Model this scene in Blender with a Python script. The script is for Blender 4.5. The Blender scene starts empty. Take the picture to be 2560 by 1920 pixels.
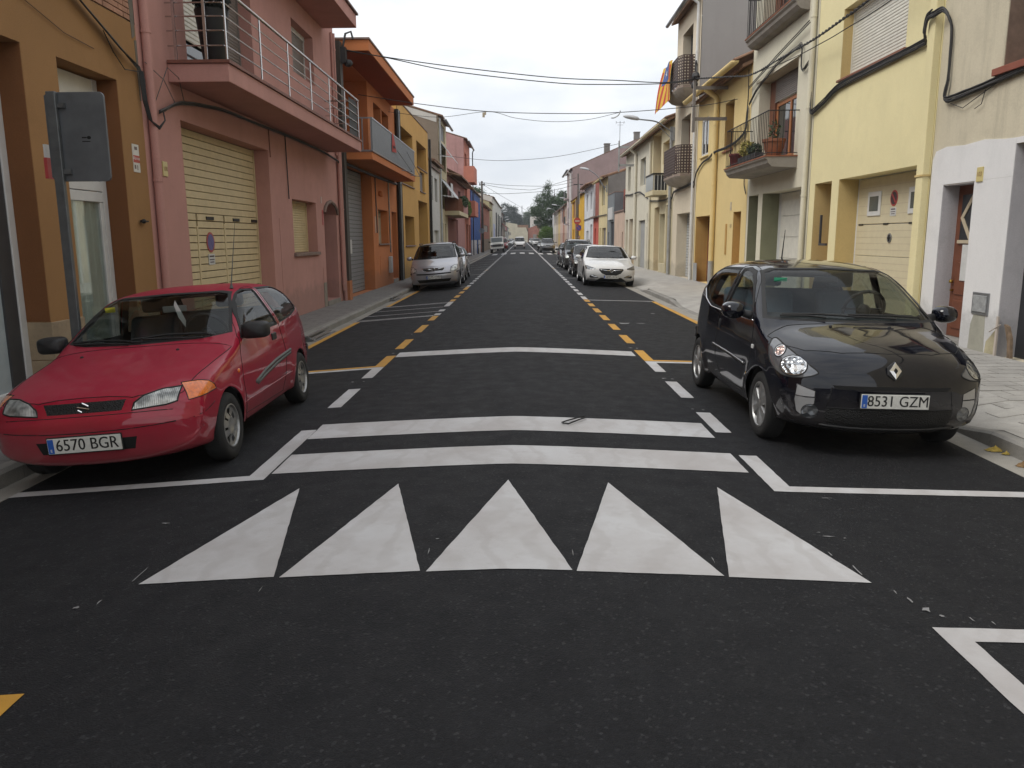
import bpy, bmesh, math, random
import numpy as np
from mathutils import Vector, Matrix
random.seed(7)
SC = bpy.context.scene
COL = SC.collection
R = math.radians

# ---------------------------------------------------------------- camera
cam_d = bpy.data.cameras.new('camera'); cam = bpy.data.objects.new('camera', cam_d); COL.objects.link(cam)
cam_d.sensor_fit = 'HORIZONTAL'; cam_d.sensor_width = 36.0; cam_d.lens = 36.0*1975.0/2560.0
cam_d.clip_start = 0.05; cam_d.clip_end = 6000
_yaw, _pit, _roll = R(0.7767), R(10.466), R(0.35)
fw = Vector((-math.sin(_yaw)*math.cos(_pit), math.cos(_yaw)*math.cos(_pit), -math.sin(_pit)))
r0 = Vector((math.cos(_yaw), math.sin(_yaw), 0)); u0 = r0.cross(fw)
rt = r0*math.cos(_roll) - u0*math.sin(_roll); up = u0*math.cos(_roll) + r0*math.sin(_roll)
M = Matrix.Identity(4)
for i in range(3):
    M[i][0] = rt[i]; M[i][1] = up[i]; M[i][2] = -fw[i]
M.translation = Vector((0, 0, 1.70))
cam.matrix_world = M
SC.camera = cam

# ---------------------------------------------------------------- world, sun, exposure
W = bpy.data.worlds.new('World'); SC.world = W; W.use_nodes = True
nt = W.node_tree; nt.nodes.clear()
SUN_EL, SUN_AZ = R(52), R(250)      # azimuth clockwise from +Y
def wn(t, **k):
    n = nt.nodes.new(t)
    for a, b in k.items(): setattr(n, a, b)
    return n
sky = wn('ShaderNodeTexSky', sky_type='NISHITA', sun_disc=False)
sky.sun_elevation = SUN_EL; sky.sun_rotation = SUN_AZ; sky.air_density = 1.2; sky.dust_density = 3.0
tc = wn('ShaderNodeTexCoord'); mp = wn('ShaderNodeMapping'); mp.inputs['Scale'].default_value = (1.0, 1.0, 2.6)
nz = wn('ShaderNodeTexNoise'); nz.inputs['Scale'].default_value = 2.6; nz.inputs['Detail'].default_value = 5; nz.inputs['Roughness'].default_value = .55
rp = wn('ShaderNodeValToRGB')
rp.color_ramp.elements[0].position = .36; rp.color_ramp.elements[0].color = (6.0, 6.35, 6.9, 1)
rp.color_ramp.elements[1].position = .60; rp.color_ramp.elements[1].color = (8.7, 8.8, 8.9, 1)
mx = wn('ShaderNodeMixRGB'); mx.inputs[0].default_value = .90
bg = wn('ShaderNodeBackground'); bg.inputs[1].default_value = .10
wo = wn('ShaderNodeOutputWorld')
lk = nt.links.new
lk(tc.outputs['Generated'], mp.inputs[0]); lk(mp.outputs[0], nz.inputs[0]); lk(nz.outputs[0], rp.inputs[0])
lk(sky.outputs[0], mx.inputs[1]); lk(rp.outputs[0], mx.inputs[2]); lk(mx.outputs[0], bg.inputs[0]); lk(bg.outputs[0], wo.inputs[0])
sun_d = bpy.data.lights.new('sun', 'SUN'); sun = bpy.data.objects.new('sun', sun_d); COL.objects.link(sun)
sun_d.energy = 1.5; sun_d.angle = R(30); sun_d.color = (1, .97, .92)
sd = Vector((math.sin(SUN_AZ)*math.cos(SUN_EL), math.cos(SUN_AZ)*math.cos(SUN_EL), math.sin(SUN_EL)))
sun.rotation_euler = sd.to_track_quat('Z', 'Y').to_euler()
SC.view_settings.view_transform = 'Standard'; SC.view_settings.look = 'None'
SC.view_settings.exposure = 0.52; SC.view_settings.gamma = 1.0; SC.view_settings.use_curve_mapping = False
SC.render.engine = 'CYCLES'
SC.cycles.use_denoising = True
SC.cycles.max_bounces = 8; SC.cycles.transparent_max_bounces = 16; SC.cycles.diffuse_bounces = 3; SC.cycles.glossy_bounces = 4
SC.cycles.caustics_reflective = False; SC.cycles.caustics_refractive = False

# ---------------------------------------------------------------- materials
MATS = {}
def lin(c):
    c = c/255.0
    return c/12.92 if c <= .04045 else ((c+.055)/1.055)**2.4
def rgb(r, g, b): return (lin(r), lin(g), lin(b), 1)
class NT:
    def __init__(s, name):
        s.m = bpy.data.materials.new(name); s.m.use_nodes = True; s.t = s.m.node_tree
        s.b = s.t.nodes['Principled BSDF']; s.out = s.t.nodes['Material Output']
    def n(s, t, inp=None, **k):
        n = s.t.nodes.new(t)
        for a, b in k.items(): setattr(n, a, b)
        for a, b in (inp or {}).items():
            if isinstance(b, bpy.types.NodeSocket): s.t.links.new(b, n.inputs[a])
            else: n.inputs[a].default_value = b
        return n
    def l(s, a, b): s.t.links.new(a, b)
    def pos(s, scale=(1, 1, 1)):
        g = s.n('ShaderNodeNewGeometry'); m = s.n('ShaderNodeMapping', {'Scale': scale}); s.l(g.outputs['Position'], m.inputs[0]); return m.outputs[0]
    def noise(s, vec, scale, detail=4, rough=.55): return s.n('ShaderNodeTexNoise', {'Vector': vec, 'Scale': scale, 'Detail': detail, 'Roughness': rough}).outputs[0]
    def ramp(s, fac, a, b, ca=(0, 0, 0, 1), cb=(1, 1, 1, 1)):
        r = s.n('ShaderNodeValToRGB', {0: fac}); e = r.color_ramp.elements
        e[0].position = a; e[1].position = b; e[0].color = ca; e[1].color = cb; return r.outputs[0]
    def mix(s, f, a, b, mode='MIX'):
        n = s.n('ShaderNodeMixRGB', blend_type=mode)
        for i, v in enumerate((f, a, b)):
            if isinstance(v, bpy.types.NodeSocket): s.l(v, n.inputs[i])
            else: n.inputs[i].default_value = v
        return n.outputs[0]
    def math(s, op, a, b=0.0):
        n = s.n('ShaderNodeMath', operation=op)
        for i, v in enumerate((a, b)):
            if isinstance(v, bpy.types.NodeSocket): s.l(v, n.inputs[i])
            else: n.inputs[i].default_value = v
        return n.outputs[0]
    def bump(s, h, strength=.3, dist=.01):
        b = s.n('ShaderNodeBump', {'Height': h, 'Strength': strength, 'Distance': dist}); s.l(b.outputs[0], s.b.inputs['Normal'])
def scl(c, f): return (min(1, c[0]*f), min(1, c[1]*f), min(1, c[2]*f), 1)

def plaster(name, col, var=.16, dirt=.35, rough=.9, grain=90, bump=.35, streak=.5, basedirt=True):
    m = NT(name); p = m.pos()
    n1 = m.noise(p, .7, 5, .6); n2 = m.noise(p, grain, 2); n3 = m.noise(m.pos((2.2, 2.2, .22)), 1.4, 5, .65)
    c = m.mix(m.ramp(n1, .3, .72), scl(col, 1-var), scl(col, 1+var*.45))
    c = m.mix(m.math('MULTIPLY', m.ramp(n3, .52, .78), streak), c, scl(col, 1-dirt))
    if basedirt:
        z = m.n('ShaderNodeSeparateXYZ', {0: m.pos()}).outputs[2]
        zz = m.math('ADD', z, m.math('MULTIPLY', m.noise(p, 3.0, 5, .65), -.9))
        c = m.mix(m.ramp(zz, -.35, .25, (.55, .55, .55, 1), (0, 0, 0, 1)), c, (col[0]*.45+.05, col[1]*.45+.05, col[2]*.45+.045, 1))
    n4 = m.noise(p, 2.6, 6, .7); c = m.mix(m.math('MULTIPLY', m.ramp(n4, .50, .66), .55), c, scl(col, 1-dirt*.55)); c = m.mix(m.math('MULTIPLY', m.ramp(m.noise(m.pos((5, 5, .35)), 1.6, 5, .7), .60, .74), streak*.6), c, scl(col, 1-dirt*.9))
    c = m.mix(.12, c, m.ramp(n2, .2, .8), 'OVERLAY')
    m.l(c, m.b.inputs['Base Color']); m.b.inputs['Roughness'].default_value = rough
    m.b.inputs['Specular IOR Level'].default_value = .25
    m.bump(m.math('ADD', n2, m.math('MULTIPLY', m.noise(p, 14, 4), .8)), bump, .004)
    return m.m
def simple(name, col, rough=.6, metal=0, var=.12, scale=6, coat=0, spec=.5, bump=0, bscale=120):
    m = NT(name); p = m.pos()
    n = m.noise(p, scale, 5, .6)
    m.l(m.mix(m.ramp(n, .3, .7), scl(col, 1-var), scl(col, 1+var*.5)), m.b.inputs['Base Color'])
    m.b.inputs['Roughness'].default_value = rough; m.b.inputs['Metallic'].default_value = metal
    m.b.inputs['Coat Weight'].default_value = coat; m.b.inputs['Specular IOR Level'].default_value = spec
    if bump: m.bump(m.noise(p, bscale, 3), bump, .003)
    return m.m
def glossglass(name, col=(.012, .015, .018, 1), rough=.04):
    m = NT(name); m.b.inputs['Base Color'].default_value = col; m.b.inputs['Roughness'].default_value = rough
    m.b.inputs['Specular IOR Level'].default_value = .8
    m.bump(m.noise(m.pos(), 1.3, 2), .04, .02)
    return m.m
def thinglass(name, tint=(.8, .86, .84, 1), gloss=(1, 1, 1, 1), f0=1.5, extra=.0):
    m = NT(name); t = m.t
    t.nodes.remove(m.b)
    tr = m.n('ShaderNodeBsdfTransparent', {0: tint}); gl = m.n('ShaderNodeBsdfGlossy', {'Color': gloss, 'Roughness': .015})
    fr = m.n('ShaderNodeFresnel', {'IOR': f0})
    fac = m.math('MINIMUM', m.math('ADD', m.math('MULTIPLY', fr.outputs[0], .58), extra), 1.0)
    mxs = m.n('ShaderNodeMixShader'); m.l(fac, mxs.inputs[0]); m.l(tr.outputs[0], mxs.inputs[1]); m.l(gl.outputs[0], mxs.inputs[2])
    m.l(mxs.outputs[0], m.out.inputs[0])
    return m.m
def carpaint(name, col, rough=.25, coat=1.0, metal=0.0, dust=.25, fade=None):
    m = NT(name); p = m.pos()
    n = m.noise(p, 3.5, 5, .65)
    c = m.mix(m.ramp(n, .35, .75), col, scl(col, .86))
    g = m.n('ShaderNodeNewGeometry'); nz_ = m.n('ShaderNodeSeparateXYZ', {0: g.outputs['Normal']}).outputs[2]
    upf = m.ramp(nz_, .55, .95)
    if fade is not None:      # sun-bleached, matt top panels
        c = m.mix(m.math('MULTIPLY', upf, .75), c, m.mix(m.ramp(m.noise(p, 2.2, 6, .7), .35, .7), fade, scl(fade, .82)))
    # dust film
    d = m.math('MULTIPLY', m.ramp(m.noise(p, 9, 6, .7), .42, .8), dust)
    d = m.math('MULTIPLY', d, m.math('ADD', m.math('MULTIPLY', upf, .8), .2))
    c = m.mix(d, c, (.30, .27, .24, 1))
    z = m.n('ShaderNodeSeparateXYZ', {0: m.pos()}).outputs[2]
    low = m.ramp(m.math('ADD', z, m.math('MULTIPLY', m.noise(p, 5, 5), -.25)), .0, .42, (1, 1, 1, 1), (0, 0, 0, 1))
    c = m.mix(m.math('MULTIPLY', low, .30), c, (.16, .145, .13, 1))
    m.l(c, m.b.inputs['Base Color'])
    m.b.inputs['Metallic'].default_value = metal; m.b.inputs['Specular IOR Level'].default_value = .5 if metal else .05
    m.b.inputs['Coat Weight'].default_value = coat; m.b.inputs['Coat Roughness'].default_value = .03
    if fade is not None:
        m.l(m.math('SUBTRACT', 1.0, m.math('MULTIPLY', upf, .85)), m.b.inputs['Coat Weight'])
        m.l(m.math('ADD', rough, m.math('MULTIPLY', upf, .3)), m.b.inputs['Roughness'])
    else:
        m.l(m.math('ADD', rough, m.math('MULTIPLY', d, .5)), m.b.inputs['Roughness'])
    return m.m

# ---------------------------------------------------------------- mesh helpers
class MB:
    def __init__(s): s.v = []; s.f = []
    def add(s, v, f):
        o = len(s.v); s.v += [tuple(a) for a in v]; s.f += [tuple(i+o for i in q) for q in f]; return s
    def box(s, x0, x1, y0, y1, z0, z1):
        x0, x1 = min(x0, x1), max(x0, x1); y0, y1 = min(y0, y1), max(y0, y1); z0, z1 = min(z0, z1), max(z0, z1)
        return s.add([(x0,y0,z0),(x1,y0,z0),(x1,y1,z0),(x0,y1,z0),(x0,y0,z1),(x1,y0,z1),(x1,y1,z1),(x0,y1,z1)],
                     [(0,3,2,1),(4,5,6,7),(0,1,5,4),(1,2,6,5),(2,3,7,6),(3,0,4,7)])
    def quad(s, a, b, c, d): return s.add([a, b, c, d], [(0, 1, 2, 3)])
    def poly(s, pts): return s.add(pts, [tuple(range(len(pts)))])
    def prism(s, poly, axis, a, b):
        """poly: 2-D points; axis: extrusion axis 'x','y','z'"""
        def P(p, t):
            return (t, p[0], p[1]) if axis == 'x' else (p[0], t, p[1]) if axis == 'y' else (p[0], p[1], t)
        n = len(poly)
        v = [P(p, a) for p in poly] + [P(p, b) for p in poly]
        f = [tuple(range(n))[::-1], tuple(range(n, 2*n))] + [(i, (i+1) % n, n+(i+1) % n, n+i) for i in range(n)]
        return s.add(v, f)
    def tube(s, pts, r, n=6, cap=True):
        pts = [Vector(p) for p in pts]; rs = r if isinstance(r, (list, tuple)) else [r]*len(pts)
        v = []; f = []; u = None
        for i, p in enumerate(pts):
            t = (pts[min(i+1, len(pts)-1)]-pts[max(i-1, 0)]); t = t.normalized() if t.length > 1e-9 else Vector((0, 0, 1))
            if u is None:
                a = Vector((0, 0, 1)) if abs(t.z) < .9 else Vector((1, 0, 0)); u = t.cross(a).normalized()
            else:
                u = (u-t*u.dot(t)); u = u.normalized() if u.length > 1e-6 else t.orthogonal().normalized()
            w = t.cross(u)
            for k in range(n):
                a = 2*math.pi*k/n; v.append(p+(u*math.cos(a)+w*math.sin(a))*rs[i])
        for i in range(len(pts)-1):
            for k in range(n): f.append((i*n+k, i*n+(k+1) % n, (i+1)*n+(k+1) % n, (i+1)*n+k))
        if cap: f += [tuple(range(n))[::-1], tuple(range((len(pts)-1)*n, len(pts)*n))]
        return s.add(v, f)
    def lathe(s, prof, n=24, c=(0, 0, 0), axis='z', cap=False):
        v = []; f = []
        for (r, h) in prof:
            for k in range(n):
                a = 2*math.pi*k/n; x, y = r*math.cos(a), r*math.sin(a)
                p = (x, y, h) if axis == 'z' else (x, h, y) if axis == 'y' else (h, x, y)
                v.append((p[0]+c[0], p[1]+c[1], p[2]+c[2]))
        for i in range(len(prof)-1):
            for k in range(n): f.append((i*n+k, i*n+(k+1) % n, (i+1)*n+(k+1) % n, (i+1)*n+k))
        if cap: f += [tuple(range(n))[::-1], tuple(range((len(prof)-1)*n, len(prof)*n))]
        return s.add(v, f)
    def ell(s, c, r, n=12, m=8):
        prof = [(max(1e-4, math.sin(math.pi*i/m)), -math.cos(math.pi*i/m)) for i in range(m+1)]
        o = len(s.v); s.lathe(prof, n)
        for i in range(o, len(s.v)):
            p = s.v[i]; s.v[i] = (c[0]+p[0]*r[0], c[1]+p[1]*r[1], c[2]+p[2]*r[2])
        return s
    def mesh(s, name):
        me = bpy.data.meshes.new(name); me.from_pydata(s.v, [], s.f); me.update(); return me
def link(name, me, mat=None, parent=None, smooth=False):
    o = bpy.data.objects.new(name, me); COL.objects.link(o)
    if mat is not None: me.materials.append(mat)
    if parent is not None: o.parent = parent
    if smooth:
        for p in me.polygons: p.use_smooth = True
        if smooth != True and hasattr(me, 'set_sharp_from_angle'): me.set_sharp_from_angle(angle=R(smooth))
    return o
def fixn(me):
    bm = bmesh.new(); bm.from_mesh(me); bmesh.ops.recalc_face_normals(bm, faces=bm.faces); bm.to_mesh(me); bm.free()
def O(name, mb, mat, parent=None, smooth=False, bevel=0, fix=True, seg=2):
    me = mb.mesh(name)
    if fix: fixn(me)
    o = link(name, me, mat, parent, smooth)
    if bevel:
        b = o.modifiers.new('bevel', 'BEVEL'); b.width = bevel; b.segments = seg; b.limit_method = 'ANGLE'; b.angle_limit = R(40)
    return o
def tag(o, label, cat=None, group=None, kind=None):
    if label: o['label'] = label
    if cat: o['category'] = cat
    if group: o['group'] = group
    if kind: o['kind'] = kind
    return o
def thing(name, label, cat, loc=(0, 0, 0), rz=0, group=None):
    o = bpy.data.objects.new(name, None); COL.objects.link(o); o.empty_display_size = .2
    o.location = loc; o.rotation_euler = (0, 0, rz)
    return tag(o, label, cat, group)
def struct(name, mb, mat, **k): return tag(O(name, mb, mat, **k), None, kind='structure')
def copy_tree(o, parent=None):
    c = o.copy(); COL.objects.link(c); c.parent = parent
    for ch in list(o.children): copy_tree(ch, c)
    return c
# ================================================================ ground, road, pavements
XL, XR = -5.0, 6.45
def zr(x):
    if x < -1.93: return -.072*(-1.93-x)
    if x > 1.77: return -.027*(x-1.77)
    t = abs(x+.08)/1.85
    return .080*(1-min(1, t)**1.25)
# asphalt
def asphalt():
    m = NT('asphalt'); p = m.pos()
    big = m.noise(p, .35, 5, .6); fine = m.noise(p, 55, 3, .6); vor = m.n('ShaderNodeTexVoronoi', {'Vector': p, 'Scale': 130.0}, feature='F1')
    c = m.mix(m.ramp(big, .3, .7), (.0100, .0104, .0124, 1), (.0145, .0149, .0172, 1))
    lanes = m.noise(m.pos((1.6, .05, 1)), 1.2, 4, .6)
    c = m.mix(m.math('MULTIPLY', m.ramp(lanes, .42, .70), .8), c, (.0175, .0178, .0193, 1))
    c = m.mix(m.ramp(fine, .35, .68, (0, 0, 0, 1), (.75, .75, .75, 1)), c, (.006, .006, .007, 1))
    stone = m.ramp(m.n('ShaderNodeTexVoronoi', {'Vector': p, 'Scale': 85.0}, feature='F1').outputs['Color'], .80, .92)
    c = m.mix(m.math('MULTIPLY', stone, .20), c, (.13, .13, .135, 1))
    m.l(c, m.b.inputs['Base Color'])
    m.l(m.ramp(m.noise(p, 6, 5), .3, .8, (.72, .72, .72, 1), (.92, .92, .92, 1)), m.b.inputs['Roughness'])
    m.b.inputs['Specular IOR Level'].default_value = .25
    h = m.math('ADD', vor.outputs['Distance'], m.math('MULTIPLY', fine, .6))
    m.bump(h, .55, .006)
    return m.m
M_ASPH = asphalt()
def concrete(name, col, joint=None, var=.22, scale=2.2):
    m = NT(name); p = m.pos()
    c = m.mix(m.ramp(m.noise(p, scale, 6, .65), .3, .7), scl(col, 1-var), scl(col, 1+var*.4))
    c = m.mix(m.math('MULTIPLY', m.ramp(m.noise(p, 9, 6, .7), .55, .75), .4), c, scl(col, .62))
    c = m.mix(.2, c, m.ramp(m.noise(p, 140, 2), .2, .8), 'OVERLAY')
    if joint:
        b = m.n('ShaderNodeTexBrick', {'Vector': m.pos((1, 1, 1)), 'Scale': 1.0, 'Mortar Size': .008, 'Brick Width': joint[0], 'Row Height': joint[1]})
        c = m.mix(b.outputs['Fac'], c, scl(col, .55))
    m.l(c, m.b.inputs['Base Color']); m.b.inputs['Roughness'].default_value = .88; m.b.inputs['Specular IOR Level'].default_value = .3
    m.bump(m.noise(p, 60, 4), .3, .004)
    return m.m
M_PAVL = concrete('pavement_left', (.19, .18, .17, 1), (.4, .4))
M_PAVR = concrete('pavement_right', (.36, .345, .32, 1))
M_KERB = concrete('kerb_concrete', (.25, .24, .22, 1))
M_GUT = concrete('gutter_concrete', (.30, .285, .255, 1))
M_TILE = concrete('paver', (.34, .325, .30, 1), var=.3, scale=1.7)
M_EARTH = concrete('bare_ground', (.12, .11, .10, 1))
ground = struct('ground', MB().quad((-900, -200, -.45), (900, -200, -.45), (900, 2500, -.45), (-900, 2500, -.45)), M_EARTH)
xs = [-3.72, -3.2, -2.6, -2.2, -1.93, -1.7, -1.45, -1.2, -.95, -.7, -.5, -.3, -.18, -.08, .02, .15, .35, .55, .75, 1.0, 1.25, 1.5, 1.77, 2.2, 2.8, 3.68]
ys = [-9, 0, 3, 6, 9, 12, 16, 22, 30, 45, 70, 100, 140, 200, 260, 345]
mb = MB(); mb.v = [(x, y, zr(x)) for y in ys for x in xs]; nx = len(xs)
mb.f = [(j*nx+i, j*nx+i+1, (j+1)*nx+i+1, (j+1)*nx+i) for j in range(len(ys)-1) for i in range(nx-1)]
road = struct('road', mb, M_ASPH, smooth=True)

def paint(name, col, dirty):
    m = NT(name); p = m.pos()
    c = m.mix(m.ramp(m.noise(p, 1.3, 5, .62), .36, .64), (col[0]*.80, col[1]*.765, col[2]*.745, 1), col)
    sw = m.n('ShaderNodeTexWave', {'Vector': p, 'Scale': 1.1, 'Distortion': 9.0, 'Detail': 3.0, 'Detail Scale': 1.4}).outputs[1]
    c = m.mix(m.math('MULTIPLY', m.ramp(sw, .72, .95), .35), c, dirty)
    c = m.mix(m.math('MULTIPLY', m.ramp(m.noise(p, 7, 6, .7), .52, .72), .5), c, dirty)
    c = m.mix(m.ramp(m.noise(p, 70, 3, .7), .70, .80, (0, 0, 0, 1), (.7, .7, .7, 1)), c, (.10, .10, .10, 1))
    m.l(c, m.b.inputs['Base Color']); m.b.inputs['Roughness'].default_value = .75; m.bump(m.noise(p, 90, 3), .35, .004)
    return m.m
M_WHITE = paint('road_paint_white', (.50, .50, .505, 1), (.355, .335, .325, 1))
M_YEL = paint('road_paint_yellow', (.55, .29, .035, 1), (.38, .21, .045, 1))
rng = random.Random(3)
def mark(poly, mat=None, dz=.004, name='road_marking', jit=.002):
    # roughen the edge
    pts = []
    for i, a in enumerate(poly):
        b = poly[(i+1) % len(poly)]; d = math.hypot(b[0]-a[0], b[1]-a[1]); n = max(1, min(60, int(d/.07))) if min(a[1], b[1]) < 14 else 1
        for k in range(n):
            t = k/n; j = jit if k else 0
            pts.append((a[0]+(b[0]-a[0])*t+rng.uniform(-j, j), a[1]+(b[1]-a[1])*t+rng.uniform(-j, j)))
    bm = bmesh.new(); f = bm.faces.new([bm.verts.new((p[0], p[1], 0)) for p in pts])
    x0, x1 = min(p[0] for p in pts), max(p[0] for p in pts)
    for x in xs:
        if x0 < x < x1: bmesh.ops.bisect_plane(bm, geom=bm.verts[:]+bm.edges[:]+bm.faces[:], plane_co=(x, 0, 0), plane_no=(1, 0, 0))
    def zl(x):
        for a, b in zip(xs, xs[1:]):
            if a <= x <= b: return zr(a)+(zr(b)-zr(a))*(x-a)/(b-a)
        return zr(x)
    for v in bm.verts: v.co.z = zl(v.co.x)+dz
    bmesh.ops.triangulate(bm, faces=bm.faces); bmesh.ops.recalc_face_normals(bm, faces=bm.faces)
    for f in bm.faces:
        if f.normal.z < 0: f.normal_flip()
    me = bpy.data.meshes.new(name); bm.to_mesh(me); bm.free()
    return link(name, me, mat or M_WHITE, road)
def rect(x0, x1, y0, y1): return [(x0, y0), (x1, y0), (x1, y1), (x0, y1)]
# sharks' teeth, double bar, stop line
for (x0, xa, x1) in ((-1.93, -1.53, -1.25), (-1.22, -.85, -.515), (-.485, -.10, .245), (.265, .58, 1.0), (1.02, 1.32, 1.73)):
    mark([(x0, 3.69), (x1, 3.70), (xa, 5.17)])
mark(rect(-1.845, 1.645, 5.56, 6.08)); mark(rect(-1.855, 1.645, 6.58, 7.12)); mark(rect(-1.85, 1.64, 11.33, 11.80))
def ldash(y0, y1, mat=None): mark(rect(-2.0, -1.86, y0, y1), mat)
def rdash(y0, y1, mat=None): mark(rect(1.70, 1.84, y0, y1), mat)
# left lane line
mark([(-3.72, 5.42), (-1.86, 5.42), (-1.86, 6.92), (-2.0, 6.92), (-2.0, 5.54), (-3.72, 5.54)])
ldash(7.89, 8.9)
mark([(-3.72, 10.34), (-2.0, 10.34), (-2.0, 9.62), (-1.86, 9.62), (-1.86, 10.46), (-3.72, 10.46)])
mark([(-3.72, 10.475), (-1.86, 10.475), (-1.86, 11.5), (-2.0, 11.5), (-2.0, 10.585), (-3.72, 10.585)], M_YEL)
for a, b in ((12.25, 13.43), (14.44, 15.71), (16.59, 17.57), (21.7, 22.4), (23.1, 24.1), (24.85, 25.8), (26.6, 28.35)): ldash(a, b, M_YEL)
for a, b in ((17.75, 18.2), (18.7, 19.2), (20.1, 21.55), (28.45, 29.2)): ldash(a, b)
y = 30.1
while y < 84: ldash(y, y+.85); y += 1.72
for a, b in ((42.3, 43.2),): ldash(a, b, M_YEL)
for y in (17.72, 18.72, 19.95, 21.2): mark(rect(-3.74, -2.0, y, y+.07), jit=.003)
mark([(-3.74, 17.5), (-2.0, 17.62), (-2.0, 17.69), (-3.74, 17.57)], jit=.003); mark([(-3.74, 21.3), (-2.0, 21.45), (-2.0, 21.52), (-3.74, 21.37)], jit=.003)
for y0, y1 in ((10.6, 17.45), (21.5, 28.1)): mark(rect(-3.72, -3.60, y0, y1), M_YEL)
for y in (28.25, 38.1, 45.0, 49.1, 53.7, 59.2, 67.3): mark(rect(-3.72, -1.93, y, y+.1))
# right lane line
mark([(3.68, 5.14), (1.70, 5.14), (1.70, 6.04), (1.84, 6.04), (1.84, 5.26), (3.68, 5.26)])
rdash(6.79, 7.6); rdash(8.33, 9.3)
mark([(1.70, 10.0), (1.84, 10.0), (1.84, 10.76), (3.68, 10.76), (3.68, 10.88), (1.70, 10.88)])
mark([(1.70, 10.9), (3.68, 10.9), (3.68, 11.01), (1.84, 11.01), (1.84, 11.98), (1.70, 11.98)], M_YEL)
for a, b in ((12.79, 13.91), (14.72, 15.74), (16.48, 17.58), (18.23, 19.28), (19.87, 20.76), (21.3, 22.1)): rdash(a, b, M_YEL)
y = 22.2
while y < 84: rdash(y, y+1.05); y += 1.69
mark(rect(1.84, 3.6, 21.9, 22.02)); mark(rect(3.56, 3.68, 11.0, 21.9), M_YEL)
for y in (34.2, 40.5, 46.8, 53.5, 60): mark(rect(1.84, 3.68, y, y+.1))
for y in (44.5,): rdash(y, y+.8, M_YEL)
# box at the bottom right, yellow dash bottom left
mark([(1.80, 1.2), (1.92, 1.2), (1.92, 3.13), (3.68, 3.13), (3.68, 3.25), (1.80, 3.25)]); mark(rect(-2.06, -1.90, 1.7, 2.72), M_YEL)
# far crossing, far lane edge lines
for i in range(7): mark(rect(-3.25+i*1.0, -2.72+i*1.0, 84.8, 91.0))
mark(rect(-1.93, 1.77, 107.5, 108.6)); mark(rect(1.8, 3.68, 82.6, 82.8))
for x in (-1.93, 1.77): mark(rect(x-.08, x+.08, 92, 330))
# drips and smears of white paint
mb = MB()
def splash(cx, cy, sx, sy, n=9, rot=0.):
    pts = []
    for k in range(n):
        a = 2*math.pi*k/n; r = rng.uniform(.25, .85)
        x, y = sx*.75*r*math.cos(a), sy*r*math.sin(a)
        pts.append((cx+x*math.cos(rot)-y*math.sin(rot), cy+x*math.sin(rot)+y*math.cos(rot)))
    mb.poly([(p[0], p[1], zr(cx)+.006) for p in pts])
for a in ((1.86, 3.42, .045, .035), (1.83, 3.52, .012, .05), (1.80, 3.60, .008, .04), (1.90, 3.36, .02, .015), (2.02, 3.33, .008, .04), (2.10, 3.30, .008, .03), (1.75, 4.32, .07, .012), (1.72, 4.38, .03, .008), (1.84, 4.30, .02, .01),
          (1.72, 3.85, .008, .12), (1.66, 4.05, .006, .05), (-1.98, 3.82, .008, .14), (-2.03, 3.5, .012, .05), (-2.12, 3.46, .03, .02), (-1.27, 3.56, .007, .07), (-.5, 3.95, .007, .07), (.26, 3.93, .006, .08), (.99, 3.9, .006, .08), (-.47, 4.12, .02, .015),
          (-2.06, 9.40, .05, .04), (-1.92, 9.38, .02, .03), (-1.95, 11.75, .05, .05), (-2.0, 14.2, .05, .05), (1.75, 7.45, .0, .0), (1.80, 7.72, .04, .03), (1.70, 7.74, .03, .02), (1.72, 9.5, .06, .05), (1.82, 9.48, .04, .04), (1.68, 12.2, .06, .06), (1.78, 12.2, .05, .05), (2.05, 15.9, .30, .16), (2.4, 15.95, .22, .07), (3.0, 18.2, .10, .10), (-2.2, 4.6, .05, .015), (2.0, 5.02, .10, .006), (-1.75, 4.95, .03, .006), (-1.72, 6.52, .05, .006), (2.2, 3.02, .006, .12), (2.3, 2.86, .05, .008), (2.62, 2.0, .02, .02)):
    if a[2]: splash(*a)
tag(O('paint_splash', mb, paint('road_paint_thin', (.24, .24, .245, 1), (.12, .12, .12, 1)), road), None, kind='stuff')
O('wire_loop', MB().tube([(.36, 6.83, .085), (.40, 6.80, .085), (.52, 6.98, .085), (.575, 7.06, .084), (.57, 7.10, .084), (.50, 7.04, .085), (.40, 6.93, .085), (.35, 6.86, .085), (.36, 6.83, .085)], .007, 5), simple('wire_black', (.012, .012, .012, 1), .5), road)  # loop of black wire lying on the white bar

# left pavement with gutter and kerb stones
zkL = -.015
mb = MB(); mb.box(-5.02, -4.08, -9, 215, -.4, 0)
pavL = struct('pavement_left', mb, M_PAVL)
for v in pavL.data.vertices:
    if v.co.z > -.1: v.co.z = zkL if v.co.x > -4.5 else .012
gl = struct('gutter_left', MB().prism([(-3.96, -.38), (-3.72, -.38), (-3.72, -.124), (-3.96, -.150)], 'y', -9, 215), M_GUT)
def kerb_mesh(h0, h1, side):
    m_ = MB().prism([(0, h0), (.12*side, h0), (.12*side, h1-.0), (.025*side, h1), (0, h1-.03)], 'y', 0, .992); me = m_.mesh('kerb_stone'); fixn(me); me.materials.append(M_KERB); return me
kme = kerb_mesh(-.38, zkL, -1)
for i in range(-2, 70):
    o = bpy.data.objects.new('kerb_stone', kme); COL.objects.link(o); o.parent = pavL; o.location = (-3.96+rng.uniform(-.004, .004), i*1.0, rng.uniform(-.004, .004))
O('kerb_run', MB().prism([(-3.96, -.38), (-4.08, -.38), (-4.08, zkL), (-3.985, zkL), (-3.96, zkL-.03)], 'y', 70, 215), M_KERB, pavL)
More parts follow.
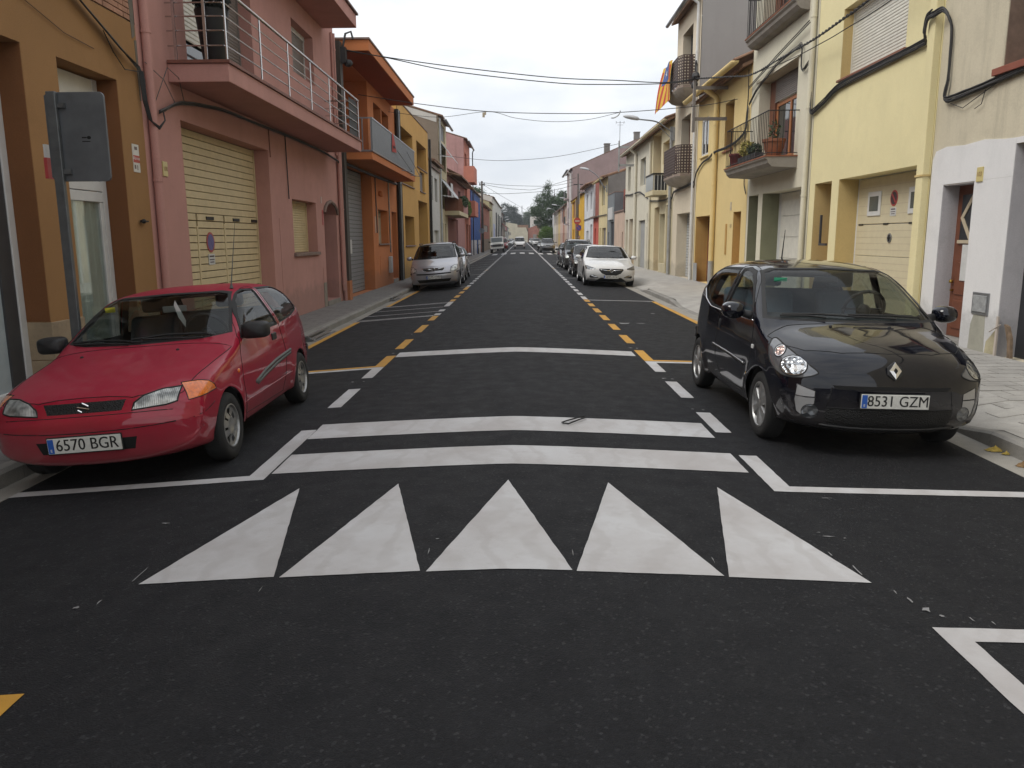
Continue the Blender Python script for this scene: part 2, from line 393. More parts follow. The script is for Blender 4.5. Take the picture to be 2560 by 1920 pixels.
# right pavement: sheet with lowered crossings
def kr(y):                                      # 1 = full kerb, 0 = lowered
    pts = [(-9, 1), (6.55, 1), (7.3, 0), (20.3, 0), (21.1, 1), (25.6, 1), (26.5, 0), (35, 0), (36, 1), (400, 1)]
    for (a, ka), (b, kb) in zip(pts, pts[1:]):
        if a <= y <= b: return ka+(kb-ka)*(y-a)/(b-a)
    return 1
def zsr(x, y):
    k = kr(y); edge = -.045+(.065+.045)*k; full = .075+.006*(x-4.1)
    t = min(1, max(0, (x-4.07)/.75)); return edge+(full-edge)*t if k < 1 else full-.0*t
py = [-9, 0, 4, 6.3, 6.55, 6.8, 7.05, 7.3, 9, 12, 16, 20, 20.3, 20.6, 20.85, 21.1, 23, 25.6, 25.9, 26.2, 26.5, 30, 35, 35.5, 36, 50, 80, 120, 162, 215]
px = [4.07, 4.25, 4.5, 4.82, 5.4, 6.47]
mb = MB(); mb.v = [(x, y, zsr(x, y)-(.008 if 6.7 < y < 15.9 and x > 4.4 else 0)) for y in py for x in px]; n_ = len(px)
mb.f = [(j*n_+i, j*n_+i+1, (j+1)*n_+i+1, (j+1)*n_+i) for j in range(len(py)-1) for i in range(n_-1)]
pavR = struct('pavement_right', mb, M_PAVR)
struct('gutter_right', MB().prism([(3.68, -.38), (3.96, -.38), (3.96, -.062), (3.68, -.050)], 'y', -9, 215), M_GUT)
def kseg(y0, y1):
    m_ = MB(); a, b = [-.045+.11*kr(y) for y in (y0, y1)]
    v = []
    for y, h in ((y0, a), (y1, b)): v += [(3.96, y, -.38), (3.96, y, h-.02), (3.985, y, h), (4.072, y, h+.004), (4.072, y, -.38)]
    m_.add(v, [(0, 1, 2, 3, 4)[::-1], (5, 6, 7, 8, 9)]+[(i, (i+1) % 5, 5+(i+1) % 5, 5+i) for i in range(5)])
    return O('kerb_stone', m_, M_KERB, pavR)
y = -2.45
while y < 60: kseg(y, y+.745); y += .75
O('kerb_run', MB().prism([(3.96, -.38), (4.07, -.38), (4.07, .065), (3.985, .065), (3.96, .045)], 'y', 60.05, 215), M_KERB, pavR)
# pavers beside the dark car
tme = {}
row = 0; y = 6.75
while y < 15.8:
    x = 4.46+(.2 if row % 2 else 0); first = True
    while x < 6.44:
        w = min(.392, 6.44-x)
        if w > .1:
            h = .247
            v = [(x+.005, y+.005), (x+w-.005, y+.005), (x+w-.005, y+h-.005), (x+.005, y+h-.005)]
            j = rng.uniform(-.0012, .0012)
            m_ = MB(); top = [(a, b, zsr(a, b)+.002+j) for a, b in v]; bot = [(a, b, zsr(a, b)-.05) for a, b in v]
            m_.add(top+bot, [(0, 1, 2, 3), (0, 4, 5, 1), (1, 5, 6, 2), (2, 6, 7, 3), (3, 7, 4, 0)])
            O('paving_stone', m_, M_TILE, pavR, fix=False)
        x += .40
    y += .255; row += 1
# ================================================================ houses
WORLD = {}
_link0 = link
def link(name, me, mat=None, parent=None, smooth=False):
    o = _link0(name, me, mat, parent, smooth)
    if parent is not None and parent.name in WORLD: o.matrix_parent_inverse = WORLD[parent.name]
    return o
def wthing(name, label, cat, loc, group=None):
    t = thing(name, label, cat, loc, 0, group); WORLD[t.name] = Matrix.Translation(loc).inverted(); return t
def text_mesh(s, size, align='CENTER', shear=0, ext=.0, bold=.0, space=1.0):
    c = bpy.data.curves.new('t', 'FONT'); c.body = s; c.size = size; c.align_x = align; c.align_y = 'CENTER'; c.shear = shear; c.extrude = ext; c.offset = bold; c.space_character = space; c.resolution_u = 3
    o = bpy.data.objects.new('t', c); COL.objects.link(o)
    bpy.context.view_layer.update()
    me = bpy.data.meshes.new_from_object(o.evaluated_get(bpy.context.evaluated_depsgraph_get()))
    bpy.data.objects.remove(o); bpy.data.curves.remove(c); return me
def put_text(s, size, mat, parent, right, upv, pos, name='lettering', **k):
    me = text_mesh(s, size, **k); r, u = Vector(right).normalized(), Vector(upv).normalized(); n = r.cross(u)
    M_ = Matrix((r, u, n)).transposed().to_4x4(); M_.translation = Vector(pos); me.transform(M_)
    return link(name, me, mat, parent)

M_FR_W = simple('frame_white', (.62, .62, .60, 1), .4, var=.08)
M_FR_B = simple('frame_brown', (.16, .055, .028, 1), .45, var=.2)
M_FR_D = simple('frame_dark', (.05, .05, .052, 1), .45)
M_GLASS = glossglass('window_glass')
M_GLASS2 = thinglass('door_glass', (.90, .94, .92, 1), extra=.0)
M_DARK = simple('dark_void', (.02, .019, .018, 1), .9)
M_STEEL = simple('galvanised_steel', (.30, .31, .32, 1), .42, .75, var=.2)
M_IRON = simple('wrought_iron', (.022, .021, .02, 1), .55, .3)
M_TERRA = simple('terracotta', (.26, .095, .045, 1), .8, var=.3)
M_TILER = simple('roof_tile', (.22, .125, .075, 1), .9, var=.45, scale=3)
M_CABLE = simple('black_cable', (.018, .017, .017, 1), .6)
M_CABLEG = simple('grey_cable', (.09, .085, .08, 1), .65)
M_SILL = simple('stone_sill', (.22, .15, .12, 1), .8, var=.25)
M_FOL = simple('foliage_dark', (.035, .06, .02, 1), .75, var=.4, scale=5)
M_FOLY = simple('foliage_yellow', (.34, .29, .05, 1), .75, var=.4, scale=15)
M_WROOM = simple('curtain_cloth', (.80, .84, .80, 1), .9, var=.1)
def shade(name, col, **k): return simple(name, col, **{'rough': .55, 'var': .1, **k})
SH = dict(cream=shade('shutter_cream', (.62, .50, .29, 1)), white=shade('shutter_white', (.66, .64, .56, 1)), grey=shade('shutter_grey', (.22, .225, .23, 1)), lgrey=shade('shutter_light_grey', (.42, .43, .43, 1)),
          brown=shade('door_brown', (.20, .07, .03, 1)), orange=shade('door_orange', (.36, .13, .04, 1)), dark=shade('door_dark', (.025, .026, .03, 1)), beige=shade('door_beige', (.50, .42, .30, 1)), taupe=shade('shutter_taupe', (.20, .175, .155, 1)),
          tan=shade('panel_tan', (.42, .28, .15, 1)), cement=concrete('cement_panel', (.34, .34, .33, 1)), gold=shade('door_gold', (.45, .22, .04, 1)), red=shade('door_red', (.33, .06, .04, 1)), olive=plaster('olive_plaster', (.22, .22, .14, 1), basedirt=False), maroon=shade('shutter_maroon', (.20, .035, .03, 1)))

def Os(name, mb, mat, parent, **k):
    """one object per box (8 vertices each)"""
    for i in range(0, len(mb.v), 8):
        q = MB(); q.v = mb.v[i:i+8]; q.f = [tuple(a-i for a in f) for f in mb.f if f[0] >= i and f[0] < i+8]; O(name, q, mat, parent, **k)
class House:
    def __init__(h, name, label, side, y0, y1, z1, mat, xf=None, z0=-.1, depth=8.0, ridge=0.0, sidemat=None, roof='gable', group=None, cat='house'):
        h.s = 1 if side == 'L' else -1; h.xf = xf if xf is not None else (XL if side == 'L' else XR)
        h.y0, h.y1, h.z0, h.z1, h.mat, h.depth = y0, y1, z0, z1, mat, depth
        h.root = wthing(name, label, cat, (h.xf, (y0+y1)/2, 0), group); h.holes = []; h.ridge = ridge; h.sidemat = sidemat or mat; h.roof = roof
    def X(h, d): return h.xf + h.s*d            # d > 0 is out over the street
    def hole(h, y0, y1, z0, z1, d=.3): h.holes.append((y0, y1, max(z0, h.z0), z1, d))
    def build(h, revealmat=None):
        ysn = sorted({h.y0, h.y1, *[a for q in h.holes for a in q[:2]]}); zsn = sorted({h.z0, h.z1, *[a for q in h.holes for a in q[2:4]]})
        mb = MB(); X = h.X; n = 0
        for a, b in zip(ysn, ysn[1:]):
            for c, d in zip(zsn, zsn[1:]):
                cy, cz = (a+b)/2, (c+d)/2
                if any(q[0] < cy < q[1] and q[2] < cz < q[3] for q in h.holes): continue
                q = [(X(0), a, c), (X(0), b, c), (X(0), b, d), (X(0), a, d)]; mb.quad(*(q if h.s > 0 else q[::-1]))
        for (a, b, c, d, e) in h.holes:
            e = e+.12
            fs = [[(X(0), a, c), (X(-e), a, c), (X(-e), a, d), (X(0), a, d)][::-1], [(X(0), b, c), (X(-e), b, c), (X(-e), b, d), (X(0), b, d)], [(X(0), a, d), (X(-e), a, d), (X(-e), b, d), (X(0), b, d)], [(X(0), a, c), (X(-e), a, c), (X(-e), b, c), (X(0), b, c)][::-1]]
            for f in fs: mb.quad(*(f[::-1] if h.s > 0 else f))
        bm = bmesh.new(); me = mb.mesh('wall'); bm.from_mesh(me); bmesh.ops.remove_doubles(bm, verts=bm.verts, dist=.0005); bm.to_mesh(me); bm.free()
        h.wall = link('wall', me, h.mat, h.root)
        # party walls, back and roof
        zr_ = h.z1+h.ridge; D = h.depth; e = .012
        prof = [(X(-.02), h.z0), (X(-D), h.z0), (X(-D), h.z1), (X(-D/2), zr_), (X(-.02), h.z1-.004)]
        mb = MB()
        for y in (h.y0+e, h.y1-e): mb.poly([(p[0], y, p[1]) for p in prof])
        mb.quad((X(-D), h.y0+e, h.z0), (X(-D), h.y1-e, h.z0), (X(-D), h.y1-e, h.z1), (X(-D), h.y0+e, h.z1))
        O('party_wall', mb, h.sidemat, h.root)
        if h.roof == 'gable':
            o_ = .28 if h.ridge else 0
            t = .09; sl = h.ridge/(D/2)
            mb = MB()
            p1 = [(X(o_), h.z1-o_*sl+.012), (X(-D/2), zr_+.012), (X(-D/2), zr_+t+.012), (X(o_), h.z1-o_*sl+t+.012)]
            p2 = [(X(-D/2), zr_+.012), (X(-D-.2), h.z1-.2*sl+.012), (X(-D-.2), h.z1-.2*sl+t), (X(-D/2), zr_+t+.012)]
            for p in (p1, p2): mb.prism(p, 'y', h.y0+.006, h.y1-.006)
            h.roofo = O('roof', mb, M_TILER, h.root)
        elif h.roof == 'flat':
            h.roofo = O('roof', MB().box(X(.03), X(-D), h.y0+.006, h.y1-.006, h.z1+.004, h.z1+.06), M_SILL, h.root)
        return h
    def eave_tiles(h, out=.35, r=.075, pitch=.19, z=None, y0=None, y1=None, rows=1.6, drop=.30):
        z = z if z is not None else h.z1; y0 = y0 or h.y0; y1 = y1 or h.y1; mb = MB(); y = y0+pitch/2
        me = None
        while y < y1-pitch*.3:
            n = 6; v = []; L_ = rows
            for (d, zz) in ((out, z-out*drop+.11), (out-L_, z+(L_-out)*drop+.11)):
                for k in range(n+1):
                    a = math.pi*k/n; v.append((h.X(d), y+r*math.cos(a)+random.uniform(-.004, .004), zz+r*math.sin(a)*.9))
                for k in range(n+1):
                    a = math.pi*k/n; v.append((h.X(d), y+(r-.018)*math.cos(a), zz+(r-.018)*math.sin(a)*.9))
            m = n+1
            f = [(k, k+1, 2*m+k+1, 2*m+k) for k in range(n)] + [(k, m+k, m+k+1, k+1) for k in range(n)] + [(m+k, 3*m+k, 3*m+k+1, m+k+1) for k in range(n)]
            o = O('roof_tile', MB().add(v, f), M_TILER, h.root); y += pitch
    def gutter(h, z, d=.40, r=.085, mat=None, y0=None, y1=None):
        y0 = y0 or h.y0; y1 = y1 or h.y1
        n = 8; v = []
        for y in (y0, y1):
            for k in range(n+1):
                a = math.pi+math.pi*k/n; v.append((h.X(d)+r*math.cos(a), y, z+r*math.sin(a)))
        f = [(k, k+1, n+2+k, n+1+k) for k in range(n)] + [tuple(range(n+1)), tuple(range(n+1, 2*n+2))]
        o = O('gutter', MB().add(v, f), mat or M_STEEL, h.root, smooth=True)
        s = o.modifiers.new('t', 'SOLIDIFY'); s.thickness = .012
    def pipe(h, y, z0, z1, mat, r=.055, d=.075, clips=True, bend=None):
        pts = [(h.X(d), y, z0), (h.X(d), y, z1)]
        if bend: pts.append((h.X(d+.02), y, z1+.06)); pts.append((h.X(bend), y, z1+.30))
        p = O('downpipe', MB().tube(pts, r, 12), mat, h.root, smooth=50)
        if clips:
            z = z0+.6
            while z < z1: O('clip', MB().lathe([(r+.001, z-.02), (r+.009, z-.02), (r+.009, z+.02), (r+.001, z+.02)], 12, (h.X(d), y, 0)), mat, p); z += 1.9
        return p
    def sill(h, y0, y1, z, d=.06, t=.045, mat=None, par=None, back=.3): return O('sill', MB().box(h.X(d), h.X(-back), y0-.06, y1+.06, z-t, z+.002), mat or M_SILL, par or h.root, bevel=.006)
    def shutter(h, y0, y1, z0, z1, d, mat, pitch=.055, amp=.012, name='roller_shutter', frame=None):
        n = max(2, int(round((z1-z0)/pitch))); mb = MB(); v = []
        for i in range(n):
            za, zb = z0+(z1-z0)*i/n, z0+(z1-z0)*(i+1)/n
            for (z, a) in ((za, 0), (za+(zb-za)*.25, amp), (za+(zb-za)*.8, amp), (zb-.0005, 0)):
                v += [(h.X(-d+a), y0, z), (h.X(-d+a), y1, z)]
        mb.add(v, [(2*i, 2*i+1, 2*i+3, 2*i+2) for i in range(len(v)//2-1)])
        o = O(name, mb, mat, h.root)
        if frame:
            O('guide_rail', MB().box(h.X(-d+.03), h.X(-d-.03), y0-.001, y0+.045, z0, z1), frame, o); O('guide_rail', MB().box(h.X(-d+.03), h.X(-d-.03), y1-.045, y1+.001, z0, z1), frame, o)
        return o
    def glass(h, y0, y1, z0, z1, d, fm=None, n=2, fw_=.055, bars=0, gmat=None, name='window'):
        fm = fm or M_FR_W; X = h.X; mb = MB(); mb.box(X(-d), X(-d-.06), y0, y1, z0, z0+fw_).box(X(-d), X(-d-.06), y0, y1, z1-fw_, z1)
        w = (y1-y0)/n
        for i in range(n+1):
            yc = y0+w*i; a = yc if i == 0 else yc-fw_ if i == n else yc-fw_/2
            mb.box(X(-d+.001), X(-d-.059), a, a+fw_, z0+fw_-.001, z1-fw_+.001)
        for b in range(bars):
            zz = z0+(z1-z0)*(b+1)/(bars+1); mb.box(X(-d+.002), X(-d-.058), y0+fw_, y1-fw_, zz-.018, zz+.018)
        o = O(name, mb, fm, h.root, bevel=.004, seg=1)
        for i in range(n): O('pane', MB().box(X(-d-.025), X(-d-.033), y0+w*i+fw_*.4, y0+w*(i+1)-fw_*.4, z0+fw_*.5, z1-fw_*.5), gmat or M_GLASS, o)
        return o
    def door(h, y0, y1, z0, z1, d, mat, panels=2, handle=True, name='door'):
        X = h.X; o = O(name, MB().box(X(-d), X(-d-.05), y0, y1, z0, z1), mat, h.root, bevel=.004, seg=1)
        w = (y1-y0)
        for i in range(panels):
            a, b = z0+(z1-z0)*(i+.08)/panels, z0+(z1-z0)*(i+.92)/panels
            O('door_panel', MB().box(X(-d+.014), X(-d-.01), y0+w*.14, y1-w*.14, a, b), mat, o, bevel=.01, seg=1)
        if handle: O('handle', MB().box(X(-d+.05), X(-d+.0), y0+w*.08, y0+w*.08+.02, z0+.98, z0+1.02).box(X(-d+.05), X(-d+.035), y0+w*.08, y0+w*.08+.12, z0+.99, z0+1.01), M_STEEL, o)
        return o
    def op(h, kind, y0, y1, z0, z1, d, mat=None, **k):
        """cut an opening and fill it"""
        h.hole(y0, y1, z0, z1, d); e = .0
        h.todo = getattr(h, 'todo', []); h.todo.append((kind, y0, y1, z0, z1, d, mat, k)); return h
    def fill(h):
        h.build()
        for kind, y0, y1, z0, z1, d, mat, k in getattr(h, 'todo', []):
            k = dict(k); sl = k.pop('sill', False); sm = k.pop('sillmat', None)
            if kind == 's': o = h.shutter(y0, y1, z0, z1, d, SH[mat], **k)
            elif kind == 'g': o = h.glass(y0, y1, z0, z1, d, **({'fm': mat} if mat else {}), **k)
            elif kind == 'd': o = h.door(y0, y1, z0, z1, d, SH[mat] if isinstance(mat, str) else mat, **k)
            elif kind == 'v': o = O('back_panel', MB().box(h.X(-d), h.X(-d-.05), y0, y1, z0, z1), SH[mat] if isinstance(mat, str) else (mat or M_DARK), h.root)
            if sl: h.sill(y0, y1, z0, par=o, mat=sm)
        return h

def cable(pts, r, mat=None, parent=None, name='cable', n=5, sag=0, seg=10):
    if sag:
        a, b = Vector(pts[0]), Vector(pts[-1]); pts = [a+(b-a)*(i/seg)-Vector((0, 0, sag*4*(i/seg)*(1-i/seg))) for i in range(seg+1)]
    return O(name, MB().tube(pts, r, n), mat or M_CABLE, parent)
def bundle(h, path, n=4, r=.011, spread=.03, name='wall_cable', wob=.008):
    rg = random.Random(len(path)*7+n)
    for i in range(n):
        off = (i-(n-1)/2)*spread/max(1, n-1)
        pts = []
        for j, (y, z, d) in enumerate(path):
            pts.append((h.X(d+.012*(i % 2)+rg.uniform(0, wob)), y+off*.3+rg.uniform(-wob, wob), z+off+rg.uniform(-wob, wob)))
        sm_ = []; Pq = [Vector(q) for q in pts]; Pq = [2*Pq[0]-Pq[1]]+Pq+[2*Pq[-1]-Pq[-2]]
        for k in range(1, len(Pq)-2):
            p0, p1, p2, p3 = Pq[k-1:k+3]; L1 = (p2-p1).length; T1 = (p2-p0).normalized()*min(L1, (p1-p0).length)*.9; T2 = (p3-p1).normalized()*min(L1, (p3-p2).length)*.9
            for s_ in (0, .17, .34, .5, .66, .83): sm_.append(p1*(2*s_**3-3*s_**2+1)+T1*(s_**3-2*s_**2+s_)+p2*(-2*s_**3+3*s_**2)+T2*(s_**3-s_**2))
        sm_.append(Pq[-2]); pts = sm_; dense = []
        for a, b in zip(pts, pts[1:]):
            a, b = Vector(a), Vector(b); m = max(1, int((b-a).length/.25))
            for q in range(m): dense.append(a+(b-a)*q/m+Vector((0, rg.uniform(-wob, wob)*.4, rg.uniform(-wob, wob)*.4)))
        dense.append(Vector(pts[-1])); O(name, MB().tube(dense, r*rg.uniform(.7, 1.15), 5), M_CABLE if i % 3 else M_CABLEG, h.root, smooth=True)
def leafball(name, c, r, n, mat, parent=None, size=.05, seed=1, flat=1.0):
    rg = random.Random(seed); mb = MB()
    for i in range(n):
        d = Vector((rg.gauss(0, 1), rg.gauss(0, 1), rg.gauss(0, 1))).normalized()*(rg.uniform(.35, 1)**.5)
        p = Vector((c[0]+d.x*r[0], c[1]+d.y*r[1], c[2]+d.z*r[2]))
        a = Vector((rg.gauss(0, 1), rg.gauss(0, 1), rg.gauss(0, 1))).normalized(); b = a.orthogonal().normalized(); s = size*rg.uniform(.6, 1.4)
        mb.add([p-a*s, p+b*s*.45, p+a*s, p-b*s*.45], [(0, 1, 2, 3)])
    return O(name, mb, mat, parent, fix=False)
def house_number(h, y, z, s, d=0.):
    o = O('number_tile', MB().box(h.X(.014+d), h.X(.0), y-.075, y+.075, z-.10, z+.10), simple('number_tile', (.60, .50, .22, 1), .35), h.root, bevel=.004)
    put_text(s, .088, simple('number_ink', (.22, .08, .03, 1), .5), o, (0, h.s, 0), (0, 0, 1), (h.X(.0158+d), y, z))

# ------------------------------------------------------------ LEFT 1: ochre-brown house beside the camera
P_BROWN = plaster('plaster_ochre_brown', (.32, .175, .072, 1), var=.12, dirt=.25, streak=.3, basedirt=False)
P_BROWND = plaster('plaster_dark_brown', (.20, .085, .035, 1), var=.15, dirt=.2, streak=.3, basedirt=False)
M_STONE = concrete('plinth_stone', (.34, .26, .17, 1), var=.25, scale=4)
h = House('brown_house', 'ochre-brown rendered house with tall white-framed glazed openings and brick upper wall, beside the pink house', 'L', -4.0, 10.83, 4.44, P_BROWN, roof='none', depth=9)
h.hole(4.6, 8.30, .06, 3.65, .25); h.hole(8.92, 10.22, .06, 3.65, .25); h.build(); bro = h
X = h.X
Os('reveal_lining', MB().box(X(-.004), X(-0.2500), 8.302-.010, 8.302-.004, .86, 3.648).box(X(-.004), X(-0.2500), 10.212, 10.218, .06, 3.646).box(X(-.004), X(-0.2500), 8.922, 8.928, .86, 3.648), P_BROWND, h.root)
O('upper_backing', MB().box(X(-.03), X(-.9), -4, 10.80, 4.445, 8.0), simple('mortar', (.36, .27, .19, 1), .95), h.root)
bm_ = MB().box(-.02, .03, .006, .244, .006, .064); bme = bm_.mesh('brick'); fixn(bme); bme.materials.append(simple('brick_pale', (.40, .21, .13, 1), .9, var=.35, scale=7)); 
z = 4.46; k = 0
while z < 5.45:
    y = 8.30-(.125 if k % 2 else 0)
    while y < 10.80:
        b = bpy.data.objects.new('brick', bme); COL.objects.link(b); b.parent = h.root; b.matrix_parent_inverse = WORLD[h.root.name]; b.location = (X(-.03)+random.uniform(-.004, .004), y, z)
        if y+.244 > 10.80: b.scale.y = max(.1, (10.80-y)/.244)
        y += .25
    z += .07; k += 1
O('cement_patch', MB().prism([(10.72, 4.25), (10.80, 4.30), (10.82, 4.95), (10.74, 5.0), (10.70, 4.7)], 'x', X(.005), X(.0)).prism([(10.80, 3.5), (10.83, 3.5), (10.83, 4.25), (10.77, 4.24)], 'x', X(.006), X(.0)), concrete('cement_patch', (.16, .14, .11, 1)), h.root)
for (y0, y1) in ((8.285, 8.935), (10.205, 10.825)):
    for (z0, z1) in ((.0, .44), (.446, .85)):
        O('plinth_stone', MB().box(X(.014), X(-.30), y0, y1, z0, z1), M_STONE, h.root, bevel=.005)
# wide glazed opening and its white frame, narrow door with curtain
o = O('shop_window', MB().box(X(-0.2500), X(-0.3300), 8.19, 8.292, .06, 3.64).box(X(-0.2500), X(-0.3300), 4.6, 8.19, .02, .16).box(X(-0.2500), X(-0.3300), 6.2, 6.3, .16, 3.64).box(X(-0.2500), X(-0.3300), 4.6, 8.19, 3.54, 3.64), M_FR_W, h.root, bevel=.006)
O('dark_jamb', MB().box(X(-0.2650), X(-0.3200), 7.98, 8.188, .17, 3.53), M_FR_D, o)
O('pane', MB().box(X(-0.2850), X(-0.2950), 6.31, 7.975, .165, 3.535), simple('pale_screen', (.38, .43, .44, 1), .25), o); O('pane', MB().box(X(-0.2850), X(-0.2950), 4.6, 6.19, .165, 3.535), M_GLASS, o)
o = O('glazed_door', MB().box(X(-0.2500), X(-0.3200), 8.94, 9.05, .06, 2.42).box(X(-0.2500), X(-0.3200), 10.10, 10.208, .06, 3.64).box(X(-0.2500), X(-0.3200), 9.05, 10.10, 2.30, 2.42).box(X(-0.2510), X(-0.3100), 9.05, 10.10, 2.17, 2.29).box(X(-0.2500), X(-0.3200), 9.05, 10.10, .06, .25).box(X(-0.2550), X(-0.3100), 10.02, 10.095, .26, 2.165), M_FR_W, h.root, bevel=.005)
O('pane', MB().box(X(-0.2800), X(-0.2860), 9.05, 10.02, .25, 2.17), M_GLASS2, o)
O('transom_panel', MB().box(X(-0.2600), X(-0.3100), 8.93, 10.10, 2.66, 3.63), SH['white'], o); O('transom_pane', MB().box(X(-0.2750), X(-0.2850), 8.94, 10.10, 2.425, 2.655), M_GLASS, o)
v = []; n = 60
for i in range(n+1):
    y = 9.02+(10.02-9.02)*i/n; d = -.425+.022*math.sin(i*1.05)+.012*math.sin(i*.43)
    v += [(X(d+.11), y, .1), (X(d+.11), y, 2.2)]
O('curtain', MB().add(v, [(2*i, 2*i+2, 2*i+3, 2*i+1) for i in range(n)]), M_WROOM, o, smooth=True)
O('room', MB().box(X(-0.4900), X(-0.5100), 8.9, 10.22, .05, 3.6), M_DARK, o)
o = O('alarm_notice', MB().box(X(.008), X(0), 10.45, 10.62, 2.57, 2.92), simple('notice_white', (.62, .60, .54, 1), .5), h.root)
O('red_band', MB().box(X(.0095), X(.0085), 10.452, 10.618, 2.69, 2.78), simple('notice_red', (.42, .06, .04, 1), .5), o)
put_text('Alarma', .062, simple('print_white', (.7, .7, .68, 1), .6), o, (0, 1, 0), (0, 0, 1), (X(.0102), 10.535, 2.745)); Os('pictogram', MB().box(X(.0095), X(.0085), 10.47, 10.51, 2.61, 2.66).box(X(.0095), X(.0085), 10.54, 10.56, 2.60, 2.66).box(X(.0095), X(.0085), 10.50, 10.575, 2.85, 2.89), simple('print_grey', (.16, .12, .11, 1), .6), o)
O('shutter_catch', MB().box(X(.05), X(0), 10.50, 10.53, 1.93, 1.96).box(X(.06), X(.03), 10.44, 10.62, 1.935, 1.955).ell((X(.05), 10.50, 1.945), (.03, .04, .03), 8, 6), M_IRON, h.root)
for i in range(6):
    cable([(X(.05+.012*i), 3.0, 6.05+.05*i), (X(.04+.01*i), 9.2+.02*i, 4.46-.02*i), (X(.05+.01*i), 10.2, 4.08-.015*i), (X(.05), 10.75, 3.86+.01*i), (X(.07), 10.83, 3.68+.015*i)], .011, M_CABLE if i % 2 else M_CABLEG, h.root, 'wall_cable')
cable([(X(.02), 3.0, 5.3), (X(.02), 9.1, 3.93), (X(.02), 9.7, 3.90)], .005, simple('brown_cable', (.12, .06, .03, 1), .7), h.root, 'wall_cable')
cable([(X(.05), 9.9, 4.15), (X(.05), 10.1, 3.95), (X(.05), 10.35, 3.80), (X(.05), 10.75, 3.85)], .006, None, h.root, 'wall_cable')
for i in range(4): cable([(X(.05+.01*i), 10.74+.012*i, 3.86), (X(.06+.01*i), 10.76+.012*i, 3.5), (X(.07+.01*i), 10.85+.01*i, 3.28-.012*i), (X(.13), 11.02, 3.20-.01*i), (X(.16), 11.14, 3.30), (X(.10), 11.25, 3.42)], .010, None, h.root, 'wall_cable')

# ------------------------------------------------------------ LEFT 2: pink house, number 108
P_PINK = plaster('plaster_pink', (.50, .265, .225, 1), var=.12, dirt=.25, streak=.45)
h = House('pink_house', 'dusty pink house numbered 108 with long railed balcony above a cream garage door', 'L', 10.83, 22.20, 7.2, P_PINK, roof='none', depth=9); pink = h; X = h.X
h.hole(12.02, 16.08, .0, 3.43, .30); h.hole(17.56, 19.58, 1.40, 2.57, .26); h.hole(20.32, 21.68, .13, 2.60, .5); h.hole(12.45, 15.54, 4.20, 6.45, .28); h.hole(18.22, 20.04, 5.33, 6.44, .26)
h.build()
# garage door: each slat is its own piece
gd = O('garage_door', MB().box(X(-0.3150), X(-0.3500), 12.02, 16.08, .0, 3.43).box(X(-0.2800), X(-0.3150), 12.021, 12.09, .0, 3.43).box(X(-0.2800), X(-0.3150), 16.01, 16.079, .0, 3.43), SH['cream'], h.root)
O('shadow_gap', MB().box(X(-0.3130), X(-0.3170), 12.09, 16.01, .0, 3.43), simple('gap_dark', (.10, .07, .04, 1), .9), gd)
M_CREAMD = SH['cream']
def slat(y0, y1, z0, z1):
    o = O('slat', MB().prism([(X(-0.3130), z0), (X(-0.2880), z0+.004), (X(-0.2920), z1-.002), (X(-0.3130), z1-.001)], 'y', y0, y1), M_CREAMD, gd)
z = 3.42
while z-.118 > 2.06: slat(12.095, 16.005, z-.111, z); z -= .118
while z-.118 > .02:
    slat(12.095, 13.02, z-.107, z); slat(13.09, 14.22, z-.107, z); slat(14.30, 16.005, z-.107, z); z -= .118
Os('wicket_frame', MB().box(X(-0.2830), X(-0.3100), 13.03, 13.085, .02, 1.92).box(X(-0.2830), X(-0.3100), 14.225, 14.29, .02, 1.98), SH['cream'], gd)
for y in (12.45, 13.6, 14.85, 15.85): O('hinge', MB().box(X(-0.2750), X(-0.2900), y-.16, y+.16, 2.03, 2.085), M_IRON, gd)
O('letter_slot', MB().box(X(-0.2800), X(-0.2900), 13.55, 13.85, .86, .94), M_STEEL, gd)
O('handle', MB().tube([(X(-0.2900), 14.28, .92), (X(-.36), 14.30, .92), (X(-.355), 14.30, .80), (X(-0.2900), 14.28, .72)], .012), M_IRON, gd)
M_BLUE_S = simple('sign_blue', (.10, .09, .26, 1), .4); M_RED_S = simple('sign_red', (.42, .06, .06, 1), .4); M_WHITE_S = simple('sign_white', (.6, .6, .58, 1), .45); M_DARKRED = simple('sign_dark', (.06, .035, .04, 1), .5)
def noparking(h, y, z, d, r=.13, par=None, fade=False, plate=True):
    """small no-parking garage disc on a wall or door"""
    X = h.X; s = O('no_parking_sign', MB().lathe([(.001, X(d)), (r, X(d)), (r, X(d+.006)), (.001, X(d+.006))], 24, (0, y, z), 'x'), M_RED_S, par)
    O('disc', MB().lathe([(.001, X(d+.008)), (r*.80, X(d+.008)), (r*.80, X(d+.005))], 24, (0, y, z), 'x'), M_BLUE_S if fade else M_DARKRED, s)
    a = r*.78; w = r*.10
    O('bar', MB().prism([(y-h.s*(-a*.7)-w, z-a*.7+w), (y-h.s*(-a*.7)+w, z-a*.7-w), (y+h.s*(-a*.7)+w, z+a*.7-w), (y+h.s*(-a*.7)-w, z+a*.7+w)], 'x', X(d+.009), X(d+.0101)), M_RED_S, s)
    if plate: O('text_plate', MB().box(X(d+.006), X(d), y-r*.8, y+r*.8, z-r*2.2, z-r*1.15), M_WHITE_S, s); O('print', MB().box(X(d+.0068), X(d+.0061), y-r*.6, y+r*.6, z-r*1.45, z-r*1.3).box(X(d+.0068), X(d+.0061), y-r*.6, y+r*.6, z-r*1.75, z-r*1.65).box(X(d+.0068), X(d+.0061), y-r*.5, y+r*.5, z-r*2.0, z-r*1.9), M_DARKRED, s)
    return s
noparking(h, 13.55, 1.66, -.284, .17, gd, True)
